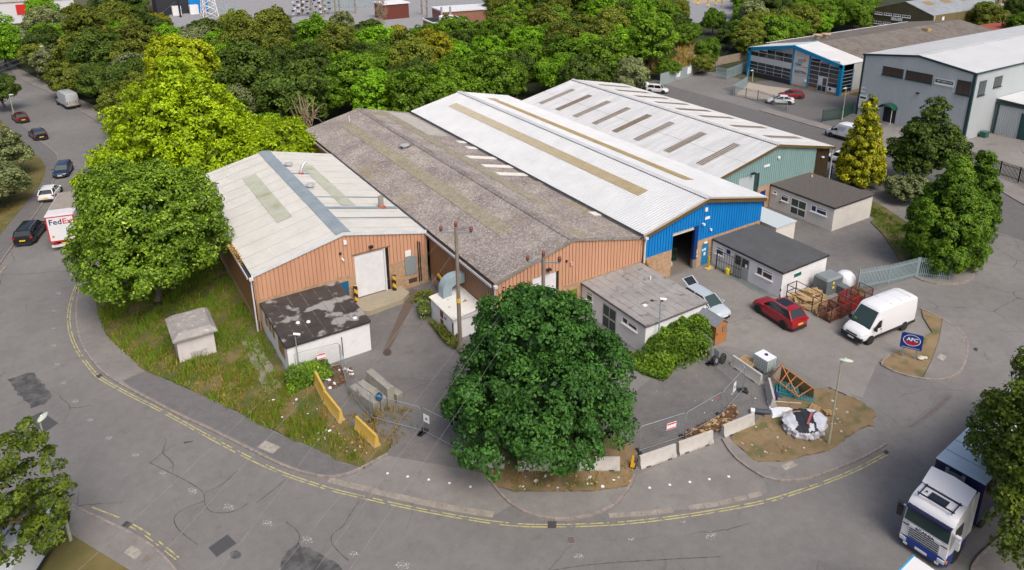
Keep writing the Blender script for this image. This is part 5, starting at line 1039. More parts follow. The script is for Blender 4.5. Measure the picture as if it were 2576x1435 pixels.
mound('bramble_patch', 'small green bramble patch at the boarded corner of the black-roofed office', [Vector((9.2, 44.2, 0)), Vector((12.6, 44.6, 0)), Vector((12.6, 46.4, 0)), Vector((9.6, 46.4, 0))], lambda x, y: .9*max(0, 1-((x-10.8)/2)**2)**.5*max(.1, 1-((y-45.7)/1.5)**2), 2600, .17, F_IVY, 72, base=.1)
mound('flowering_bush', 'white flowering bush against the white generator store', [C(1, 2, 1620, 240), C(1, 2, 1740, 230), C(1, 2, 1770, 350), C(1, 2, 1650, 370)], lambda x, y: .75, 1800, .12, foliage('white_blossom', (.03, .06, .01), (.12, .18, .04), tip=(.8, .8, .75)), 73)
mound('weed_clump', 'low green weeds along the foot of the generator store', [C(1, 2, 1730, 380), C(1, 2, 1800, 400), C(1, 2, 2050, 560), C(1, 2, 2040, 680), C(1, 2, 1920, 620), C(1, 2, 1860, 560)], lambda x, y: .35, 1500, .14, F_OLIVE, 74)
mound('weed_clump', 'low yellowing weeds beside the duct by the striped door guard', [C(1, 2, 1560, 190), C(1, 2, 1640, 90), C(1, 2, 1780, 80), C(1, 2, 1800, 150), C(1, 2, 1700, 200)], lambda x, y: .3, 900, .14, F_OLIVE, 75)
mound('weed_clump', 'dry climbing weeds on the corner of the blue warehouse beside the downpipe', [Vector((39.6, 42.1, 0)), Vector((40.6, 42.2, 0)), Vector((40.6, 42.55, 0)), Vector((39.6, 42.55, 0))], lambda x, y: 3.2*max(.1, 1-abs(x-39.8)), 1500, .13, foliage('dry_creeper', (.12, .07, .025), (.22, .14, .06)), 76)
mound('gutter_weeds', 'orange dry weeds growing along the left gutter of the pale-roofed workshop', [Vector((9.15, 56, 0)), Vector((9.5, 56, 0)), Vector((9.5, 74, 0)), Vector((9.15, 74, 0))], lambda x, y: .18+.3*max(0, math.sin(y*.9)), 1300, .14, foliage('dry_weeds', (.14, .09, .02), (.32, .2, .06)), 77, base=4.86, cat='weeds')
# --- grass as stuff
def blades(name, label, poly, dens, h, m, seed, z=.1, wfun=None, wid=.035):
    rng = np.random.RandomState(seed); xs = [p.x for p in poly]; ys = [p.y for p in poly]; n = int((max(xs)-min(xs))*(max(ys)-min(ys))*dens)
    X, Y = rng.uniform(min(xs), max(xs), n), rng.uniform(min(ys), max(ys), n)
    nz = np.sin(X*1.3+2)*np.cos(Y*1.1)+.6*np.sin(X*3.1-Y*2.3)+.4*rng.normal(size=n); ok = np.array([inpoly(a, b_, poly) for a, b_ in zip(X, Y)]) & (nz > -.55)
    X, Y, nz = X[ok], Y[ok], nz[ok]; n = len(X); hh = h*(.45+.5*np.clip(nz, 0, 1.4))*rng.uniform(.6, 1.3, n)
    k = 4; X, Y, hh = np.repeat(X, k)+rng.normal(size=n*k)*.08, np.repeat(Y, k)+rng.normal(size=n*k)*.08, np.repeat(hh, k)*rng.uniform(.6, 1.1, n*k); n *= k
    a = rng.rand(n)*6.28; w_ = wid*rng.uniform(.7, 1.4, n); lx, ly = rng.normal(size=n)*.28*hh, rng.normal(size=n)*.28*hh
    V = np.empty((n, 3, 3)); V[:, 0] = np.column_stack([X-np.cos(a)*w_, Y-np.sin(a)*w_, np.full(n, z)]); V[:, 1] = np.column_stack([X+np.cos(a)*w_, Y+np.sin(a)*w_, np.full(n, z)]); V[:, 2] = np.column_stack([X+lx, Y+ly, z+hh])
    me = bpy.data.meshes.new(name); me.vertices.add(n*3); me.vertices.foreach_set('co', V.reshape(-1).astype(np.float32)); me.loops.add(n*3); me.loops.foreach_set('vertex_index', np.arange(n*3, dtype=np.int32)); me.polygons.add(n); me.polygons.foreach_set('loop_start', np.arange(0, n*3, 3, dtype=np.int32))
    at = me.attributes.new('tint', 'FLOAT', 'POINT'); at.data.foreach_set('value', np.repeat(np.clip(.5+.2*np.repeat(nz, k)+.2*rng.normal(size=n), 0, 1), 3).astype(np.float32)); me.materials.append(m); me.update(calc_edges=True); me.validate()
    o = link_mesh(name, me); return tag(o, label, 'grass', kind='stuff')
F_GRASS = foliage('verge_grass', (.13, .11, .02), (.055, .13, .010), trans=.2); F_DRY = foliage('dry_grass', (.22, .15, .05), (.12, .11, .03), trans=.2)
blades('grass', 'rough green grass around the white substation kiosk', verge_l[:17]+[Vector((9.5, 44.6, 0)), Vector((9.6, 54, 0)), Vector((9.6, 76, 0)), Vector((4.3, 84, 0))], 34, .52, F_GRASS, 81)
blades('grass', 'tall dry yellow grass around the yellow barriers', [C(1, 2, 0, 850), C(1, 2, 330, 900), C(1, 2, 640, 1100), C(1, 2, 800, 1300), C(1, 2, 1000, 1300), C(1, 2, 1300, 1210), C(1, 2, 1580, 1230), C(1, 2, 1570, 1434), C(1, 3, 1300, 260), C(1, 3, 900, 330), C(1, 3, 600, 200), C(1, 3, 0, -50), C(1, 2, -200, 1150)], 26, .5, F_DRY, 82, z=.03)
blades('grass', 'thin dry grass under the big tree', [D(1235, 1195), D(1240, 1222), D(1480, 1232), D(1590, 1215), D(1597, 1170), D(1400, 1150)], 22, .2, F_DRY, 83)
blades('grass', 'shaded long grass behind the cream office', [Vector((70.6, 48.5, 0)), Vector((75, 58, 0)), Vector((75, 46, 0)), D(2380, 640), D(2300, 685), D(2220, 590), Vector((70.6, 41, 0))], 20, .5, F_GRASS, 84)
blades('grass', 'sparse grass on the lamp post verge', [D(1833, 1106), D(1858, 1128), D(1905, 1160), D(1960, 1160), D(2010, 1150), D(2075, 1135), D(2110, 1115), D(2160, 1080), D(2124, 1000), D(2087, 985), D(2000, 1000), D(1950, 1030)], 9, .12, F_DRY, 85, wid=.02)
blades('grass', 'scrubby dry bank above the turning area', [Vector(p) for p in ((92, 106, 0), (112, 104, 0), (150, 150, 0), (170, 190, 0), (150, 190, 0), (120, 140, 0))], 3, 1.4, F_DRY, 86, wid=.12)
blades('grass', 'parched grass on the verge opposite the parked cars', edge_far[1:9]+[Vector((-12, 110, 0)), Vector((-12, 86, 0))], 12, .16, F_DRY, 87)
blades('grass', 'straw-coloured weeds along the pavement edge by the kiosk', [C(0, 2, 1000, 200), C(0, 2, 1150, 330), C(0, 2, 1300, 600), C(0, 2, 1700, 700), C(0, 2, 2150, 800), C(0, 2, 2576, 900), C(1, 2, 0, 1180), C(1, 2, 0, 1434), C(0, 2, 2576, 1380), C(0, 2, 2150, 1165), C(0, 2, 1600, 930), C(0, 2, 1200, 640), C(0, 2, 1060, 480)], 16, .4, F_DRY, 88)
# ================================================================== vehicles   (local: x forward, y left, z up)
def paint(name, c, rough=.28, coat=.6):
    if name in MATS: return MATS[name]
    m = mat(name, c, rough); b = m.node_tree.nodes['Principled BSDF']; b.inputs['Coat Weight'].default_value = coat; b.inputs['Coat Roughness'].default_value = .08; return m
M_TYRE = mat('tyre_rubber', (.018, .018, .018), .85); M_RIM = mat('alloy_rim', (.45, .46, .47), .35, metal=.7); M_HUB = mat('steel_hub', (.3, .3, .31), .5, metal=.3)
M_VGLASS = glass('vehicle_glass', (.012, .016, .018), .06); M_SCREEN = glass('windscreen_glass', (.03, .055, .05), .06)
M_TRIM = mat('black_trim', (.02, .02, .022), .55); M_HEAD = mat('headlamp', (.62, .66, .68), .15, spec=.8); M_TAIL = mat('tail_lamp', (.42, .015, .012), .25); M_PLY_Y = mat('yellow_plate', (.75, .52, .03), .45); M_PLW = mat('white_plate', (.78, .78, .75), .45); M_AMBER = mat('amber_lamp', (.7, .25, .02), .3)
def wheel(parent, x, y, r, w_, side, rim=None, spokes=5):
    s = 1 if y > 0 else -1; T = Matrix.Translation((x, y, r))
    t = MB().lathe([(r*.62, -w_/2), (r*.93, -w_/2), (r, -w_*.36), (r, w_*.36), (r*.93, w_/2), (r*.62, w_/2)], 20, T, 'Y').build('wheel', M_TYRE, parent, smooth=40)
    b = MB(); b.lathe([(r*.60, s*w_*.30), (r*.64, s*w_*.46), (r*.56, s*w_*.40), (.02, s*w_*.34)], 18, T, 'Y'); b.build('rim', rim or M_RIM, t, smooth=30)
    b = MB()
    for k in range(spokes):
        a = 2*math.pi*k/spokes+.3; c, s_ = math.cos(a), math.sin(a); a2 = a+math.pi/spokes; c2, s2 = math.cos(a2), math.sin(a2)
        b.face([(x+c2*r*.2, y+s*w_*.42, r+s2*r*.2), (x+math.cos(a2-.3)*r*.5, y+s*w_*.43, r+math.sin(a2-.3)*r*.5), (x+math.cos(a2+.3)*r*.5, y+s*w_*.43, r+math.sin(a2+.3)*r*.5)])
    b.build('rim_opening', M_TRIM, t)
    return t
def ring(hw, zb, zt, hwt, crown=.04, rad=.1):
    h = [(hw*.80, zb), (hw*.96, zb+.10), (hw, zb+.34*(zt-zb)), (hw*.99, zb+.66*(zt-zb)), ((hw*.98+hwt)/2, zt-.05), (hwt*.93, zt), (hwt*.5, zt+crown)]
    return [(y, z) for y, z in h]+[(-y, z) for y, z in h[::-1]]
def loft(parent, name, st, m, crown=.04, smooth=38):
    rings = [[(x, y, z) for y, z in ring(hw, zb, zt, hwt, crown)] for (x, hw, zb, zt, hwt) in st]
    return MB().ring_loft(rings).build(name, m, parent, smooth=smooth)
def quad(parent, name, m, pts, off=0.0, thick=.012):
    P = [Vector(p) for p in pts]; n = (P[1]-P[0]).cross(P[2]-P[0]).normalized(); b = MB()
    A_ = [p+n*(off+thick) for p in P]; B_ = [p+n*off for p in P]; b.face(A_); b.face(B_[::-1])
    for i in range(len(P)): j = (i+1) % len(P); b.face([B_[i], B_[j], A_[j], A_[i]])
    return b.build(name, m, parent)
def car(name, label, col, L=4.2, W=1.78, Hh=1.48, style='hatch', cat='car', wheel_r=.32, wb=None, rim=None, roofglass=False, rails=False, group=None, pm=None, dark_roof=None, tail_open=False, door_open=False):
    t = empty(name, (0, 0, 0), label=label, cat=cat, group=group); P = pm or paint('paint_'+label[:24].replace(' ', '_'), col)
    h = W/2; wb = wb or L*.61; xf, xr = wb/2, -wb/2; lo = .2; k = Hh/1.48; zb = .92*k; b0 = -L/2; f0 = L/2
    st = {'hatch': [(b0, h*.80, .34, .72*k, h*.72), (b0+.06, h*.90, .24, .95*k, h*.80), (b0+.35, h*.97, lo, zb+.05, h*.88), (b0+1.0, h, lo, zb+.02, h*.9), (0, h, lo, zb-.02, h*.9), (f0-1.35, h, lo, zb-.03, h*.88), (f0-.75, h*.98, lo, zb-.12*k, h*.86), (f0-.25, h*.92, .22, .74*k, h*.78), (f0-.05, h*.82, .26, .60*k, h*.7), (f0, h*.74, .3, .5*k, h*.62)]}['hatch']
    loft(t, 'body', st, P)
    # cabin
    base_r, base_f = b0+.14, f0-1.05; top_r, top_f = b0+.62, f0-1.95
    if style == 'mpv': base_r, base_f, top_r, top_f = b0+.10, f0-.85, b0+.38, f0-1.75
    if style == 'mini': base_r, base_f, top_r, top_f = b0+.22, f0-.98, b0+.48, f0-1.45
    if style == 'suv': base_r, base_f, top_r, top_f = b0+.16, f0-1.15, b0+.72, f0-2.05
    if style == 'saloon': base_r, base_f, top_r, top_f = b0+.35, f0-1.1, b0+1.25, f0-2.1
    hb, ht = h*.88, h*.68; z0, z1 = zb-.04, Hh-.06
    def q(x, s, z): return (x, s, z)
    BL, BR, FL, FR = (base_r, hb, z0), (base_r, -hb, z0), (base_f, hb*.93, z0-.02), (base_f, -hb*.93, z0-.02)
    tl, tr_, fl, fr = (top_r, ht, z1), (top_r, -ht, z1), (top_f, ht, z1), (top_f, -ht, z1)
    quad(t, 'windscreen', M_SCREEN, [FR, FL, fl, fr][::1]); 
    if not tail_open: quad(t, 'rear_window', M_VGLASS, [BL, BR, tr_, tl])
    quad(t, 'side_window', M_VGLASS, [FL, BL, tl, fl]); quad(t, 'side_window', M_VGLASS, [BR, FR, fr, tr_])
    # roof shell
    rr = []
    for i, f_ in enumerate((0, .25, .5, .75, 1)):
        x = top_r-.06+(top_f-top_r+.1)*f_; z = z1+.005+.055*math.sin(math.pi*(.15+.7*f_)); rr.append([(x, ht*1.04, z1-.02), (x, ht*.9, z), (x, ht*.4, z+.02), (x, -ht*.4, z+.02), (x, -ht*.9, z), (x, -ht*1.04, z1-.02)])
    roof = MB().ring_loft(rr).build('roof', dark_roof or P, t, smooth=40)
    if roofglass: MB().box(top_r+.5, top_f-.12, -ht*.72, ht*.72, z1+.06, z1+.085).build('sunroof', M_VGLASS, roof)
    if rails:
        for s in (1, -1): MB().bar((top_r+.2, s*ht*.97, z1+.06), (top_f-.1, s*ht*.97, z1+.06), .04, .05).build('roof_rail', M_RIM, roof)
    b = MB()
    for s in (1, -1):
        for (p0, p1, w_) in (((base_f, hb*.93*s, z0), (top_f, ht*s, z1+.02), .075), ((base_r, hb*s, z0), (top_r, ht*s, z1+.02), .1), (((base_f+base_r)/2-.05, hb*.99*s, z0), ((top_f+top_r)/2, ht*1.01*s, z1+.02), .06)): b.bar(p0, p1, w_, .05)
    b.build('pillars', mat(P.name+'_satin', col, .6), t)
    if tail_open:
        a = Vector((top_r+.05, 0, z1+.03)); T = [(a.x, ht*.95, a.z), (a.x-.75, ht*1.0, a.z+.38), (a.x-.75, -ht*1.0, a.z+.38), (a.x, -ht*.95, a.z)]; tg = quad(t, 'tailgate', P, T, thick=.06); quad(tg, 'rear_window', M_VGLASS, [(p[0]*.9+a.x*.1, p[1]*.8, p[2]*.93+a.z*.07+.06) for p in T], thick=.02)
        MB().box(b0+.2, b0+1.0, -ht, ht, .5, z0+.03).build('boot_interior', M_TRIM, t)
    if door_open:
        s = -1; d_ = MB(); M2 = Matrix.Translation((xf-.35, s*h, 0)) @ Matrix.Rotation(RAD(62), 4, 'Z')
        d_.box(-1.0, 0, -.04, .04, .3, zb, M2); dd = d_.build('open_door', P, t); MB().box(-.85, -.1, -.02, .02, zb, zb+.42, M2).build('door_glass', M_VGLASS, dd)
    for s in (1, -1):
        quad(t, 'headlight', M_HEAD, [(f0-.42, s*h*.90, .66*k), (f0-.10, s*h*.80, .62*k), (f0-.06, s*h*.5, .60*k), (f0-.36, s*h*.52, .76*k)][::s], off=.0, thick=.03)
        MB().cbox((b0+.10, s*h*.82, .82*k), .14, .26, .2).build('tail_light', M_TAIL, t)
        MB().cbox((base_f-.18, s*(h+.06), z0+.08), .16, .18, .12).build('mirror', P, t)
        for x in (xf, xr):
            MB().lathe([(.02, s*h*.80), (wheel_r*1.16, s*h*.80), (wheel_r*1.16, s*(h+.006)), (.02, s*(h+.006))], 18, Matrix.Translation((x, 0, wheel_r+.02)), 'Y').build('wheel_arch', M_TRIM, t); wheel(t, x, s*(h-.07), wheel_r, .2, s, rim)
        MB().box(xr+.4, xf-.4, s*(h-.02)-.03, s*(h-.02)+.03, lo-.02, lo+.1).build('sill', M_TRIM, t)
    MB().cbox((b0-.005, 0, .60*k), .05, .52, .13).build('number_plate', M_PLY_Y, t); MB().cbox((f0+.0, 0, .42*k), .06, .52, .12).build('number_plate', M_PLW, t)
    MB().cbox((b0+.06, 0, .32), .16, W*.78, .22).build('bumper', M_TRIM, t); MB().cbox((f0-.06, 0, .3), .2, W*.62, .16).build('grille', M_TRIM, t)
    return t
def by_wheels(o, pf, pr, side, W, wb_mid=0.0):
    pf, pr = Vector(pf), Vector(pr); d_ = (pf-pr); d_.z = 0; d_.normalize(); left = Vector((-d_.y, d_.x, 0)); c = (pf+pr)/2-left*side*(W/2-.07)
    o.location = (c.x, c.y, .006); o.rotation_euler.z = math.atan2(d_.y, d_.x); return o
def aim(o, p, q, z=.006):                              # rear centre p, front centre q
    d_ = Vector(q)-Vector(p); c = (Vector(p)+Vector(q))/2; o.location = (c.x, c.y, z); o.rotation_euler.z = math.atan2(d_.y, d_.x); return o
def heading(o, p, ang): o.location = (p[0], p[1], .006); o.rotation_euler.z = RAD(ang); return o
def van(name, label, col, L=5.9, W=2.02, Hh=2.6, cat='van', nose=1.0, wb=None, lower=None, text=None, rough=.35, rear_tint=None, wheel_r=.34):
    t = empty(name, (0, 0, 0), label=label, cat=cat); P = paint('van_'+name+label[:12], col, rough, .3); h = W/2; b0, f0 = -L/2, L/2; wb = wb or L*.62; xf = f0-.95; xr = xf-wb; k = Hh/2.6; hd = 1.22
    xs, xt = f0-nose+.1, f0-nose-.75
    st = [(b0, h*.86, .5, Hh*.93, h*.74), (b0+.05, h*.94, .42, Hh*.97, h*.82), (b0+.3, h, .36, Hh-.03, h*.86), (b0+L*.3, h, .36, Hh, h*.87), (xt-.45, h, .36, Hh, h*.86), (xt-.12, h, .36, Hh-.09, h*.83), (xt, h, .36, Hh-.2, h*.8), (xs, h*.98, .34, hd+.06, h*.84), (xs+.12, h*.97, .34, hd, h*.84), (f0-.35, h*.92, .32, hd-.16, h*.78), (f0-.1, h*.86, .3, .92, h*.72), (f0, h*.76, .34, .72, h*.64)]
    loft(t, 'body', st, P, .05)
    za, zbm = hd+.10, Hh-.26; ha, hb_ = h*.83, h*.72; xa, xb = xs-.0, xt+.03
    n3 = MB()
    ws = quad(t, 'windscreen', M_SCREEN, [(xa+.02, -ha, za), (xa+.02, ha, za), (xb, hb_, zbm), (xb, -hb_, zbm)], off=.035, thick=.02)
    quad(t, 'windscreen_surround', M_TRIM, [(xa+.09, -ha*1.03, za-.08), (xa+.09, ha*1.03, za-.08), (xb-.01, hb_*1.05, zbm+.05), (xb-.01, -hb_*1.05, zbm+.05)], off=.02, thick=.012)
    for s in (1, -1):
        z2 = Hh*.70; pts = [(xs-.12, s*(h*.995), 1.22), (xs-1.02, s*(h*1.0), 1.22), (xs-1.02, s*(h*.985), z2), (xt-.02+.1, s*(h*.98), z2)]
        quad(t, 'side_window', M_VGLASS, pts if s > 0 else pts[::-1], off=.0, thick=.02)
        MB().cbox((xs-.25, s*(h+.13), 1.32), .12, .2, .34).build('mirror', M_TRIM, t)
        pts = [(f0-.5, s*h*.93, .98), (f0-.12, s*h*.84, .84), (f0-.08, s*h*.58, .86), (f0-.42, s*h*.70, 1.06)]; quad(t, 'headlight', M_HEAD, pts[::s], off=.0, thick=.04)
        MB().cbox((b0+.04, s*h*.84, 1.1), .1, .14, .46).build('tail_light', M_TAIL, t)
        MB().box(xr+.45, xf-.45, s*h-.03, s*h+.02, .42, .62).build('side_moulding', M_TRIM, t); MB().box(b0+.1, xr-.45, s*h-.03, s*h+.02, .42, .62).build('side_moulding', M_TRIM, t)
        MB().box(xs-1.12, xs-1.10, s*h-.01, s*h+.004, .6, Hh*.72).build('door_seam', M_HUB, t)
        MB().cbox((xs-1.02, s*(h+.01), 1.08), .18, .03, .06).build('door_handle', M_TRIM, t)
        for x in (xf, xr):
            MB().lathe([(.02, s*h*.80), (wheel_r*1.2, s*h*.80), (wheel_r*1.2, s*(h+.01)), (.02, s*(h+.01))], 18, Matrix.Translation((x, 0, wheel_r+.03)), 'Y').build('wheel_arch', M_TRIM, t); wheel(t, x, s*(h-.08), wheel_r, .22, s, M_HUB, 7)
    MB().box(f0-.22, f0+.03, -h*.88, h*.88, .3, .66).build('bumper', M_TRIM, t); MB().cbox((f0-.02, 0, .78), .1, h*.9, .1).build('grille', M_TRIM, t); MB().cbox((f0+.04, 0, .46), .02, .52, .12).build('number_plate', M_PLW, t)
    MB().box(b0-.06, b0+.12, -h*.9, h*.9, .38, .58).build('bumper', M_TRIM, t); MB().cbox((b0-.01, 0, .78), .03, .52, .12).build('number_plate', M_PLY_Y, t); MB().box(b0-.012, b0+.02, -.012, .012, .62, Hh*.9).build('door_seam', M_HUB, t)
    for s in (.45, -.45): MB().lathe([(.02, 0), (.09, 0), (.09, .02), (.02, .02)], 10, Matrix.Translation((b0-.02, s*h, 1.2)), 'X').build('lock', M_TRIM, t)
    for k_ in range(3): MB().box(b0+.7+k_*(L-3)/3, b0+.74+k_*(L-3)/3, -h*.75, h*.75, Hh+.03, Hh+.062).build('roof_rib', P, t)
    return t
# --- left street
o = van('panel_van', 'silver panel van parked by the woodland hedge', (.42, .45, .46), 6.2, 2.02, 2.65, rough=.3); by_wheels(o, C(0, 0, 565, 1045), C(0, 0, 680, 1105), 1, 2.02)
o.rotation_euler.z = math.atan2((D(47, 200)-D(200, 281)).y, (D(47, 200)-D(200, 281)).x); p = C(0, 0, 748, 1098)+Vector((math.cos(o.rotation_euler.z), math.sin(o.rotation_euler.z), 0))*3.1; o.location = (p.x, p.y, .006)
o = car('hatchback_car', 'dark navy hatchback parked behind the maroon car', (.008, .01, .022), 4.2, 1.78, 1.5); d_ = Vector((-.22, .97, 0)).normalized(); p = C(0, 0, 400, 1395); heading(o, p+d_*.5, 102)
o = car('hatchback_car', 'maroon hatchback under the roadside tree', (.07, .008, .012), 4.1, 1.75, 1.5); heading(o, C(0, 0, 235, 1235)+d_*1.4, 102)
o = car('small_car', 'dark blue small hatchback with round headlamps facing down the road', (.012, .028, .075), 3.85, 1.72, 1.45, 'mini'); by_wheels(o, C(0, 1, 682, 352), C(0, 1, 742, 268), 1, 1.72); o.rotation_euler.z = RAD(-103)
o = car('hatchback_car', 'white hatchback parked on the kerb beside the delivery lorry', (.72, .74, .76), 4.1, 1.75, 1.45); heading(o, C(0, 1, 515, 545), 76)
o = car('estate_car', 'black people carrier parked half on the kerb behind the delivery lorry', (.006, .008, .01), 4.7, 1.85, 1.66, 'mpv', rails=True); by_wheels(o, C(0, 1, 462, 880), C(0, 1, 362, 1010), -1, 1.85); 
# --- delivery lorry
def box_lorry():
    t = empty('delivery_lorry', label='white box lorry with purple and red lettering behind the round tree', cat='lorry'); Wt = paint('lorry_white', (.72, .73, .75), .4, .2); Rd = mat('lorry_red', (.5, .02, .03), .4)
    L, W, h0, h1 = 6.6, 2.45, .95, 3.75
    MB().box(-L/2, L/2, -W/2, W/2, h0, h1).build('cargo_box', Wt, t)
    MB().box(-L/2+1.55, L/2, -W/2+.06, W/2-.06, h1, h1+.03).build('roof_panel', mat('grimy_translucent_roof', (.32, .28, .24), .7, col2=(.26, .23, .2), scale=2), t); MB().box(-L/2+.05, -L/2+1.5, -W/2+.06, W/2-.06, h1, h1+.05).build('roof_panel', mat('white_grp_roof', (.66, .64, .64), .6, col2=(.58, .56, .57), scale=3), t)
    for (y0, y1, z0, z1) in ((-W/2, W/2, h1-.22, h1-.12), (-W/2, W/2, h0+.02, h0+.16), (-W/2, -W/2+.12, h0+.1, h1-.15), (W/2-.12, W/2, h0+.1, h1-.15)): MB().box(-L/2-.025, -L/2, y0, y1, z0, z1).build('rear_frame', Rd, t)
    dr = MB().box(-L/2-.018, -L/2-.004, -W/2+.12, W/2-.12, h0+.16, h1-.22).build('rear_door', Wt, t)
    M_ = Matrix(((0, 0, -1, -L/2-.022), (-1, 0, 0, 0), (0, 1, 0, 0), (0, 0, 0, 1)))
    pu = mat('purple_print', (.03, .008, .09), .5); rd = mat('red_print', (.6, .02, .03), .5)
    def mtx(y, z): return Matrix(((0, 0, -1, -L/2-.022), (-1, 0, 0, y), (0, 1, 0, z), (0, 0, 0, 1)))
    text_mesh('lettering', 'Fed', .78, pu, dr, mtx(.42, h1-.72), .004, 1.0, .012); text_mesh('lettering', 'Ex', .78, rd, dr, mtx(-.56, h1-.72), .004, 1.0, .012)
    MB().box(-L/2-.03, -L/2-.02, W/2-.5, W/2-.3, h0+.5, h0+.7).build('hazard_label', M_AMBER, t)
    MB().box(-L/2-.08, -L/2+.1, -W/2+.1, W/2-.1, .45, .68).build('bumper', M_GUTW, t)
    for s in (1, -1): MB().box(-L/2-.1, -L/2-.06, s*.75-.2, s*.75+.2, .72, .9).build('tail_light', M_TAIL, t)
    MB().box(-L/2-.07, -L/2-.04, -.26, .26, .72, .86).build('number_plate', M_PLY_Y, t); MB().box(-L/2+.2, L/2+2, -.45, .45, .55, .95).build('chassis', M_TRIM, t)
    loft(t, 'cab', [(L/2+.1, 1.05, .5, 2.7, .9), (L/2+.8, 1.08, .45, 2.75, .9), (L/2+1.3, 1.08, .45, 2.6, .88), (L/2+1.75, 1.05, .45, 1.5, .95), (L/2+2.0, .98, .5, 1.2, .85)], Wt, .05); quad(t, 'windscreen', M_SCREEN, [(L/2+1.8, -.9, 1.5), (L/2+1.8, .9, 1.5), (L/2+1.36, .8, 2.5), (L/2+1.36, -.8, 2.5)], off=.04)
    for x in (-L/2+1.5, L/2+1.0):
        for s in (1, -1): wheel(t, x, s*(W/2-.22), .45, .3, s, M_HUB, 7)
    return t
o = box_lorry(); a = C(0, 1, 545, 1005); hd = RAD(76); dv = Vector((math.cos(hd), math.sin(hd), 0)); rt_ = Vector((dv.y, -dv.x, 0)); o.location = (-2.0, 82.4, .006); o.rotation_euler.z = RAD(78)
# --- yard
o = car('suv_car', 'red sport utility car parked beside the waste cages', (.30, .006, .014), 4.45, 1.87, 1.7, 'suv', wheel_r=.36, roofglass=True, rails=True); by_wheels(o, C(2, 2, 2490, 278), C(3, 2, 155, 442), 1, 1.85)
cy = lambda x, y: onz((3020+x/3.788)/4, (1080+y/3.788)/4)
by_wheels(o, cy(50, 650), cy(425, 890), 1, 1.85); o.rotation_euler.z += 0
o = van('panel_van', 'long white high-roof panel van beside the red cages', (.74, .755, .77), 6.35, 2.05, 2.62, nose=1.05, wb=4.03); by_wheels(o, cy(1745, 1118), cy(2275, 895), 1, 2.05)
MB().cbox((2.2, -.55, 1.55), .02, .22, .16).build('sticker', mat('green_sticker', (.15, .45, .02), .5), o)
o = car('hatchback_car', 'pale silver car with its tailgate and a door open beside the grey-roofed office', (.44, .5, .55), 4.5, 1.78, 1.5, tail_open=True, door_open=True)
cBp = lambda x, y, z=0: onz((2300+x/4.22)/4, (1040+y/4.22)/4, z)
f_ = cBp(2480, 960, .6); r_ = cBp(1850, 420, 1.4); f_.z = 0; r_.z = 0; dv = (f_-r_).normalized(); aim(o, f_-dv*4.5+Vector((.5, .1, 0)), f_+Vector((.5, .1, 0)))
# --- right-hand estate
o = van('panel_van', 'white panel van with side lettering parked beside the golden conifer', (.73, .75, .77), 5.4, 2.0, 2.35); p = C(3, 0, 720, 1360); o.location = (p.x+.2, p.y+.3, .006); o.rotation_euler.z = RAD(98); by_wheels(o, C(3, 0, 618, 1378), C(3, 0, 860, 1445), 1, 2.0); o.rotation_euler.z = RAD(96) if False else o.rotation_euler.z
mt = lambda x, z: Matrix(((-1, 0, 0, x), (0, 0, 1, 1.02), (0, 1, 0, z), (0, 0, 0, 1)))
text_mesh('lettering', '0800 32 97', .3, mat('navy_print', (.03, .04, .12), .5), o, mt(-1.2, .95), .004); boxes('print_line', mat('grey_print', (.3, .33, .4), .5), [(-.6+.1*k, .7, 1.018, 1.024, 1.9-.17*k, 1.97-.17*k) for k in range(4)], o)
o = car('hatchback_car', 'red hatchback parked in front of the glazed blue-framed unit', (.25, .008, .015), 4.2, 1.78, 1.48); heading(o, C(3, 0, 230, 985), 138)
o = car('saloon_car', 'white saloon behind the grey palisade gate by the glazed unit', (.72, .73, .75), 4.4, 1.8, 1.42, 'saloon'); heading(o, C(3, 0, 120, 1040), 138)
o = van('crew_van', 'white van with dark side windows at the corner of the turning area', (.72, .73, .75), 5.2, 1.95, 2.1); heading(o, D(1600, 222), -55)
o = car('small_car', 'white hatchback nosed in beside the white van at the turning area', (.7, .71, .73), 3.9, 1.72, 1.5, 'mini'); heading(o, D(1625, 232)+Vector((1.6, -1.2, 0)), -55)
o = car('small_car', 'white small car parked behind the railings by the teal warehouse', (.7, .72, .74), 3.7, 1.7, 1.5, 'mini'); heading(o, D(2112, 408), 95)
# cars half hidden by the near corner tree
o = van('panel_van', 'white van parked behind the near corner tree', (.70, .73, .78), 5.4, 2.0, 2.3); heading(o, D(60, 1440), 62)
o = car('hatchback_car', 'pale car partly hidden by the near corner tree', (.66, .69, .73), 4.3, 1.78, 1.48); heading(o, D(95, 1372), 62)
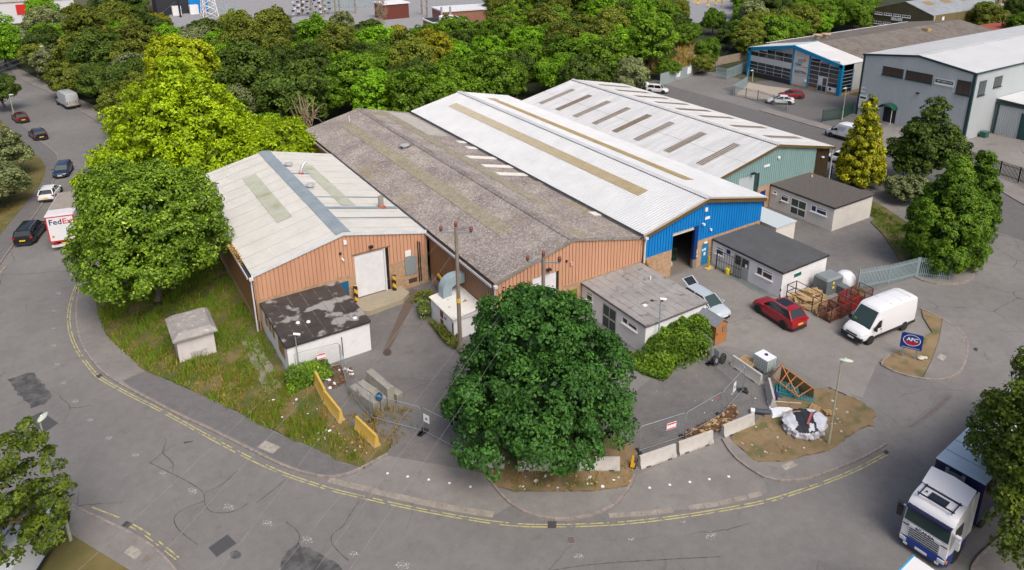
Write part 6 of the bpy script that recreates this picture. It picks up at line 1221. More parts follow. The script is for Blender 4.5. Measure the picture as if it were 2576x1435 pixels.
# --- articulated lorry
def artic():
    t = empty('articulated_lorry', label='white articulated lorry with blue bumper and long pale trailer', cat='lorry'); Wt = paint('tractor_white', (.74, .75, .77), .35, .4); Bl = paint('tractor_blue', (.01, .035, .22), .35, .4); W = 2.5; h = W/2
    # cab: x=0 is the front of the bumper
    loft(t, 'cab', [(-2.35, h*.98, .9, 2.95, h*.86), (-2.2, h, .85, 3.35, h*.86), (-1.3, h, .8, 3.32, h*.88), (-.75, h, .8, 3.18, h*.9), (-.42, h*.99, .8, 2.95, h*.92), (-.3, h*.97, .8, 2.75, h*.93), (-.12, h*.97, .75, 1.75, h*.95), (-.06, h*.95, .72, 1.1, h*.93), (-.05, h*.94, .7, .95, h*.9)], Wt, .05, 30)
    b = MB(); rr = []
    for (x, z, w_) in ((-2.3, 3.3, .84), (-1.5, 3.3, .86)): pass
    dfl = [[(-2.45, y, 3.0+.0), (-2.5, y, 4.05-.12*abs(y)/h), (-2.1, y, 3.88-.14*abs(y)/h), (-1.55, y, 3.42)] for y in (h*.92, h*.6, 0, -h*.6, -h*.92)]
    b.ring_loft(dfl).build('air_deflector', Wt, t, smooth=40)
    for s in (1, -1): MB().box(-2.95, -2.3, s*h*.93-.04, s*h*.93+.04, 1.0, 3.6).build('side_deflector', Wt, t)
    quad(t, 'windscreen', M_SCREEN, [(-.11, -h*.90, 1.84), (-.11, h*.90, 1.84), (-.28, h*.88, 2.68), (-.28, -h*.88, 2.68)], off=.025, thick=.02)
    vis = MB(); vis.box(-.32, .02, -h*.9, h*.9, 2.70, 2.76); vis.build('sun_visor', mat('navy_visor', (.01, .01, .05), .3), t)
    gr = MB().box(-.09, -.035, -h*.66, h*.66, .92, 1.72).build('grille_panel', Wt, t)
    for k in range(5): MB().box(-.045, -.012, -h*.62, h*.62, .93+k*.135, .98+k*.135).build('grille_slot', M_TRIM, gr)
    for s in (1, -1): MB().box(-.06, -.03, s*.98-.16, s*.98+.16, 1.55, 1.60).build('grille_slot', M_TRIM, gr)
    text_mesh('lettering', 'SCANIA', .24, mat('dark_letter', (.03, .035, .045), .4), gr, Matrix(((0, 0, 1, -.03), (1, 0, 0, 0), (0, 1, 0, 1.645), (0, 0, 0, 1))), .006, 1.15, .006)
    bp = MB(); bp.ring_loft([[(x, y, z) for (x, z) in ((-.5, .3), (-.02+dx, .3), (.03+dx, .45), (.02+dx, .8), (-.1, .93), (-.5, .95))] for y, dx in ((-h, -.22), (-h*.9, -.06), (-h*.5, 0), (h*.5, 0), (h*.9, -.06), (h, -.22))]); bp.build('bumper', Bl, t, smooth=35)
    for s in (1, -1):
        MB().cbox((-.06, s*.98, .66), .2, .34, .2).build('headlight', M_HEAD, t); MB().cbox((-.16, s*1.19, .68), .2, .1, .16).build('indicator', M_AMBER, t); MB().cbox((-.0, s*.82, .42), .1, .2, .12).build('fog_light', M_HEAD, t)
        pts = [(-.42, s*h*.995, 1.85), (-1.35, s*h*1.003, 1.85), (-1.35, s*h*.985, 2.62), (-.5, s*h*.975, 2.62)]; quad(t, 'side_window', M_VGLASS, pts if s > 0 else pts[::-1], thick=.02)
        mc = MB().box(-.32, -.12, s*(h+.22)-.13, s*(h+.22)+.13, 1.75, 2.3).build('mirror', Wt if s > 0 else M_TRIM, t); MB().cbox((-.22, s*(h+.22), 2.45), .2, .26, .2).build('mirror_head', Wt if s > 0 else M_TRIM, mc); MB().bar((-.25, s*h*.95, 2.5), (-.22, s*(h+.22), 2.5), .05).build('mirror_arm', Wt, mc)
        MB().box(-2.3, -.25, s*h*.985-.03, s*h*.985+.03, .38, .9).build('side_skirt', Bl, t)
        wheel(t, -1.35, s*(h-.2), .5, .3, s, M_HUB, 8); wheel(t, -4.9, s*(h-.3), .5, .5, s, M_HUB, 8)
        MB().lathe([(.02, s*(h-.4)), (.62, s*(h-.4)), (.62, s*(h+.012)), (.02, s*(h+.012))], 18, Matrix.Translation((-1.35, 0, .55)), 'Y').build('wheel_arch', M_TRIM, t)
    MB().cbox((.035, .0, .52), .03, .62, .14).build('number_plate', M_PLW, t)
    hatch = MB().box(-1.25, -.75, -.45, .45, 3.36, 3.40).build('roof_hatch', M_VGLASS, t)
    b = MB(); 
    for y in (-.85, .85): b.bar((-1.55, y, 3.45), (-.5, y, 3.36), .05, .05)
    for x in (-1.45, -.62): b.bar((x, -.95, 3.42), (x, .95, 3.42), .06, .06)
    b.build('light_bar', mat('navy_visor', (.01, .01, .05), .3), t)
    MB().lathe([(.05, 0), (.05, .06)], 10, Matrix.Translation((-1.05, -.65, 3.38))).build('aerial_base', M_TRIM, t)
    MB().box(-6.2, -2.4, -.45, .45, .6, 1.0).build('chassis', M_TRIM, t); MB().box(-3.4, -2.5, -1.1, 1.1, .9, 1.1).build('catwalk', M_TRIM, t)
    # trailer
    tr = MB().box(-16.6, -3.3, -1.27, 1.27, 1.25, 3.97).build('trailer_body', paint('trailer_navy', (.008, .012, .06), .5, .1), t)
    MB().box(-16.65, -3.25, -1.28, 1.28, 3.97, 4.03).build('trailer_roof', mat('pale_blue_grp', (.52, .63, .72), .4, col2=(.58, .68, .76), scale=1), tr)
    for k in range(11): MB().box(-16.4+k*1.2, -16.36+k*1.2, -1.25, 1.25, 4.03, 4.045).build('roof_seam', mat('roof_seam_grey', (.2, .26, .32), .5), tr)
    for y in (-.7, .15): MB().box(-3.29, -3.2, y, y+.16, 1.3, 3.8).build('bulkhead_post', mat('grey_green_post', (.2, .25, .24), .5), tr)
    MB().box(-3.26, -3.22, -.6, .2, 1.6, 3.7).build('bulkhead_panel', mat('bulkhead_grey', (.12, .16, .17), .5), tr)
    for x in (-12.2, -13.5, -14.8):
        for s in (1, -1): wheel(t, x, s*1.0, .5, .36, s, M_HUB, 8)
    return t
o = artic(); a = C(3, 3, 1380, 1190); b_ = C(3, 3, 1730, 1400); fr = C(3, 3, 1555, 1330)
ART_POS = (C(3, 3, 1560, 1250, .45)); ART_ANG = RAD(-93)
o.location = (32.75, 13.35, .006); o.rotation_euler.z = RAD(184.8); o.scale = (.96, .96, .96)
# roof of the lorry in front
t = empty('box_trailer', label='white roofed box trailer with blue edge standing in front of the articulated lorry', cat='trailer')
MB().box(0, 7, -1.25, 1.25, .9, 3.4).build('box', paint('trailer_white', (.72, .73, .74), .4, .2), t); MB().box(-.02, 7.02, -1.27, 1.27, 3.4, 3.46).build('roof', mat('pale_roof', (.68, .68, .68), .5), t)
MB().box(-.04, 7.02, -1.3, -1.24, 3.2, 3.5).build('roof_edge', mat('cyan_edge', (.02, .28, .55), .4), t)
for x in (1.5, 5.2):
    for s in (1, -1): wheel(t, x, s*1.05, .45, .3, s, M_HUB, 7)
MB().box(.2, 6.8, -.5, .5, .5, .9).build('chassis', M_TRIM, t)
t.location = (29.2, 10.85, .006); t.rotation_euler.z = RAD(184)
# ================================================================== things on the site
M_GALV = mat('galvanised_steel', (.36, .40, .42), .45, metal=.35, col2=(.30, .34, .36), scale=3); M_CONC = mat('barrier_concrete', (.50, .475, .445), .9, col2=(.42, .40, .37), scale=1.3, detail=7, bump=.15, col3=(.28, .26, .23), scale3=1.5, f3=.5, lo3=.6, hi3=.72)
M_CONCG = mat('block_concrete', (.33, .315, .27), .9, col2=(.26, .25, .215), scale=1.6, detail=7, bump=.15, col3=(.17, .16, .14), scale3=2, f3=.5); M_YELB = mat('faded_yellow_paint', (.62, .40, .06), .75, col2=(.55, .36, .08), scale=1.5, detail=6, col3=(.4, .38, .32), scale3=2.5, f3=.8, lo3=.6, hi3=.66)
M_WOOD1 = mat('raw_timber', (.46, .31, .15), .85, col2=(.36, .24, .12), scale=3, stretch=(1, 6, 6)); M_RUST = mat('rusty_cage', (.16, .05, .03), .8, col2=(.10, .035, .025), scale=5); M_REDC = mat('red_cage_paint', (.38, .02, .012), .55, col2=(.27, .02, .015), scale=4); M_CARD = mat('cardboard', (.42, .29, .15), .9, col2=(.36, .25, .13), scale=2)
M_SHEETW2 = mat('white_sheet', (.74, .76, .8), .5); M_RUB = mat('black_rubber', (.02, .02, .022), .8)
# --- temporary mesh fence panels
def heras(label, a, b_, sign=None, lean=0.0, h=2.0, feet=(1, 1), gh=0.0):
    a, b_ = Vector(a), Vector(b_); d_ = b_-a; L = d_.length; t = empty('fence_panel', (a.x, a.y, gh), math.atan2(d_.y, d_.x), label, 'fence', None); t.rotation_euler.x = lean
    f = MB(); r = .021; zb = .12
    f.tube([(0, 0, 0), (0, 0, h-.12), (.12, 0, h), (L-.12, 0, h), (L, 0, h-.12), (L, 0, 0)], r, 6); f.tube([(0, 0, zb+.1), (L, 0, zb+.1)], r*.9, 6); f.build('frame', M_GALV, t, smooth=40)
    w_ = MB(); n = int(L/.13)
    for k in range(1, n): w_.box(k*L/n-.0022, k*L/n+.0022, -.0022, .0022, zb+.1, h)
    for k in range(1, 8): w_.box(0, L, -.0022, .0022, zb+.1+k*(h-.25)/8-.0022, zb+.1+k*(h-.25)/8+.0022)
    tag(w_.build('mesh_infill', M_GALV, t), kind='stuff')
    for x, on in zip((0, L), feet):
        if on: MB().box(x-.12, x+.12, -.36, .36, 0, .12).build('foot_block', M_RUB, t)
    if sign: 
        x, z, w2, h2, m_, st = sign; p = MB().box(x, x+w2, -.03, -.02, z, z+h2).build('notice', m_, t)
        if st: MB().box(x+.02, x+w2-.02, -.036, -.031, z+h2*.72, z+h2-.04).build('stripe', mat('red_stripe', (.6, .03, .05), .5), p); MB().box(x+.02, x+w2-.02, -.036, -.031, z+.03, z+h2*.2).build('stripe', mat('red_stripe', (.6, .03, .05), .5), p)
        else: MB().box(x+w2*.35, x+w2*.65, -.036, -.031, z+h2*.35, z+h2*.6).build('emblem', mat('navy_print2', (.02, .02, .06), .5), p)
    return t
W_ = mat('notice_white', (.78, .78, .78), .5)
V3 = lambda x, y: Vector((x, y, 0))
heras('mesh fence panel with red and white notice before the black-roofed office', V3(10.3, 46.0), V3(13.4, 45.6), (1.5, 1.0, .62, .5, W_, True), feet=(0, 0), gh=.1)
heras('mesh fence panel running from the black-roofed office to the concrete blocks', V3(13.45, 45.6), V3(12.8, 42.2), feet=(0, 0))
heras('leaning mesh fence panel resting against the concrete blocks', V3(12.82, 42.1), V3(13.1, 39.0), (1.2, .9, .5, .5, mat('faded_notice', (.6, .55, .55), .6), False), lean=.0, feet=(0, 0))
heras('mesh fence panel between the concrete blocks and the driveway', V3(13.15, 38.9), V3(15.3, 36.0))
heras('mesh fence panel with white notice across the driveway beside the big tree', V3(15.4, 35.9), V3(16.7, 32.7), (.1, 1.0, .5, .6, W_, False))
heras('mesh fence panel with red-edged notice behind the concrete barriers', V3(25.75, 27.0), V3(28.95, 26.45), (1.9, 1.1, .7, .5, W_, True))
heras('mesh fence panel with small red tag behind the rubble heap', V3(29.05, 26.42), V3(32.5, 26.65), (3.0, 1.5, .16, .14, mat('red_tag', (.6, .05, .05), .5), False), feet=(0, 0))
heras('mesh fence panel with white notice on the corner by the rubber foot', V3(32.6, 26.66), V3(35.8, 27.65), (1.5, .95, .42, .75, W_, False))
heras('mesh fence panel along the tyre pile', V3(35.85, 27.75), V3(36.3, 31.1), (2.6, 1.0, .6, .5, mat('grey_notice', (.4, .42, .45), .5), False))
heras('mesh fence panel half hidden in the bramble thicket', V3(36.32, 31.2), V3(36.5, 34.4), feet=(1, 0))
# --- barriers
def jersey(label, a, b_, m, h=.82, w0=.5, w1=.16, group=None, gz=.0, name='concrete_barrier', tilt=0.0):
    a, b_ = Vector(a), Vector(b_); d_ = b_-a; L = d_.length; t = empty(name, ((a.x+b_.x)/2, (a.y+b_.y)/2, gz), math.atan2(d_.y, d_.x), label, 'barrier', group); t.rotation_euler.x = tilt
    prof = [(-w0/2, 0), (w0/2, 0), (w0/2, .1), (w0*.30, .28), (w1/2, h-.02), (w1/2-.02, h), (-w1/2+.02, h), (-w1/2, h-.02), (-w0*.30, .28), (-w0/2, .1)]
    MB().ring_loft([[(-L/2, y, z) for y, z in prof], [(-L/2+.03, y*1.0, z) for y, z in prof], [(L/2-.03, y, z) for y, z in prof], [(L/2, y, z) for y, z in prof]]).build('block', m, t, smooth=25)
    for s in (-.3, .3): MB().cbox((s*L, 0, .05), .32, w0*1.01, .11).build('fork_slot', M_TARG, t)
    return t
for lab, a, b_ in (('concrete barrier under the left edge of the big tree', (16.25, 32.1), (18.2, 30.5)), ('concrete barrier directly under the trunk of the big tree', (18.75, 29.9), (20.85, 28.55)), ('concrete barrier between the big tree and the traffic cone', (21.75, 28.0), (23.85, 26.6)), ('concrete barrier beside the traffic cone in front of the fence', (24.98, 26.12), (27.5, 25.72)), ('concrete barrier second from the traffic cone', (27.75, 25.72), (30.3, 25.35)), ('concrete barrier in front of the timber rubble heap', (31.2, 25.3), (33.75, 25.05)), ('concrete barrier end-on beside the blue pallets', (36.1, 25.35), (37.6, 27.0)), ('concrete barrier beside the white tank and tyre', (37.45, 27.5), (37.6, 30.2))): jersey(lab, V3(*a), V3(*b_), M_CONC, gz=.105 if a[0] < 24 else .004)
for lab, a, b_ in (('yellow painted barrier beside the leaf litter, first of the yellow row from the office', (11.3, 44.75), (11.2, 42.5)), ('yellow painted barrier in the middle of the yellow row', (11.16, 42.2), (11.35, 39.7)), ('yellow painted barrier nearest the pavement in the dry grass', (12.0, 38.6), (12.4, 36.2))): jersey(lab, V3(*a), V3(*b_), M_YELB, h=.9, gz=.1, name='yellow_barrier')
def block(label, c, L, w_, z0, h, rz):
    t = empty('concrete_block', (c[0], c[1], z0), rz, label, 'block'); b = MB(); b.box(-L/2, L/2, -w_/2, w_/2, 0, h); o = b.build('block', M_CONCG, t)
    bv = o.modifiers.new('bevel', 'BEVEL'); bv.width = .03; bv.segments = 2; return t
ra = RAD(105)
block('long concrete block under the fallen fence panel', (13.35, 40.75), 2.7, .55, .004, .85, ra); block('long concrete block in the middle of the group', (13.95, 40.85), 2.7, .55, .004, .85, ra); block('concrete block standing on top of the others', (14.5, 40.75), 2.7, .5, .005, 1.55, RAD(100)); block('low concrete block at the driveway side of the group', (15.1, 40.75), 2.5, .5, .004, .7, ra)
t = empty('barrel', (13.95, 39.55, .86), label='blue plastic bottle lying on the concrete blocks', cat='barrel'); MB().lathe([(.02, 0), (.2, .02), (.23, .15), (.23, .32), (.16, .42), (.05, .46)], 14).build('body', mat('teal_blue_plastic', (.01, .09, .19), .35), t, smooth=40); MB().lathe([(.06, .44), (.06, .52)], 8).build('cap', M_TRIM, t)
# --- kiosk
K = empty('substation_kiosk', (4.8, 52.45, .1), label='small white kiosk with lichened hipped concrete roof in the grass', cat='kiosk')
M_KW = mat('kiosk_render', (.60, .565, .56), .85, col2=(.53, .495, .48), scale=1.5, detail=6, bump=.1); MB().box(3.56, 6.12, 52.45, 55.55, 0, 1.95).build('wall', M_KW, K)
b = MB(); x0, x1, y0, y1 = 3.3, 6.38, 52.12, 55.85
b.box(x0, x1, y0, y1, 1.93, 2.05); b.face([(x0, y0, 2.05), (x1, y0, 2.05), (x1-.35, y0+.4, 2.42), (x0+.5, y0+.4, 2.42)]); b.face([(x1, y0, 2.05), (x1, y1, 2.05), (x1-.35, y1-.4, 2.42), (x1-.35, y0+.4, 2.42)]); b.face([(x1, y1, 2.05), (x0, y1, 2.05), (x0+.5, y1-.4, 2.42), (x1-.35, y1-.4, 2.42)]); b.face([(x0, y1, 2.05), (x0, y0, 2.05), (x0+.5, y0+.4, 2.42), (x0+.5, y1-.4, 2.42)]); b.face([(x0+.5, y0+.4, 2.42), (x1-.35, y0+.4, 2.42), (x1-.35, y1-.4, 2.42), (x0+.5, y1-.4, 2.42)])
b.build('roof', mat('lichened_concrete', (.34, .32, .305), .95, col2=(.25, .235, .225), scale=1.6, detail=8, bump=.3, col3=(.5, .48, .4), scale3=2.6, f3=.7, lo3=.6, hi3=.66), K)
v = MB().box(4.35, 5.5, 52.43, 52.47, .12, .62).build('vent', mat('vent_shadow', (.12, .11, .11), .8), K)
for k in range(6): MB().box(4.35, 5.5, 52.40, 52.44, .14+k*.085, .18+k*.085).build('slat', M_KW, v)
for o in K.children_recursive: pass
rebase(K)
for o in list(K.children): o.matrix_parent_inverse = Matrix.Translation(-Vector((4.8, 52.45, 0)))
# --- generator store with blue duct
K = empty('generator_store', (23.2, 44.2, 0), label='white brick store with rusty corrugated roof and pale blue duct', cat='building')
MB().box(22.0, 24.5, 44.2, 48.2, 0, 1.85).build('wall', M_WHITEWALL, K); corr('roof', mat('stained_white_sheet', (.60, .585, .545), .7, col2=(.66, .65, .62), scale=1, detail=7, col3=(.25, .11, .06), scale3=2.2, f3=.8, lo3=.64, hi3=.7), K, (21.85, 1.9), (24.62, 2.25), 44.0, 48.3, pitch=.16, depth=.03); MB().box(21.9, 24.6, 44.1, 44.16, 1.7, 2.0).build('fascia', M_GUTW, K)
for (ya, yb, za, zb_) in ((46.0, 46.5, .95, 1.55), (46.0, 46.5, .15, .8)): boxes('shutter', mat('rusty_panel', (.14, .05, .03), .8, col2=(.2, .08, .05), scale=6), [(21.97, 22.0, ya, yb, za, zb_)], K)
boxes('door', M_UPVC, [(21.97, 22.0, 44.5, 45.2, .1, 1.6)], K); boxes('door', mat('brown_door', (.1, .04, .03), .7), [(21.965, 21.99, 44.3, 44.45, .1, 1.4)], K); boxes('notice', mat('purple_notice', (.25, .1, .15), .6), [(21.97, 21.99, 45.5, 45.75, 1.1, 1.3)], K)
b = MB(); bend = [(22.9, 47.5, 1.9), (22.9, 47.5, 2.75), (22.95, 47.62, 3.05), (23.2, 47.85, 3.2), (23.6, 48.2, 3.2)]
rr = []
for p, (wx, wz) in zip(bend, ((.42, 0), (.42, 0), (.38, .2), (.2, .4), (.1, .42))): rr.append([(p[0]-wx, p[1]-.38, p[2]-wz), (p[0]+wx*1.0, p[1]-.38, p[2]+wz), (p[0]+wx, p[1]+.38, p[2]+wz), (p[0]-wx, p[1]+.38, p[2]-wz)])
b2 = MB(); n = 7; rr = []
for k in range(n):
    a = math.pi/2*k/(n-1); cx, cz = 23.75, 2.6; r0, r1 = .35, 1.15
    rr.append([(cx-math.cos(a)*r, y, cz+math.sin(a)*r) for r, y in ((r0, 47.1), (r1, 47.1), (r1, 47.95), (r0, 47.95))])
rr = [[(22.6, 47.1, 1.9)] and [(23.4, 47.1, 1.9), (22.6, 47.1, 1.9), (22.6, 47.95, 1.9), (23.4, 47.95, 1.9)]]+rr+[[(24.6, y, z) for z, y in ((2.95, 47.1), (3.75, 47.1), (3.75, 47.95), (2.95, 47.95))]]
b2.ring_loft(rr).build('duct', mat('pale_blue_duct', (.33, .42, .46), .5, col2=(.28, .37, .41), scale=2), K, smooth=35)
MB().tube([(24.45, 51.8, 1.6), (24.3, 49.5, 1.4), (24.2, 48.3, 1.3)], .11, 8).build('gas_pipe', mat('gas_yellow', (.55, .40, .02), .5), K, smooth=40); MB().tube([(24.3, 51.8, 1.3), (24.1, 48.3, 1.0)], .08, 8).build('drain_pipe', M_TRIM, K)
rebase(K)
# --- garden shed
K = empty('garden_shed', (38.75, 33.4, 0), label='small orange-brown timber shed with grey felt roof beside the white office', cat='shed')
M_SHIP = mat('shiplap_timber', (.36, .155, .05), .75, col2=(.42, .19, .065), scale=2, stretch=(1, 1, 6)); x0, x1, y0, y1, e_, r_z = 38.25, 39.5, 32.6, 34.9, 1.75, 2.15; xm = (x0+x1)/2
for k in range(14): 
    z0 = .05+k*e_/14; z1 = z0+e_/14
    MB().box(x0-.012*(k % 1), x0+.02, y0, y1, z0, z1-.012).build('board', M_SHIP, K); MB().box(x0, x1, y0-.0, y0+.02, z0, z1-.012).build('board', M_SHIP, K)
MB().box(x0+.02, x1, y0+.02, y1, 0, e_).build('wall', M_SHIP, K); MB().face([(x0, y0+.005, e_), (x1, y0+.005, e_), (xm, y0+.005, r_z)]).build('gable', M_SHIP, K); MB().box(x1-.02, x1+.01, y0, y1, .05, e_).build('wall', M_SHIP, K)
for s, xe in ((-1, x0-.1), (1, x1+.1)):
    quad(K, 'roof_panel', mat('shed_felt', (.17, .19, .21), .9, col2=(.21, .23, .25), scale=4), ([(xe, y0-.12, e_-.06), (xm, y0-.12, r_z+.02), (xm, y1+.1, r_z+.02), (xe, y1+.1, e_-.06)] if s > 0 else [(xm, y0-.12, r_z+.02), (xe, y0-.12, e_-.06), (xe, y1+.1, e_-.06), (xm, y1+.1, r_z+.02)])[::-1], thick=.03)
wn = MB().box(39.0, 39.28, y0-.03, y0-.005, 1.0, 1.5).build('window', mat('shed_window_frame', (.16, .08, .04), .7), K); MB().box(39.04, 39.24, y0-.036, y0-.028, 1.04, 1.46).build('pane', mat('dusty_glass', (.2, .2, .2), .3), wn); MB().box(38.4, 38.46, y0-.03, y0, .9, 1.1).build('latch', M_TRIM, K)
rebase(K)
# --- poles and wires
M_POLE = mat('weathered_pole', (.19, .155, .12), .9, col2=(.26, .22, .18), scale=5, stretch=(1, 1, .12), bump=.3); M_INS = mat('brown_insulator', (.17, .035, .02), .25)
WIRE = mat('aluminium_wire', (.34, .34, .32), .5, metal=.3)
def power_pole(label, foot, h, arm_dir, tagy=True):
    t = empty('power_pole', foot, label=label, cat='pole'); MB().tube([(0, 0, 0), (0, 0, h*.5), (0, 0, h)], [.17, .145, .12], 10).build('pole', M_POLE, t, smooth=50)
    d_ = Vector(arm_dir).normalized(); MB().bar(-d_*1.15+Vector((0, 0, h-.42)), d_*1.15+Vector((0, 0, h-.42)), .09, .1).build('crossarm', M_GALV, t); ins = []
    for s, z in ((-1.08, h-.37), (0, h), (1.08, h-.37)):
        p = d_*s+Vector((0, 0, z)); MB().lathe([(.03, 0), (.1, .05), (.14, .14), (.11, .2), (.15, .27), (.1, .36), (.06, .42)], 10, Matrix.Translation(p)).build('insulator', M_INS, t, smooth=40); ins.append(Vector(foot)+p+Vector((0, 0, .42)))
    if tagy: MB().lathe([(.165, 4.4), (.165, 4.75)], 10).build('warning_plate', mat('yellow_plate_sign', (.7, .5, .05), .5), t)
    return ins
arm = Vector((.80, -.60, 0))
I1 = power_pole('wooden power pole with three brown insulators beside the generator store', Vector((21.55, 42.36, 0)), 10.45, arm); I2 = power_pole('wooden power pole with three brown insulators behind the big tree', Vector((25.2, 36.7, 0)), 9.5, arm, False)
def wire(label, pts, r=.005):
    P = []
    for a, b_ in zip(pts, pts[1:]):
        L = (b_-a).length; sag = min(1.2, L*L*.00035)
        for k in range(9): f_ = k/9; P.append(a.lerp(b_, f_)-Vector((0, 0, sag*4*f_*(1-f_))))
    P.append(pts[-1]); c0 = P[0]; o = MB().tube([p-c0 for p in P], r, 4).build('power_line', WIRE, None); o.location = c0; return tag(o, label, 'wire', 'overhead wires')
def far(i, x, y, z=9.6, k=1.0): q = D(x, y, z); return i+(q-i)*k
for i, (lo_, hi_) in zip(I1, (((180, 1438), (1740, 27)), ((430, 1360), (1775, 33)), ((640, 1310), (1815, 40)))):
    wire('thin overhead wire strung over the pole beside the generator store', [far(i, *lo_, 9.2, 1.15), i, far(i, *hi_, 10.5)])
for i, (lo_, hi_) in zip(I2, (((979, 1075), (1890, 0)), ((1044, 1075), (1932, 0)), ((1114, 1075), (1985, 0)))):
    wire('thin overhead wire strung over the pole behind the big tree', [far(i, *lo_, 9.4, 1.8), i, far(i, *hi_, 10.2)])
for y0_, y1_ in ((165, 5), (178, 12)): wire('thin overhead wire crossing the far road and hedge', [D(0, y0_, 8), D(310, y1_, 8)], .02)
wire('thin overhead wire sloping over the silver van', [D(15, 265, 7), D(440, 5, 9)], .016)
# --- lamp posts
M_LAMP = mat('pale_green_lamp_paint', (.40, .43, .30), .6, col2=(.34, .36, .25), scale=3); M_LAMPH = mat('lamp_head_grp', (.50, .56, .46), .5)
def lamp(label, foot, h, rz, out_=.5, head=.75):
    t = empty('street_lamp', foot, rz, label, 'street lamp'); MB().tube([(0, 0, 0), (0, 0, 1.5), (0, 0, 1.52), (0, 0, h)], [.09, .085, .055, .045], 8).build('post', M_LAMP, t, smooth=50); MB().tube([(0, 0, h-.02), (out_*.5, 0, h+.04)], .035, 6).build('arm', M_LAMP, t)
    b = MB(); rr = []
    for k in range(9):
        f_ = k/8; w_ = .17*math.sin(math.pi*(.06+.88*f_))**.6; rr.append([(-.12+head*f_, w_*math.cos(a), h+.08+w_*.62*math.sin(a)) for a in [2*math.pi*q/10 for q in range(10)]])
    b.ring_loft(rr).build('lamp_head', M_LAMPH, t, smooth=60); MB().lathe([(.05, 0), (.05, .08)], 8, Matrix.Translation((.2, 0, h+.16))).build('photocell', M_UPVC, t)
lamp('pale street lamp on the dry verge beside the heap of sheeting', Vector((36.17, 21.16, .1)), 6.0, RAD(-50)); lamp('pale street lamp standing out of the near corner tree', Vector((-4.0, 38.45, .1)), 7.6, RAD(60)); lamp('pale street lamp at the palisade fence before the grey warehouse', Vector((101.0, 65.2, .0)), up(Vector((101, 65.2, 0)), (1932+780/4)/2.5156, (890/4)/2.5156), RAD(180), head=.9)
lamp('pale street lamp beside the maroon car under the roadside tree', D(37, 296), up(D(37, 296), 24/2.5156, 240/2.5156), RAD(-10)); lamp('pale street lamp over the far hedge beyond the silver van', D(130, 215), up(D(130, 215), 100/2.5156, 118/2.5156), RAD(180)); lamp('pale street lamp at the corner of the glazed blue-framed unit', D(1892, 205), up(D(1892, 205), 1893/2.5156, 178/2.5156), RAD(170))
def thin_pole(label, foot, h, m_, r=.04, top=None):
    t = empty('camera_pole' if top else 'sign_pole', foot, label=label, cat='pole'); MB().tube([(0, 0, 0), (0, 0, h)], r, 8).build('pole', m_, t)
    if top:
        MB().tube([(-.1, 0, h-.05), (.3, -.25, h-.12)], .09, 8).build('camera_head', M_UPVC, t); MB().cbox((.08, -.05, h-.22), .12, .12, .2).build('bracket', M_TRIM, t)
thin_pole('grey steel pole with white camera at the corner of the grey-roofed office', V3(33.9, 34.2), up(V3(33.9, 34.2), 1654/2.5156, 748/2.5156), mat('blue_grey_pole', (.25, .33, .37), .5), .05, True); thin_pole('dark steel pole with small camera before the black-roofed office', V3(10.55, 46.2), 3.6, M_GALV, .04, True)
# --- bits of the yard
K = empty('traffic_cone', (24.62, 26.3, .1), label='yellow no-waiting cone between the concrete barriers', cat='cone'); M_CONE = mat('cone_yellow', (.70, .38, .01), .5)
MB().box(-.2, .2, -.2, .2, 0, .05).build('base', M_RUB, K); MB().ring_loft([[(s*w_, t_*w_*.7, z) for s, t_ in ((-1, -1), (1, -1), (1, 1), (-1, 1))] for w_, z in ((.17, .05), (.10, .45), (.06, .75))]).build('body', M_CONE, K); MB().lathe([(.02, 0), (.1, 0), (.1, .012), (.02, .012)], 14, Matrix.Translation((0, -.115, .4)) @ Matrix.Rotation(RAD(80), 4, 'X')).build('badge', mat('blue_badge', (.05, .03, .2), .5), K); K.rotation_euler.z = RAD(35)
K = empty('bulk_tank', (39.1, 28.6, .004), RAD(0), 'white cube liquid tank in a steel cage beside the concrete barrier', 'tank')
tk = MB().box(-.5, .5, -.6, .6, .16, 1.12).build('tank', mat('milky_plastic', (.5, .6, .58), .4, col2=(.62, .68, .68), scale=2), K); MB().box(-.5, .5, -.6, .6, 1.12, 1.16).build('tank_top', M_SHEETW2, K); MB().lathe([(.12, 0), (.12, .06)], 12, Matrix.Translation((.1, 0, 1.16))).build('cap', M_TRIM, K)
b = MB()
for k in range(7):
    for x in (-.52, .52): b.box(x-.012, x+.012, -.6+k*.2-.012, -.6+k*.2+.012, .14, 1.16)
    for y in (-.62, .62): b.box(-.5+k*.166-.012, -.5+k*.166+.012, y-.012, y+.012, .14, 1.16)
for z in (.3, .5, .7, .9, 1.12):
    b.box(-.53, .53, -.635, -.62, z-.012, z+.012); b.box(-.53, .53, .62, .635, z-.012, z+.012); b.box(-.535, -.52, -.63, .63, z-.012, z+.012); b.box(.52, .535, -.63, .63, z-.012, z+.012)
b.build('cage', M_GALV, K)
for y in (-.45, 0, .45): MB().box(-.52, .52, y-.06, y+.06, 0, .14).build('pallet_foot', M_GALV, K)
def pallet(label, loc, rz, m_, tilt=(0, 0), L=1.2, W=1.0, name='pallet', z=.004):
    t = empty(name, (loc[0], loc[1], z), rz, label, 'pallet'); t.rotation_euler.x, t.rotation_euler.y = tilt
    for k in range(7): MB().box(-L/2+k*L/7+.012, -L/2+(k+1)*L/7-.05, -W/2, W/2, .12, .14).build('top_board', m_, t)
    for y in (-W/2+.05, 0, W/2-.05): MB().box(-L/2, L/2, y-.05, y+.05, .02, .118).build('bearer', m_, t)
    for x in (-L/2+.05, 0, L/2-.05): MB().box(x-.05, x+.05, -W/2, W/2, 0, .018).build('bottom_board', m_, t)
    return t
pallet('pale timber pallet lying behind the concrete barrier beside the tank', (38.5, 29.6), RAD(95), M_WOOD1, z=.25)
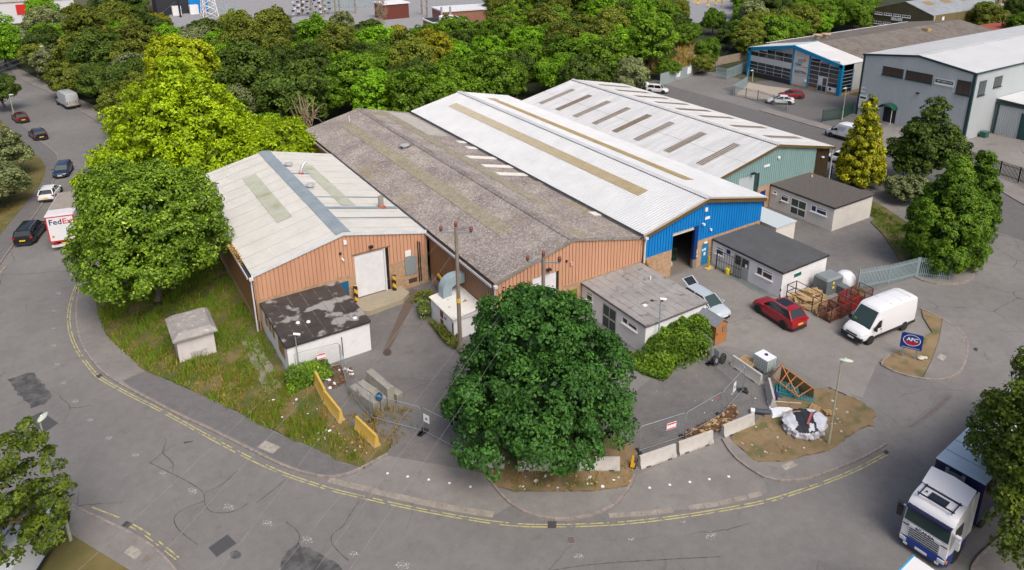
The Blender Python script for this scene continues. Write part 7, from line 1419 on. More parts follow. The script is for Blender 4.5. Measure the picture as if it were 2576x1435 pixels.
M_TEALW = mat('teal_painted_timber', (.03, .15, .17), .7, col2=(.05, .2, .22), scale=3)
for k in range(3): pallet(('teal painted pallet at the bottom of the stack under the timber frame', 'teal painted pallet in the middle of the stack under the timber frame', 'teal painted pallet on top of the stack under the timber frame')[k], (37.9+.25*k, 26.0-.05*k), RAD(-52), M_TEALW, L=1.3, z=.01+.145*k)
pallet('teal painted pallet beside the blue-edged stack', (38.8, 24.9), RAD(-52), M_TEALW, L=1.3)
# timber A-frame with boards
K = empty('timber_trestle', (38.3, 25.6, 0), 0, 'collapsed orange timber stud frame leaning over teal pallets', 'timber frame'); M_STUD = mat('orange_stud', (.50, .22, .07), .8, col2=(.42, .19, .07), scale=3); E4 = lambda x, y, z=0: onz((2840+x/3.2607)/4, (1360+y/3.2607)/4, z)
O_ = Vector((38.3, 25.6, 0)); fr_ = lambda a, b_: MB().bar(a-O_, b_-O_, .06, .05).build('stud', M_STUD, K)
A0, A1 = E4(940, 335, 1.5), E4(1360, 640, 1.1); B0, B1 = E4(845, 505, .75), E4(1165, 750, .5); fr_(A0, A1); fr_(B0, B1)
for f_ in (0, .22, .45, .68, .95): fr_(A0.lerp(A1, f_), B0.lerp(B1, f_))
fr_(A0, B0.lerp(B1, .95)); 
K = empty('board', (39.0, 25.6, 0), 0, 'long buff plywood board leaning against the timber frame', 'board'); O2 = Vector((39.0, 25.6, 0)); quad(K, 'sheet', mat('buff_ply', (.30, .2, .09), .8, col2=(.24, .16, .075), scale=2), [p-O2 for p in (A0+Vector((.06, .05, .02)), A1+Vector((.06, .05, .02)), Vector((A1.x+.35, A1.y+.2, .02)), Vector((A0.x+.35, A0.y+.3, .02)))], thick=.025)
K = empty('board', (38.2, 27.1, 0), 0, 'tan board propped between the tank and the timber frame', 'board'); O2 = Vector((38.2, 27.1, 0)); quad(K, 'sheet', mat('buff_ply', (.30, .2, .09), .8), [p-O2 for p in (E4(735, 540, .02), E4(850, 400, .02), E4(975, 275, 1.3), E4(830, 400, 1.2))], thick=.025)
pallet('small broken timber pallet at the verge end of the timber frame', (38.2, 23.7), RAD(20), M_WOOD1, (.2, .1), .8, .6, z=.12); pallet('small tipped timber crate base beside the broken pallet', (38.6, 22.9), RAD(60), M_WOOD1, (.1, .3), .7, .6, z=.14)
K = empty('paint_tub', (37.0, 25.9, .0), RAD(20), 'purple tub with yellow label between barrier and pallets', 'tub'); MB().lathe([(.16, 0), (.19, .42), (.2, .44)], 14).build('body', mat('purple_tub', (.05, .02, .12), .4), K, smooth=40); MB().box(.05, .2, -.14, .12, .08, .36).build('label_patch', mat('yellow_label', (.6, .4, .03), .5), K)
# tyres
def tyre(label, loc, rot, R=.38, w_=.26, hub=False):
    t = empty('tyre', loc, 0, label, 'tyre'); t.rotation_euler = rot; MB().lathe([(R*.55, -w_/2), (R*.9, -w_/2), (R, -w_*.3), (R, w_*.3), (R*.9, w_/2), (R*.55, w_/2), (R*.5, 0)], 20).build('carcass', M_TYRE, t, smooth=40)
    if hub: MB().lathe([(.02, -.05), (R*.52, -.08), (R*.52, .06), (.02, .02)], 16).build('rim', M_HUB, t, smooth=40)
tyre('black tyre standing upright by the fence corner', (37.15, 30.75, .4), (RAD(88), 0, RAD(20))); tyre('black tyre with steel rim leaning behind the fence', (36.55, 30.9, .38), (RAD(75), 0, RAD(5)), hub=True); tyre('dark tyre half buried in the bramble edge', (36.75, 32.1, .3), (RAD(40), 0, RAD(60)))
# heap of sheeting on the verge
K = empty('sheeting_heap', (36.15, 22.95, .1), 0, 'round heap of bagged rubble covered by black and white sheeting', 'heap')
rs = random.Random(9); b = MB()
sk = [(1+.045*math.sin(13*a)+.03*math.sin(29*a), a) for a in [2*math.pi*k/84 for k in range(84)]]; MB().ring_loft([[(1.62*r_*q*math.cos(a), 1.36*r_*q*math.sin(a), z) for r_, a in sk] for q, z in ((1.0, 0), (1.04, .16), (.97, .3), (1.02, .42), (.95, .55))]).build('bundled_sheeting', mat('grubby_bundle', (.4, .4, .43), .6, col2=(.56, .56, .6), scale=3, detail=6, bump=.5, bscale=7), K, smooth=60)
for ringn, (R_, z, n) in enumerate(((1.46, .2, 9),)):
    for k in range(n):
        a = 2*math.pi*k/n+ringn*.2; c = Vector((R_*math.cos(a)*1.1, R_*math.sin(a)*.95, z)); bag = MB(); M_ = Matrix.Translation(c) @ Matrix.Rotation(a, 4, 'Z') @ Matrix.Scale(rs.uniform(.7, .85), 4)
        bag.lathe([(.02, -.16), (.2, -.14), (.27, 0), (.2, .14), (.02, .17)], 8, M_); bag.build('bag', mat('grey_bag', (.42, .42, .45), .7, col2=(.56, .56, .6), scale=5), K, smooth=60)
def hz(x, y): q = (x/1.62)**2+(y/1.36)**2; return .52+.2*max(0, 1-q**3)+.05*math.sin(5*x+2*y)*math.cos(4*y-x)+.03*math.sin(11*x-7*y)
def drape(nm, m_, poly, lift):
    b = MB(); n = 30; P_ = [Vector((x, y, 0)) for x, y in poly]
    for i in range(n):
        for j in range(n):
            x0, y0, x1, y1 = [-1.75+3.5*k/n for k in (i, j, i+1, j+1)]
            if inpoly((x0+x1)/2, (y0+y1)/2, P_): b.face([(x, y, hz(x, y)+lift) for x, y in ((x0, y0), (x1, y0), (x1, y1), (x0, y1))])
    return b.build(nm, m_, K, smooth=70)
drape('black_sheet', mat('black_polythene', (.03, .032, .036), .4, bump=.5, bscale=4), [(1.6*math.cos(k*.35), 1.34*math.sin(k*.35)) for k in range(18)], 0)
for pl in ([(-1.72, -.2), (-1.1, -.25), (-.2, .9), (.35, 1.42), (-.6, 1.4), (-1.4, .9)], [(-.2, -1.42), (.3, -1.4), (1.75, -.7), (1.7, .1), (.8, -.1), (0, -.95)], [(-.8, -1.0), (-.45, -1.15), (.05, -.75), (-.25, -.55)], [(.9, .3), (1.6, .0), (1.55, .6), (1.1, .9)]): drape('white_sheet', mat('grubby_white_sheet', (.58, .6, .65), .5), pl, .035)
MB().bar((-.45, -.55, .78), (1.0, .15, .78), .16, .04).build('red_plank', mat('faded_red_board', (.42, .1, .09), .7), K); MB().bar((-.9, 1.35, .76), (.4, .7, .76), .06, .04).build('batten', M_WOOD1, K)
K.scale = (.86, .86, .9)
K = empty('rolled_sheeting', (35.2, 25.1, .02), RAD(-25), 'crumpled white sheeting roll with dark grey wrap at the barrier end', 'sheeting'); MB().tube([(-.75, .3, .16), (-.2, .1, .18), (.3, 0, .16)], [.17, .19, .16], 10).build('dark_wrap', mat('dark_wrap', (.05, .06, .08), .6), K, smooth=50); MB().tube([(-.95, .4, .16), (-.72, .29, .16)], .18, 10).build('white_end', M_SHEETW2, K, smooth=50)
MB().ring_loft([[(x, y, .02) for x, y in ((.1, -.5), (1.2, -.4), (2.0, .2), (1.2, .5), (.2, .4))], [(x, y, .3) for x, y in ((.25, -.3), (1.0, -.2), (1.6, .15), (1.0, .3), (.3, .25))]]).build('white_sheet', mat('white_crumple', (.72, .74, .78), .5, bump=.8, bscale=3), K, smooth=40); K2 = empty('white_panel', (36.9, 25.0, .02), RAD(-40), 'long white panel lying beside the end-on barrier', 'panel'); MB().box(-1.1, 1.1, -.35, .35, .02, .06).build('panel', M_SHEETW2, K2); MB().box(-1.1, 1.1, .35, .38, .0, .1).build('lip', M_SHEETW2, K2)
# rubble / timber heap
def litter(label, poly, n, m_list, seed, size=(.08, .3), name='rubble_heap', h=.25, kind=True, z=.004):
    rs = random.Random(seed); xs = [p.x for p in poly]; ys = [p.y for p in poly]; t = None; bs = [MB() for _ in m_list]; c0 = sum(poly, Vector())/len(poly)
    k = 0
    while k < n:
        x, y = rs.uniform(min(xs), max(xs)), rs.uniform(min(ys), max(ys))
        if not inpoly(x, y, poly): continue
        k += 1; f_ = 1-min(1, ((x-c0.x)**2+(y-c0.y)**2)/((max(xs)-min(xs))**2*.3)); s_ = rs.uniform(*size); T = Matrix.Translation((x, y, z+.01+h*f_*rs.random())) @ Matrix.Rotation(rs.random()*6.28, 4, 'Z') @ Matrix.Rotation(rs.uniform(-.4, .4), 4, 'X')
        bs[rs.randrange(len(bs))].box(-s_/2, s_/2, -s_*rs.uniform(.2, .5), s_*rs.uniform(.2, .5), 0, s_*.15, T)
    b = MB()
    for i, q in enumerate(bs):
        o_ = len(b.v); b.v += q.v; b.f += [[a+o_ for a in f] for f in q.f]; b.mi += [i]*len(q.f)
    return tag(b.build(name, m_list, None, recalc=False), label, 'rubble', kind='stuff')
M_LEAFD = mat('dead_leaves', (.11, .06, .03), .95); M_LEAFE = mat('dead_leaves_pale', (.2, .12, .06), .95)
litter('brown leaf litter and rubbish beside the yellow barriers', [C(1, 2, 660, 870), C(1, 2, 820, 790), C(1, 2, 960, 840), C(1, 2, 990, 930), C(1, 2, 900, 1000), C(1, 2, 740, 1060)], 420, [M_LEAFD, M_LEAFE, M_LEAFD], 1, (.06, .2), 'leaf_litter', .05)
litter('white scraps of rubbish in the leaf litter', [C(1, 2, 660, 870), C(1, 2, 960, 840), C(1, 2, 990, 930), C(1, 2, 740, 1060)], 14, [M_SHEETW2], 2, (.12, .3), 'scrap_litter', .1)
litter('heap of broken timber and soil between fence and barrier', [C(2, 2, 2000, 1370), C(2, 2, 2240, 1200), C(2, 2, 2260, 1290), C(2, 2, 2150, 1434), C(2, 3, 1900, 90), C(2, 3, 1680, 150), C(2, 3, 1760, 60)], 420, [M_LEAFD, M_WOOD1, M_LEAFD], 3, (.07, .36), h=.14)
litter('white litter scattered on the dry verge by the yellow barriers', [C(1, 3, 350, 60), C(1, 3, 900, -50), C(1, 3, 1200, 300), C(1, 3, 800, 260)], 30, [M_SHEETW2, M_SHEETW2, M_WOOD1], 4, (.06, .2), 'scrap_litter', .05, z=.12)
litter('white litter scattered in the long grass before the yellow barriers', [C(1, 2, 30, 1200), C(1, 2, 600, 1100), C(1, 2, 760, 1400), C(1, 2, 300, 1434)], 8, [M_SHEETW2, M_SHEETW2], 5, (.06, .2), 'scrap_litter', .1, z=.15)
litter('litter scattered on the strip below the big tree', [D(1240, 1200), D(1590, 1200), D(1580, 1235), D(1480, 1250), D(1290, 1240)], 26, [M_SHEETW2, M_WOOD1], 6, (.06, .22), 'scrap_litter', .03, z=.11)
litter('litter and stones on the lamp post verge', [D(1840, 1105), D(1905, 1155), D(2060, 1130), D(2180, 1060), D(2100, 990)], 34, [M_CONC, M_CONC, M_WOOD1], 7, (.05, .2), 'scrap_litter', .03, z=.11)
litter('small litter on the mesh-fenced tarmac', [D(1600, 1010), D(1780, 920), D(1900, 940), D(1900, 1020), D(1700, 1100)], 16, [M_SHEETW2, M_WOOD1], 8, (.04, .12), 'scrap_litter', .01, z=.008)
for p, lab in ((C(3, 2, 1535, 755), 'larger pale boulder at the foot of the blue company sign'), (C(3, 2, 1578, 750), 'smaller pale boulder at the foot of the blue company sign')):
    rs = random.Random(lab); b = MB().lathe([(.05, 0), (.3, .04), (.34, .14), (.2, .24), (.03, .27)], 9); o = b.build('boulder', mat('pale_stone', (.55, .5, .4), .9, col2=(.45, .41, .33), scale=3, bump=.3), None, smooth=60); o.location = (p.x, p.y, .1); o.scale = (.95, .7, .8) if 'larger' in lab else (.6, .5, .6); tag(o, lab, 'stone')
# company sign
SA, SB = C(3, 2, 1360, 730), C(3, 2, 1465, 755); sd_ = (SB-SA); sang = math.atan2(sd_.y, sd_.x); K = empty('company_sign', ((SA+SB)/2).to_tuple(), sang, 'blue company sign on two steel posts with a white ringed emblem', 'sign'); K.location.z = .1; L = .42
hs = [1.55, 1.55]
for s in (-L, L): MB().box(s-.05, s+.05, -.04, .04, 0, 1.0).build('post', mat('sign_post', (.2, .28, .33), .5), K)
bd = MB(); rc_ = .1; W2, z0, z1 = .72, .78, 2.02; bd.ring_loft([[(x, y, z) for x, z in ((-W2, z0), (W2, z0), (W2, z1-rc_), (W2-rc_, z1), (-W2+rc_, z1), (-W2, z1-rc_))] for y in (-.05, .05)]).build('board', mat('sign_blue', (.004, .035, .22), .4), K)
bdo = K.children[-1]; Wp = mat('sign_white', (.8, .8, .82), .5); Rp = mat('sign_red', (.5, .01, .03), .5)
def ringplate(rx, rz, r2x, r2z, m_, y, nm, a0=0, a1=2*math.pi):
    b = MB(); n = 28; zc = 1.5
    for k in range(n):
        p, q = a0+(a1-a0)*k/n, a0+(a1-a0)*(k+1)/n; b.face([(rx*math.cos(p), y, zc+rz*math.sin(p)), (rx*math.cos(q), y, zc+rz*math.sin(q)), (r2x*math.cos(q), y, zc+r2z*math.sin(q)), (r2x*math.cos(p), y, zc+r2z*math.sin(p))])
    return b.build(nm, m_, bdo, recalc=False)
ringplate(.58, .46, .53, .42, Wp, -.054, 'emblem_ring'); b = MB(); pts = [(.51*math.cos(a), -.054, 1.5+.40*math.sin(a)) for a in [math.pi*1.1+math.pi*.8*k/14 for k in range(15)]]; b.face(pts).build('emblem_red', Rp, bdo, recalc=False)
text_mesh('lettering', 'AFC', .38, Wp, bdo, Matrix(((1, 0, 0, .03), (0, 0, -1, -.056), (0, 1, 0, 1.56), (0, 0, 0, 1))), .004, 1.05, .014); MB().box(-.6, .6, -.056, -.052, .85, .89).build('strapline', mat('pale_blue_print', (.4, .5, .75), .5), bdo)
# --- cages along the office
def cage(label, p0, ex, ey, h, m_, mesh=True, base=True, name='steel_cage', fill=None):
    """open-topped cage: p0 corner, ex/ey edge vectors"""
    p0, ex, ey = Vector(p0), Vector(ex), Vector(ey); t = empty(name, p0, 0, label, 'cage'); b = MB(); Z_ = Vector((0, 0, 1)); q = [Vector(), ex, ex+ey, ey]
    for c in q: b.bar(c, c+Z_*h, .06, .06)
    for a, c in zip(q, q[1:]+q[:1]):
        for z in (.12, h*.5, h-.02): b.bar(a+Z_*z, c+Z_*z, .045, .045)
    b.build('frame', m_, t)
    if mesh:
        w_ = MB()
        for a, c in zip(q, q[1:]+q[:1]):
            n = max(2, int((c-a).length/.11))
            for k in range(1, n): e = a.lerp(c, k/n); w_.bar(e+Z_*.12, e+Z_*h, .012, .012)
            for k in range(1, int(h/.12)): w_.bar(a+Z_*k*.12, c+Z_*k*.12, .012, .012)
        tag(w_.build('mesh_infill', m_, t), kind='stuff')
    if base: MB().face([q[0]+Z_*.12, q[1]+Z_*.12, q[2]+Z_*.12, q[3]+Z_*.12]).build('floor_sheet', m_, t)
    return t
ex = Vector((1.35, -.10, 0))
M_DKC = mat('dark_cage_steel', (.035, .03, .035), .6)
cage('dark open steel stillage holding broken timber beside the red car', (48.65, 31.7, 0), (1.2, .0, 0), (.1, 2.6, 0), 1.35, M_DKC, mesh=False)
cage('rusty mesh cage holding a slatted pallet', (48.45, 29.8, 0), (1.25, .0, 0), (.05, 1.2, 0), 1.2, M_RUST); cage('rusty mesh cage between the slatted pallet cage and the red cage', (49.8, 29.75, 0), (1.25, 0, 0), (.05, 1.2, 0), 1.2, M_RUST); cage('bright red mesh cage behind the white van', (51.2, 29.85, 0), (1.3, .1, 0), (0, 1.25, 0), 1.25, M_REDC); cage('dull red mesh cage at the end of the row by the palisade fence', (53.0, 29.9, 0), (1.3, .1, 0), (0, 1.25, 0), 1.3, M_RUST)
cage('bright red mesh cage standing by the open blue warehouse door', C(2, 1, 1455, 1290).to_tuple(), (1.25, -.1, 0), (.1, 1.1, 0), 1.15, M_REDC)
pallet('slatted pallet standing on edge in the rusty cage', (49.15, 30.2), RAD(5), M_WOOD1, (RAD(78), 0), z=.2); K = pallet('pallet leaning against the dark stillage', (48.75, 31.25), RAD(40), M_WOOD1, (RAD(60), 0), .9, .7, z=.1)
litter('broken packing timber filling the dark stillage', [V3(48.75, 31.8), V3(49.8, 31.8), V3(49.9, 34.2), V3(48.85, 34.2)], 70, [M_WOOD1, M_CARD, M_WOOD1], 12, (.25, .9), 'timber_scrap', .75)
litter('broken packing timber beyond the dark stillage', [V3(50, 31.6), V3(51.3, 31.6), V3(51.6, 33.9), V3(50.2, 34.2)], 60, [M_WOOD1, M_CARD, M_WOOD1], 13, (.3, 1.0), 'timber_scrap', .7)
K = empty('waste_skip', (52.9, 33.3, 0), RAD(-4), 'grey lidded waste compactor beside the white office wall', 'skip'); M_SK = mat('skip_grey', (.10, .125, .135), .55, col2=(.14, .165, .175), scale=3); MB().box(-1.0, 1.0, -.7, .7, 0, 1.35).build('bin', M_SK, K); MB().ring_loft([[(x, y, 1.35) for x, y in ((-1.02, -.72), (1.02, -.72), (1.02, .72), (-1.02, .72))], [(x, y, 1.55) for x, y in ((-.9, -.6), (.9, -.6), (.9, .6), (-.9, .6))]]).build('lid', mat('lid_grey', (.2, .23, .24), .5), K)
for z in (.55, .95): MB().box(-.3, -.05, -.73, -.7, z, z+.2).build('warning_plate', mat('yellow_plate_sign', (.7, .5, .05), .5), K)
MB().box(.3, 1.1, -1.5, -.7, 0, .75).build('hopper', M_SK, K)
K = empty('wrapped_load', (55.3, 33.2, 0), 0, 'rounded load wrapped in white sheet behind the skip', 'load'); MB().lathe([(.02, 1.15), (.5, 1.1), (.8, .8), (.85, .2), (.8, 0)][::-1], 12).build('wrap', mat('white_crumple', (.72, .74, .78), .5, bump=.8, bscale=3), K, smooth=50)
# things in and by the open door
for lab, x, y, w_, h_ in (('large cardboard carton in a wire roll cage inside the open door', 44.3, 46.2, 1.1, 1.35),): 
    K = empty('carton', (x, y, .02), RAD(8), lab, 'carton'); MB().box(-w_/2, w_/2, -w_/2, w_/2, .15, h_).build('box', M_CARD, K); MB().box(-w_/2-.03, w_/2+.03, -.05, .05, h_-.02, h_+.01).build('tape', mat('parcel_tape', (.5, .38, .2), .4), K); MB().box(-w_/2, w_/2, -w_/2, w_/2, 0, .14).build('pallet', M_WOOD1, K)
cage('green wire cage inside the open warehouse door', (45.0, 44.6, .02), (.8, 0, 0), (0, .9, 0), 1.3, mat('green_cage', (.01, .06, .04), .5)); K = empty('sack', (44.6, 44.2, .02), 0, 'pale sack slumped on the floor inside the open door', 'sack'); MB().lathe([(.3, 0), (.34, .2), (.22, .42), (.06, .5)], 10).build('sack', mat('sackcloth', (.4, .36, .3), .9), K, smooth=60)
K = empty('security_gate', (47.6, 41.9, 0), RAD(-78), 'dark barred steel gate standing in front of the white office', 'gate'); b = MB()
for k in range(11): b.bar((k*.26, 0, .1), (k*.26, 0, 1.95), .025)
for z in (.15, 1.0, 1.9): b.bar((0, 0, z), (2.6, 0, z), .04)
b.build('bars', M_DKC, K); MB().bar((-.05, 0, 0), (-.05, 0, 2.0), .08).build('post', M_DKC, K); K.location = (47.75, 41.3, 0); K.rotation_euler.z = RAD(-84)
K = empty('bollard', (47.25, 41.8, 0), 0, 'yellow post beside the blue personnel door', 'bollard'); MB().tube([(0, 0, 0), (0, 0, 1.25)], .07, 8).build('post', mat('gas_yellow', (.55, .40, .02), .5), K); MB().box(-.4, .5, -.25, .2, 0, .1).build('base', mat('yellow_slab', (.5, .38, .14), .8), K)
K = empty('drum', (47.9, 40.1, 0), 0, 'small yellow drum by the barred gate', 'drum'); MB().lathe([(.22, 0), (.24, .05), (.22, .3), (.24, .55), (.2, .6), (.05, .62)], 14).build('body', mat('drum_yellow', (.62, .5, .02), .45), K, smooth=40)
# --- steel palisade fence by the teal office yard
def palisade(label, pts, m_, h=2.0, gap=.15, name='palisade_fence', post=2.75, wid=.075):
    t = empty(name, pts[0], 0, label, 'fence'); pal = MB(); o = Vector(pts[0])
    for a, b_ in zip(pts, pts[1:]):
        a, b_ = Vector(a)-o, Vector(b_)-o; d_ = b_-a; L = d_.length; n = int(L/gap); u_ = d_.normalized()
        for k in range(n):
            c = a+u_*(k+.5)*L/n; T = Matrix.Translation(c) @ Matrix.Rotation(math.atan2(u_.y, u_.x), 4, 'Z'); pal.box(-wid/2, wid/2, -.012, .012, .08, h-.1, T); pal.face([T @ Vector((-wid/2, 0, h-.1)), T @ Vector((wid/2, 0, h-.1)), T @ Vector((0, 0, h))])
        m = max(1, round(L/post))
        for k in range(m+1): MB().cbox(a+u_*L*k/m+Vector((0, 0, h/2-.02)), .1, .1, h-.06, math.atan2(u_.y, u_.x)).build('post', m_, t)
        for z in (.35, h-.4): MB().bar(a+Vector((0, 0, z)), b_+Vector((0, 0, z)), .04, .06).build('rail', m_, t)
    tag(pal.build('pales', m_, t, recalc=False), kind='stuff'); return t
M_PALS = mat('galvanised_palisade', (.30, .39, .41), .5, metal=.2)
palisade('pale blue grey palisade fence along the yard entrance', [(55.2, 31.9, 0), (58.3, 31.0, 0), (61.6, 30.4, 0)], M_PALS); p_ = palisade('short pale blue grey palisade panel with a white and blue notice', [(61.75, 30.35, 0), (63.6, 28.45, 0)], M_PALS, name='palisade_fence')
nt_ = MB().box(-.3, .3, -.05, -.03, 1.2, 1.75).build('notice', mat('navy_sign', (.01, .02, .09), .4), p_); nt_.matrix_local = Matrix.Translation((.85, -.9, 0)) @ Matrix.Rotation(math.atan2(-1.9, 1.85), 4, 'Z'); MB().box(-.26, .26, -.056, -.051, 1.25, 1.45).build('notice_panel', W_, nt_)
M_PALB = mat('black_palisade', (.02, .022, .022), .6); palisade('black palisade fence along the far side of the estate road', [(92.5, 28.5, 0), (94.8, 37.0, 0), (96.6, 46.5, 0)], M_PALB, h=2.0, gap=.16); M_PALG = mat('dark_green_palisade', (.02, .06, .045), .6); palisade('dark green palisade fence before the grey warehouse', [(97.6, 66.3, 0), (101.5, 65.6, 0), (105.8, 66.6, 0)], M_PALG)
palisade('grey palisade fence around the parking of the glazed unit', [C(2, 0, 2225, 960), C(2, 0, 2360, 870), C(2, 0, 2370, 790)], M_PALS); palisade('grey railings along the parking of the glazed unit', [C(2, 0, 2235, 965), C(2, 0, 2470, 1010), C(3, 0, 50, 1060), C(3, 0, 185, 1120)], mat('railing_grey', (.17, .2, .21), .5), h=1.9, gap=.17, wid=.03)
palisade('grey palisade gate at the end of the turning area', [C(2, 0, 2050, 780), C(2, 0, 2155, 800), C(2, 0, 2240, 770), C(2, 0, 2365, 720)], M_PALS, h=2.2)
K = empty('steel_sheet_fence', C(2, 0, 1487, 860).to_tuple(), 0, 'grey solid steel fence with white notices beside the turning area', 'fence'); a, b_ = C(2, 0, 1487, 862), C(2, 0, 1725, 790); c_ = C(2, 0, 1822, 755)
for i, (p, q, sg) in enumerate(((a, b_, (.66, .84)), (b_, c_, (.35, .75)))):
    p, q = p-a, q-a; d_ = q-p; T = Matrix.Translation(p) @ Matrix.Rotation(math.atan2(d_.y, d_.x), 4, 'Z'); n = int(d_.length/.25); b = MB()
    for k in range(n): b.box(k*d_.length/n, (k+.7)*d_.length/n, -.02, .02, 0, 2.2, T); b.box((k+.7)*d_.length/n, (k+1)*d_.length/n, .0, .03, 0, 2.2, T)
    pn = b.build('panel', mat('fence_sheet_grey', (.27, .33, .34), .5), K); MB().box(d_.length*sg[0], d_.length*sg[1], -.05, -.03, .6, 1.9, T).build('notice', W_, pn)
palisade('brown timber fence behind the turning area', [C(2, 0, 1830, 745), C(2, 0, 2060, 665), C(2, 0, 2365, 600)], mat('fence_timber', (.26, .21, .16), .9, col2=(.33, .27, .21), scale=3), h=1.9, gap=.2, wid=.19, name='timber_fence')
K = empty('banner', Vector((95.0, 40.0, 0)).to_tuple(), 0, 'yellow and red banner on the black palisade fence', 'banner'); 
pA = D(2398, 390); K.location = (96.2, 47.3, 0); K.rotation_euler.z = RAD(-104); bo = MB().box(-1.4, 1.4, -.06, -.04, .6, 1.7).build('sheet', mat('banner_yellow', (.75, .55, .01), .5), K); MB().box(-.9, .9, -.068, -.062, .8, 1.15).build('red_print', mat('red_print', (.6, .02, .03), .5), bo)
palisade('grey railings at the corner of the teal warehouse', [(74.6, 49.5, 0), (77.6, 50.5, 0), (78.2, 47.5, 0)], mat('railing_grey', (.17, .2, .21), .5), h=1.6, gap=.17, wid=.03)

M_PSL = mat('mossy_slab', (.26, .25, .2), .9, col2=(.16, .17, .09), scale=2.5, detail=6); rs = random.Random(31)
pth = empty('slab_path', (9.0, 49, .1)); pth['kind'] = 'structure'
for k in range(11):
    for c in range(2): MB().cbox((-.75+c*.62+rs.uniform(-.06, .06), -3.2+k*.66, .02), .56, .6, .05, rs.uniform(-.08, .08)).build('paving_slab', M_PSL, pth)
# ================================================================== neighbouring units and the far background
def xgable(parent, x0, x1, y0, y1, ze, ya, za, roof_m, wall_m, rib=.3, pitch=.33, front=True, sides=True, depth=.04, openings=(), roof_over=.1):
    """gable facing -x at x0, ridge along x"""
    top = gable_top(ya, za, y0, ze, y1, ze)
    if front: ribwall('wall_cladding', wall_m, parent, y0, y1, 0, top, x0, axis='y', pitch=rib, depth=depth, openings=openings)
    if sides:
        ribwall('wall_cladding', wall_m, parent, x0, x1, 0, lambda u: ze, y0, axis='x', pitch=rib, depth=depth); ribwall('wall_cladding', wall_m, parent, x0, x1, 0, lambda u: ze, y1, axis='x', out=1, pitch=rib, depth=depth); ribwall('wall_cladding', wall_m, parent, y0, y1, 0, top, x1, axis='y', out=1, pitch=rib, depth=depth)
    for e in ((y0-roof_over, ze), (y1+roof_over, ze)): corr('roof_slope', roof_m, parent, e, (ya, za), x0-roof_over, x1+roof_over, 0, 1, pitch=pitch, depth=.035, axis='x')
def xbarge(parent, m, y0, y1, ya, ze, za, x, h, t=.08, lift=.08):
    for ys in (y0, y1):
        pts = [(ys, ze+lift), (ya, za+lift), (ya, za+lift-h), (ys, ze+lift-h)]; P = [Vector((x-t, a, z)) for a, z in pts]; Q = [Vector((x, a, z)) for a, z in pts]; b = MB(); b.face(P); b.face(Q[::-1])
        for i in range(4): j = (i+1) % 4; b.face([P[i], Q[i], Q[j], P[j]])
        b.build('bargeboard', m, parent)
M_GREYC = clad('light_grey_cladding', (.42, .46, .475), (.47, .51, .525)); M_GRN = mat('dark_green_trim', (.012, .045, .045), .45); M_WROOF = mat('pale_grey_roof', (.54, .56, .57), .5, col2=(.6, .615, .62), scale=.3, detail=5, col3=(.44, .45, .45), scale3=.6, f3=.4, lo3=.55, hi3=.8)
M_GWIN = glass('bronze_reflective_glass', (.07, .05, .04), .12)
# ---- grey warehouse numbered 19
K = empty('warehouse_building', (106, 57.7, 0), label='large light grey warehouse with dark green trim numbered 19', cat='building')
gx, gy0, gy1, gze, gya, gza = 106.0, 49.3, 66.2, 9.7, 57.6, 10.85
xgable(K, gx, 165, gy0, gy1, gze, gya, gza, M_WROOF, M_GREYC, rib=.3, openings=[(59.5, 62.8, 7.1, 8.45), (55.1, 59.1, 7.1, 8.45), (49.7, 51.6, 6.4, 8.45)])
xbarge(K, M_GRN, gy0-.15, gy1+.15, gya, gze, gza, gx-.05, .3)
for y in (gy0, gy1-.3): MB().box(gx-.08, gx+.02, y, y+.3, 0, gze).build('corner_trim', M_GRN, K)
MB().box(gx-.08, gx+.3, gy0-.08, gy0-.01, 0, gze).build('corner_trim', M_GRN, K); MB().box(gx, 165, gy0-.2, gy0-.02, gze-.12, gze+.08).build('gutter', M_GRN, K); MB().box(gx-.1, 165, gya-.2, gya+.2, gza+.06, gza+.11).build('ridge_cap', M_WROOF, K)
for (ya, yb, z0, z1, n) in ((59.5, 62.8, 7.1, 8.45, 2), (55.1, 59.1, 7.1, 8.45, 3), (49.7, 51.6, 6.4, 8.45, 2)):
    window(K, (gx-.02, yb, z0), (0, -1, 0), yb-ya, z1-z0, m=M_GRN, lights=[(i/n, (i+1)/n, 0, 1) for i in range(n)], gm=M_GWIN, nrm=(-1, 0, 0), frame_w=.12)
for (xa, xb, z0, z1) in ((107.4, 109.3, 6.3, 8.4), (111.5, 113.7, 6.95, 8.5)): window(K, (xa, gy0-.02, z0), (1, 0, 0), xb-xa, z1-z0, m=M_GRN, lights=[(0, .5, 0, 1), (.5, 1, 0, 1)], gm=GL, nrm=(0, -1, 0), frame_w=.12)
sg = MB().box(gx-.09, gx-.03, 51.95, 54.7, 7.2, 8.1).build('company_board', M_UPVC, K); MB().box(gx-.1, gx-.088, 52.05, 54.6, 7.52, 8.02).build('name_panel', M_GRN, sg)
text_mesh('lettering', 'TMP PARTS LTD', .33, M_UPVC, sg, Matrix(((0, 0, -1, gx-.105), (-1, 0, 0, 53.32), (0, 1, 0, 7.77), (0, 0, 0, 1))), .004, .98, .004)
nm = MB().box(gx-.07, gx-.05, 65.15, 65.85, 3.75, 4.55).build('number_board', M_UPVC, K); text_mesh('lettering', '19', .62, mat('dark_letter', (.03, .035, .045), .4), nm, Matrix(((0, 0, -1, gx-.075), (-1, 0, 0, 65.5), (0, 1, 0, 4.13), (0, 0, 0, 1))), .004, 1, .01)
bd = MB().box(gx-.08, gx-.05, 64.7, 65.9, 1.2, 3.3).build('tenant_board', M_UPVC, K); MB().box(gx-.088, gx-.082, 64.8, 65.8, 2.75, 3.05).build('name_panel', M_GRN, bd)
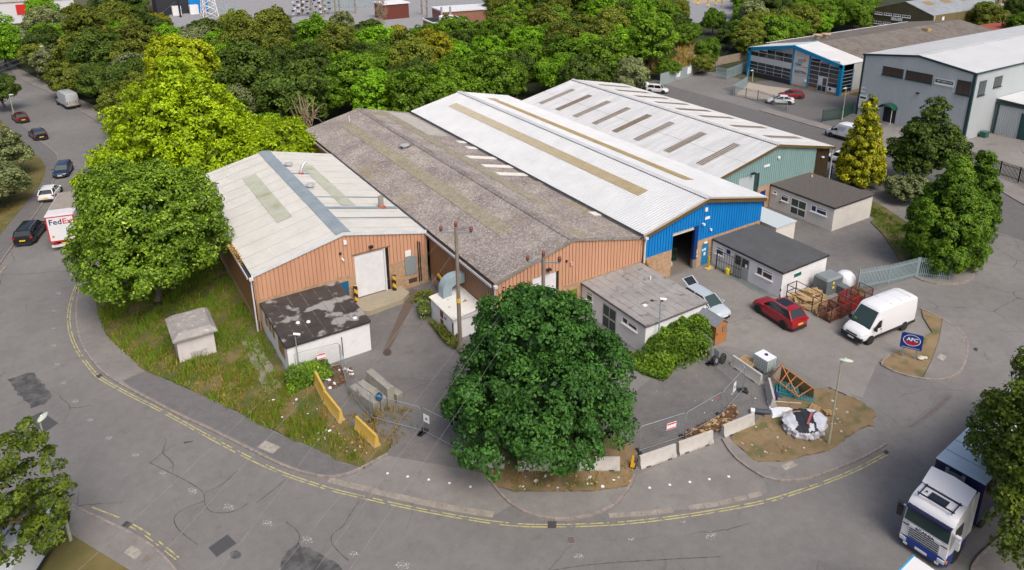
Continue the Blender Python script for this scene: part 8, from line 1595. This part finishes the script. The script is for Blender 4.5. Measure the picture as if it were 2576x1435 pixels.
for k in range(6): MB().box(gx-.088, gx-.082, 65.0, 65.7, 1.4+k*.2, 1.45+k*.2).build('print_line', M_PIPE, bd)
MB().box(gx-.3, gx-.05, 56.6, 57.0, 5.3, 5.5).build('floodlight', M_BLACK, K)
b = MB(); n = 10; rr = []
for k in range(n+1): a = math.pi*k/n; rr.append((60.6+1.15*math.cos(a), 2.3+.75*math.sin(a)))
b.ring_loft([[(x, y, z) for y, z in rr]+[(x, y, z-.05) for y, z in rr[::-1]] for x in (gx-1.5, gx)]).build('door_canopy', mat('green_canopy', (.01, .09, .05), .4), K, smooth=40); MB().box(gx-.06, gx-.02, 59.6, 61.6, 0, 2.3).build('entrance_door', M_DARK, K)
for y in (59.5, 61.7): MB().tube([(gx-1.4, y, 0), (gx-1.4, y, 2.3)], .04, 6).build('canopy_post', M_UPVC, K)
# lower wing
MB().box(113.3, 150, 34.0, gy0-.3, 0, .01).build('wing_floor', M_DARK, K); ribwall('wing_wall', M_GREYC, K, 34.0, gy0-.2, 0, lambda u: 4.55, 113.3, axis='y', pitch=.3); quad(K, 'wing_roof', M_WROOF, [(113.1, 33.8, 4.5), (150, 33.8, 4.5), (150, gy0-.1, 5.2), (113.1, gy0-.1, 5.2)], thick=.05); MB().box(113.15, 113.28, 33.8, gy0-.1, 4.4, 4.7).build('bargeboard', M_GRN, K); MB().box(113.2, 113.28, gy0-.6, gy0-.3, 0, 4.5).build('corner_trim', M_GRN, K); MB().box(113.22, 113.29, 41.2, 45.4, 0, 3.6).build('roller_door', mat('dark_teal_door', (.015, .06, .07), .5), K); MB().box(113.2, 113.27, 45.4, 45.65, 0, 3.8).build('door_jamb', M_GRN, K)
rebase(K)
K = empty('planter_box', (110.2, 48.6, 0), 0, 'green box on the ground against the grey warehouse', 'box'); MB().box(-.5, .5, -.4, .4, 0, .8).build('box', mat('bin_green', (.03, .1, .09), .6), K); MB().box(-.53, .53, -.43, .43, .8, .88).build('lid', mat('lid_green', (.05, .14, .12), .6), K)
# ---- glazed unit with blue frame, and the long brown-roofed shed behind it
K = empty('office_building', (113.9, 84.9, 0), label='glazed two-storey unit with bright blue frame and solar company signs', cat='building')
ex0, ey0, ey1, eze, eya, eza = 113.9, 74.7, 95.2, 5.4, 84.9, 7.35; M_EB = mat('sky_blue_frame', (.0, .21, .42), .45); M_EG = mat('light_panel', (.46, .49, .51), .5); M_EGL = glass('dark_curtain_glass', (.012, .014, .022), .06); M_MUL = mat('pale_mullion', (.5, .52, .55), .4)
M_ER = mat('white_membrane_roof', (.58, .58, .57), .6, col2=(.64, .64, .63), scale=.5); topE = gable_top(eya, eza, ey0, eze, ey1, eze)
MB().face([(ex0+.3, ey0, 0), (ex0+.3, ey1, 0), (ex0+.3, ey1, eze), (ex0+.3, eya, eza), (ex0+.3, ey0, eze)]).build('backing_wall', M_EG, K); ribwall('wall_cladding', clad('cream_grey_cladding', (.52, .52, .5), (.56, .56, .54)), K, ex0+3.2, 120, .6, lambda u: eze, ey0, axis='x', pitch=.3); MB().box(ex0+.3, 120, ey0+.05, ey0+.4, 0, .65).build('brick_plinth', M_BRICK, K); MB().box(ex0-.02, ex0+.25, ey0, 84.9, 0, .5).build('brick_plinth', M_BRICK, K)
xbarge(K, M_EB, ey0-.15, ey1+.15, eya, eze, eza, ex0+.0, .62, t=.3, lift=.1)
for y in (ey0, ey1-.5): MB().box(ex0-.3, ex0+.3, y-.1, y+.5, 0, eze+.05).build('frame_post', M_EB, K)
for y in (84.75, 81.2): MB().box(ex0-.1, ex0+.3, y, y+.3, .3, topE(y)-.2).build('frame_post', M_EB, K)
quad(K, 'roof_slope', M_ER, [(ex0-.1, ey0-.1, eze+.1), (120.6, ey0-.1, eze+.1), (120.6, eya, eza+.1), (ex0-.1, eya, eza+.1)], thick=.04); quad(K, 'roof_slope', M_ER, [(ex0-.1, eya, eza+.1), (120.6, eya, eza+.1), (120.6, ey1+.1, eze+.1), (ex0-.1, ey1+.1, eze+.1)], thick=.04); MB().bar((ex0-.2, eya, eza+.16), (120.6, eya, eza+.16), .35, .08).build('ridge_trim', mat('pale_blue_trim', (.25, .55, .72), .5), K)
def glazing(ya, yb, z0, z1, nx, nz, skip=()):
    g_ = MB().box(ex0-.06, ex0-.0, ya, yb, z0, z1).build('glazing', M_MUL, K)
    for i in range(nx):
        for j in range(nz):
            if (i, j) in skip: continue
            a, b_ = ya+(yb-ya)*i/nx+.05, ya+(yb-ya)*(i+1)/nx-.05; c, d_ = z0+(z1-z0)*j/nz+.05, z0+(z1-z0)*(j+1)/nz-.05; t_ = min(topE(a), topE(b_))-.55
            if c < t_: MB().box(ex0-.075, ex0-.055, a, b_, c, min(d_, t_)).build('pane', M_EGL, g_)
glazing(85.1, 94.7, 4.05, 5.75, 5, 2); glazing(85.1, 94.7, .95, 3.0, 5, 3); MB().box(ex0-.06, ex0-.0, 85.1, 94.7, 3.0, 4.05).build('spandrel', M_EG, K); MB().box(ex0-.05, ex0+.1, 85.1, 94.7, 0, .95).build('plinth_tiles', mat('dark_tiles', (.015, .015, .022), .5, col2=(.03, .03, .045), scale=8), K)
glazing(75.3, 81.15, .5, 6.0, 3, 7, skip=((1, 0), (1, 1), (1, 2)))
dr = MB().box(ex0-.12, ex0-.06, 77.3, 79.2, .05, 2.75).build('entrance_door', M_MUL, K)
for (a, b_, c, d_) in ((77.42, 78.2, .2, 1.15), (78.3, 79.08, .2, 1.15), (77.42, 78.2, 1.3, 2.6)): MB().box(ex0-.135, ex0-.115, a, b_, c, d_).build('pane', M_EGL, dr)
MB().box(ex0-.14, ex0-.12, 78.3, 79.08, 1.3, 2.6).build('poster', mat('pale_poster', (.55, .62, .72), .5), dr); lb_ = MB().box(ex0-.1, ex0-.07, 75.4, 77.1, .45, 1.25).build('banner', M_UPVC, K); MB().lathe([(.02, 0), (.28, 0), (.28, .01), (.02, .01)], 16, Matrix.Translation((ex0-.105, 76.6, .9)), 'X').build('emblem', mat('navy_print2', (.02, .02, .06), .5), lb_)
sp_ = ribwall('sign_panel', clad('cream_grey_cladding', (.52, .52, .5), (.56, .56, .54)), K, 81.5, 84.75, .3, lambda u: topE(u)-.4, ex0-.03, axis='y', pitch=.25, depth=.02)
fac = lambda y, z: Matrix(((0, 0, -1, ex0-.06), (-1, 0, 0, y), (0, 1, 0, z), (0, 0, 0, 1)))
text_mesh('lettering', 'TEMS', .62, mat('blue_print', (.01, .15, .4), .5), sp_, fac(83.75, 4.05), .006, 1, .012); text_mesh('lettering', 'Renewables', .28, mat('orange_print', (.6, .25, .15), .5), sp_, fac(82.2, 3.85), .006); text_mesh('lettering', 'ELECTRA', .62, mat('navy_print', (.03, .04, .12), .5), sp_, fac(83.1, 2.75), .006, .98, .015); MB().box(ex0-.07, ex0-.05, 81.9, 84.3, 2.22, 2.28).build('strapline', M_PIPE, sp_)
b = MB(); 
for i in range(4): b.bar((ex0-.06, 83.9-i*.32, 4.5), (ex0-.06, 83.6-i*.32, 5.15), .05, .02)
for j in range(3): b.bar((ex0-.06, 83.95-j*.08, 4.5+j*.3), (ex0-.06, 82.85-j*.08, 4.5+j*.3), .05, .02)
b.build('solar_emblem', mat('blue_print', (.01, .15, .4), .5), sp_); MB().lathe([(.02, 0), (.3, 0), (.3, .01), (.02, .01)], 14, Matrix.Translation((ex0-.07, 82.4, 5.05)), 'X').build('sun_emblem', M_AMBER, sp_); boxes('dots', mat('navy_print', (.03, .04, .12), .5), [(ex0-.07, ex0-.055, 83.9-k*.75, 84.05-k*.75, 5.75-.1*k, 5.9-.1*k) for k in range(3)], sp_)
MB().box(ex0-.3, ex0-.05, 81.55, 81.85, 1.2, 1.6).build('alarm_box', M_UPVC, K)
MB().box(ex0+.2, ex0+3.1, ey0-.06, ey0-.02, .6, 4.4).build('glazing', M_MUL, K); g_ = K.children[-1]
for j in range(6): MB().box(ex0+.3, ex0+3.0, ey0-.08, ey0-.055, .66+j*.63, 1.2+j*.63).build('pane', M_EGL, g_)
MB().box(ex0+3.05, ex0+3.25, ey0-.1, ey0-.02, .5, 4.5).build('frame_post', M_EB, K); rebase(K)
M_BRR = mat('brown_cement_roof', (.165, .145, .125), .95, col2=(.22, .2, .18), scale=.5, detail=8, bump=.4, bscale=10, col3=(.11, .085, .06), scale3=1.2, f3=.7, lo3=.55, hi3=.68)
K = empty('factory_building', (121, 85, 0), label='long low factory with brown grey cement roof behind the glazed unit', cat='building'); xgable(K, 120.6, 171.0, 74.8, 97.0, 5.3, 85.2, 7.25, M_BRR, M_BRN, front=False, pitch=.3); ribwall('wall_cladding', M_BRN, K, 74.8, 97, 0, gable_top(85.2, 7.25, 74.8, 5.3, 97, 5.3), 120.7, axis='y')
c4 = lambda x, y, z: onz((3072+x/2.5156)/4, (y/2.5156)/4, z)
for (x, y, z, m_) in ((840, 405, 6.5, M_DARK), (985, 372, 6.6, M_DARK), (1600, 300, 7.0, M_WOOD1)): p = c4(x, y, z); f_ = MB().box(p.x-.8, p.x+.8, p.y-.6, p.y+.6, z-.3, z+.35).build('roof_vent', m_, K); MB().box(p.x-.6, p.x+.6, p.y-.45, p.y+.45, z+.35, z+.42).build('vent_lid', mat('vent_lid_grey', (.2, .22, .24), .4), f_)
for (x, y) in ((495, 380), (580, 372)): p = c4(x, y, 6.6); MB().lathe([(.5, -.4), (.5, .1), (.9, .2), (.9, .4), (.3, .5)], 12, Matrix.Translation((p.x, p.y, 6.9))).build('roof_vent', mat('cream_cowl', (.5, .36, .24), .6), K)
MB().box(121, 171, 97.0, 97.25, 5.2, 5.4).build('gutter', M_GUTW, K); rebase(K)
K = empty('store_shed', (150, 101, 0), label='low grey-roofed lean-to along the far side of the brown-roofed factory', cat='building'); MB().box(138, 172, 97.4, 104, 0, 3.2).build('wall', M_BRN, K); quad(K, 'roof', M_BRR, [(137.8, 97.3, 4.0), (172.2, 97.3, 4.0), (172.2, 104.2, 3.3), (137.8, 104.2, 3.3)], thick=.05); rebase(K)
for i in range(4):
    p = c4(1950+i*60, 265, 2.0); pallet(['tall stack of pallets beyond the brown-roofed factory', 'leaning stack of pallets beyond the brown-roofed factory', 'low stack of pallets beyond the brown-roofed factory', 'end stack of pallets beyond the brown-roofed factory'][i], (p.x, p.y), RAD(i*13), M_WOOD1, z=.12+1.0).scale = (2.2, 2.2, 9)
# ---- olive building
K = empty('factory_building', (180, 104, 0), label='olive brown clad building with white windows beyond the brown-roofed factory', cat='building'); ox = 180.0; cc = lambda x, y: onX((3072+x/2.5156)/4, (y/2.5156)/4, ox); le, re_, ap = cc(1055, 80), cc(1665, 145), cc(1385, 15); M_OL = clad('olive_cladding', (.10, .085, .045), (.125, .105, .06)); M_OLS = clad('tan_olive_cladding', (.16, .13, .06), (.19, .155, .075)); oze = (le.z+re_.z)/2-.2; oza = ap.z
M_OR = mat('grey_slate_sheet', (.24, .27, .29), .7, col2=(.31, .34, .36), scale=.4, detail=7, col3=(.3, .2, .1), scale3=.25, f3=.6, lo3=.62, hi3=.66); xgable(K, ox, ox+34, re_.y, le.y, oze, ap.y, oza, M_OR, M_OL, front=True, sides=True)
def ow(a, b_, n=3):
    p, q = cc(*a), cc(*b_); window(K, (ox-.02, p.y, q.z), (0, -1, 0), p.y-q.y, p.z-q.z, lights=[(i/n, (i+1)/n, 0, 1) for i in range(n)], nrm=(-1, 0, 0), frame_w=.16)
for a, b_ in (((1078, 115), (1150, 150)), ((1170, 125), (1243, 160)), ((1262, 137), (1337, 172)), ((1355, 147), (1433, 185)), ((1068, 205), (1140, 245)), ((1160, 215), (1230, 250))): ow(a, b_)
p, q = cc(1245, 170), cc(1350, 215); MB().box(ox-.12, ox-.03, q.y, p.y, q.z, p.z).build('company_board', M_UPVC, K); MB().box(ox-.14, ox-.12, q.y+1.2, p.y-1.2, q.z+.5, q.z+.8).build('print_line', M_PIPE, K); MB().box(ox, ox+30, re_.y-.1, re_.y-.02, 1, oze).build('side_wall', M_OLS, K); MB().box(ox+4, ox+5, re_.y-.16, re_.y-.1, oze-2.2, oze-.6).build('window', M_UPVC, K); MB().tube([(ox+.3, re_.y-.25, 0), (ox+.3, re_.y-.25, oze)], .12, 6).build('downpipe', M_UPVC, K)
for k in range(3): corr('rooflight', mat('tan_rooflight', (.28, .2, .1), .6), K, (re_.y-.1, oze), (ap.y, oza), ox+5+k*8, ox+8.5+k*8, .6, .85, lift=.06, axis='x', pitch=.33, depth=.035)
rebase(K)
# ---- far scatter: helper for plain blocks with windows
def block_building(label, x, y, w_, d_, h, wall, roof, rz=0.0, wins=0, name='far_building', over=.3, fm=None, base=0.0):
    t = empty(name, (x, y, base), rz, label, 'building'); MB().box(-w_/2, w_/2, -d_/2, d_/2, 0, h).build('wall', wall, t); MB().box(-w_/2-over, w_/2+over, -d_/2-over, d_/2+over, h, h+.35).build('roof', roof, t)
    for k in range(wins):
        x0 = -w_/2+(k+.25)*w_/wins; f = MB().box(x0, x0+w_/wins*.5, -d_/2-.06, -d_/2, h*.5, h*.8).build('window', M_UPVC, t); MB().box(x0+.15, x0+w_/wins*.5-.15, -d_/2-.09, -d_/2-.05, h*.5+.15, h*.8-.15).build('pane', GL, f)
    return t
p = D(65, 58); t_ = block_building('white unit with a red panel and weathered roof beyond the hedge', p.x, p.y+7, 26, 14, 6.2, mat('far_white', (.6, .61, .64), .6), mat('far_weathered_roof', (.42, .37, .33), .7, col2=(.5, .46, .42), scale=.3)); MB().box(-1.6, 3.4, -7.2, -7.02, 2.6, 5.4).build('red_panel', mat('far_red', (.55, .02, .015), .5), t_)
p = D(440, 8, 3); block_building('dark clad unit with a bright blue end beyond the woodland', p.x, p.y, 12, 10, 7, mat('far_dark', (.02, .022, .03), .6), mat('far_dark_roof', (.03, .03, .035), .6)); t_ = [o for o in COL.objects if o.name.startswith('far_building')][-1]; MB().box(3.2, 8.8, -5.3, -5.02, 0.5, 6.8).build('blue_panel', mat('far_blue', (.0, .2, .55), .5), t_)
p = D(330, 12, 2); block_building('brown brick cottage roof beyond the woodland', p.x, p.y, 9, 8, 4, M_RBRICK, mat('far_tiles', (.12, .09, .085), .9))
p = D(1150, 40, 3); block_building('red brick substation building with white flat roof', p.x+6, p.y+6, 17, 10, 4, M_RBRICK, mat('far_white_roof', (.7, .71, .72), .5), RAD(-8)); p = D(1118, 62, 2.5); SUBB = block_building('red brick switch room with black roof and white rim', p.x, p.y, 9, 8, 3.6, M_RBRICK, M_UPVC, RAD(-8)); MB().box(-4.4, 4.4, -3.9, 3.9, 3.95, 4.0).build('felt', M_DARK, SUBB)
for k in range(2): MB().tube([(-1+k*2.4, -1, 4), (-1+k*2.4, -1, 7.2)], .28, 8).build('bushing', M_PIPE, SUBB); MB().lathe([(.8, 0), (.8, .9), (.3, 1.1)], 12, Matrix.Translation((-1+k*2.4, -1, 4))).build('bushing_base', M_UPVC, SUBB)
p = D(985, 20, 3); block_building('dark red brick shed with white-edged roof by the substation', p.x, p.y, 8, 7, 4.5, mat('dark_red_brick', (.13, .035, .025), .9), M_UPVC); p = D(1285, 5, 3); block_building('tan brick corner building beyond the woodland', p.x+4, p.y, 9, 9, 6, mat('tan_brick', (.36, .18, .08), .9, col2=(.3, .15, .07), scale=3), M_PIPE, wins=3)
p = D(2490, 5, 4); block_building('red brick block with white windows on the skyline behind the olive building', p.x+10, p.y+4, 40, 12, 8, M_RBRICK, mat('far_tiles', (.12, .09, .085), .9), RAD(10), 8); p = D(2545, 62, 4); block_building('low red-roofed store behind the grey warehouse', p.x, p.y, 22, 8, 3.5, M_RBRICK, mat('far_red_roof', (.3, .07, .05), .8))
# gravel compounds
sheet('compound', [D(430, 84), D(560, 80), D(1250, 100), D(1320, -20), D(1000, -40), D(420, -20)], mat('gravel_grey', (.30, .30, .31), .95, col2=(.24, .24, .25), scale=1), .2); sheet('compound', [D(1745, 60), D(1830, 55), D(1900, 20), D(1900, -30), D(1720, -30), D(1700, 40)], mat('gravel_blue_grey', (.28, .29, .31), .95, col2=(.23, .24, .25), scale=1), .2); sheet('track', [D(1745, 12), D(1840, 2), D(1840, -25), D(1730, -15)], mat('sandy_track', (.4, .31, .2), .95), .21)
sheet('verge', [D(1640, 170), D(1700, 120), D(1790, 110), D(1760, 150), D(1700, 190)], M_SOIL, .18)
# substation steelwork
M_STEEL = mat('weathered_steel_post', (.27, .22, .17), .8); 
for i, (x, yt, yb) in enumerate(((762, -8, 42), (786, -8, 46), (815, -8, 45), (845, -8, 38), (855, -8, 37), (895, -8, 35), (1062, -8, 38), (1075, -8, 45))):
    f_ = D(x, yb); t = empty('substation_post', f_, 0, 'tall weathered post carrying insulators in the substation', 'post', 'substation posts'); MB().tube([(0, 0, 0), (0, 0, 9.5)], .28, 8).build('post', M_STEEL, t)
    for z in (3, 5, 7): MB().lathe([(.3, 0), (.5, .15), (.3, .3), (.5, .45), (.3, .6)], 8, Matrix.Translation((0, 0, z))).build('insulator', M_GALV, t)
t = empty('insulator_bank', D(790, 40), 0, 'bank of small brown and white insulators in the substation', 'insulators'); rs = random.Random(2); bA, bB = MB(), MB()
for i in range(9):
    for j in range(8):
        (bA if (i+j) % 2 else bB).cbox((-6+i*1.35, rs.uniform(-1, 1), 1+j*.9), .75, .6, .45)
tag(bA.build('insulators_dark', mat('insulator_dark', (.05, .035, .05), .5), t), kind='stuff'); tag(bB.build('insulators_light', mat('insulator_light', (.6, .58, .58), .5), t), kind='stuff')
def pylon(label, foot, h, w_, m_):
    t = empty('lattice_pylon', foot, 0, label, 'pylon'); b = MB(); q = [(-1, -1), (1, -1), (1, 1), (-1, 1)]; n = 7
    for k in range(n):
        z0, z1 = h*k/n, h*(k+1)/n; a0, a1 = w_*(1-.65*k/n), w_*(1-.65*(k+1)/n)
        for (sx, sy), (tx, ty) in zip(q, q[1:]+q[:1]):
            b.bar((sx*a0, sy*a0, z0), (sx*a1, sy*a1, z1), .16); b.bar((sx*a0, sy*a0, z0), (tx*a1, ty*a1, z1), .1); b.bar((tx*a0, ty*a0, z0), (sx*a1, sy*a1, z1), .1)
    b.build('lattice', m_, t)
pylon('pale lattice pylon legs rising behind the dark unit', D(528, 42), 14, 2.2, M_UPVC); thin_pole('dark pole with cables beside the blue-ended unit', D(455, 45), 12, M_TRIM, .3); thin_pole('pale concrete pole beside the lattice pylon', D(519, 42), 12, mat('pale_pole', (.5, .48, .44), .8), .35)
palisade('grey steel fence around the far substation', [D(480, 33), D(600, 28)], M_PALS, h=2.4, gap=.6, wid=.3, name='security_fence'); palisade('grey steel fence on the far side of the substation', [D(820, 22), D(960, 20)], M_PALS, h=3, gap=.6, wid=.3, name='security_fence')
t = empty('tank_unit', D(470, 38), 0, 'white equipment cabinets beside the pylon', 'cabinet'); MB().box(-4, -1.5, -1, 1, 0, 3).build('cabinet', M_UPVC, t); MB().box(1, 3.5, -1, 1, 0, 3).build('cabinet', M_UPVC, t)
t = empty('parked_trailer', D(58, 112), RAD(20), 'white trailer glimpsed through the far hedge', 'trailer'); MB().box(-2.2, 2.2, -1.1, 1.1, .6, 2.6).build('body', M_UPVC, t); MB().box(-2, 2, -.9, .9, .3, .6).build('chassis', M_TRIM, t)
for i, (x, y) in enumerate(((1780, 20), (1800, 15), (1815, 18), (1755, 14))):
    t = empty('marker_post', D(x, y), 0, 'short post with yellow plate in the gravel compound', 'post', 'yellow plated posts in the compound'); MB().tube([(0, 0, 0), (0, 0, 3)], .15, 6).build('post', M_STEEL, t); MB().box(-.5, .5, -.2, -.14, .6, 1.4).build('plate', mat('yellow_plate_sign', (.7, .5, .05), .5), t)
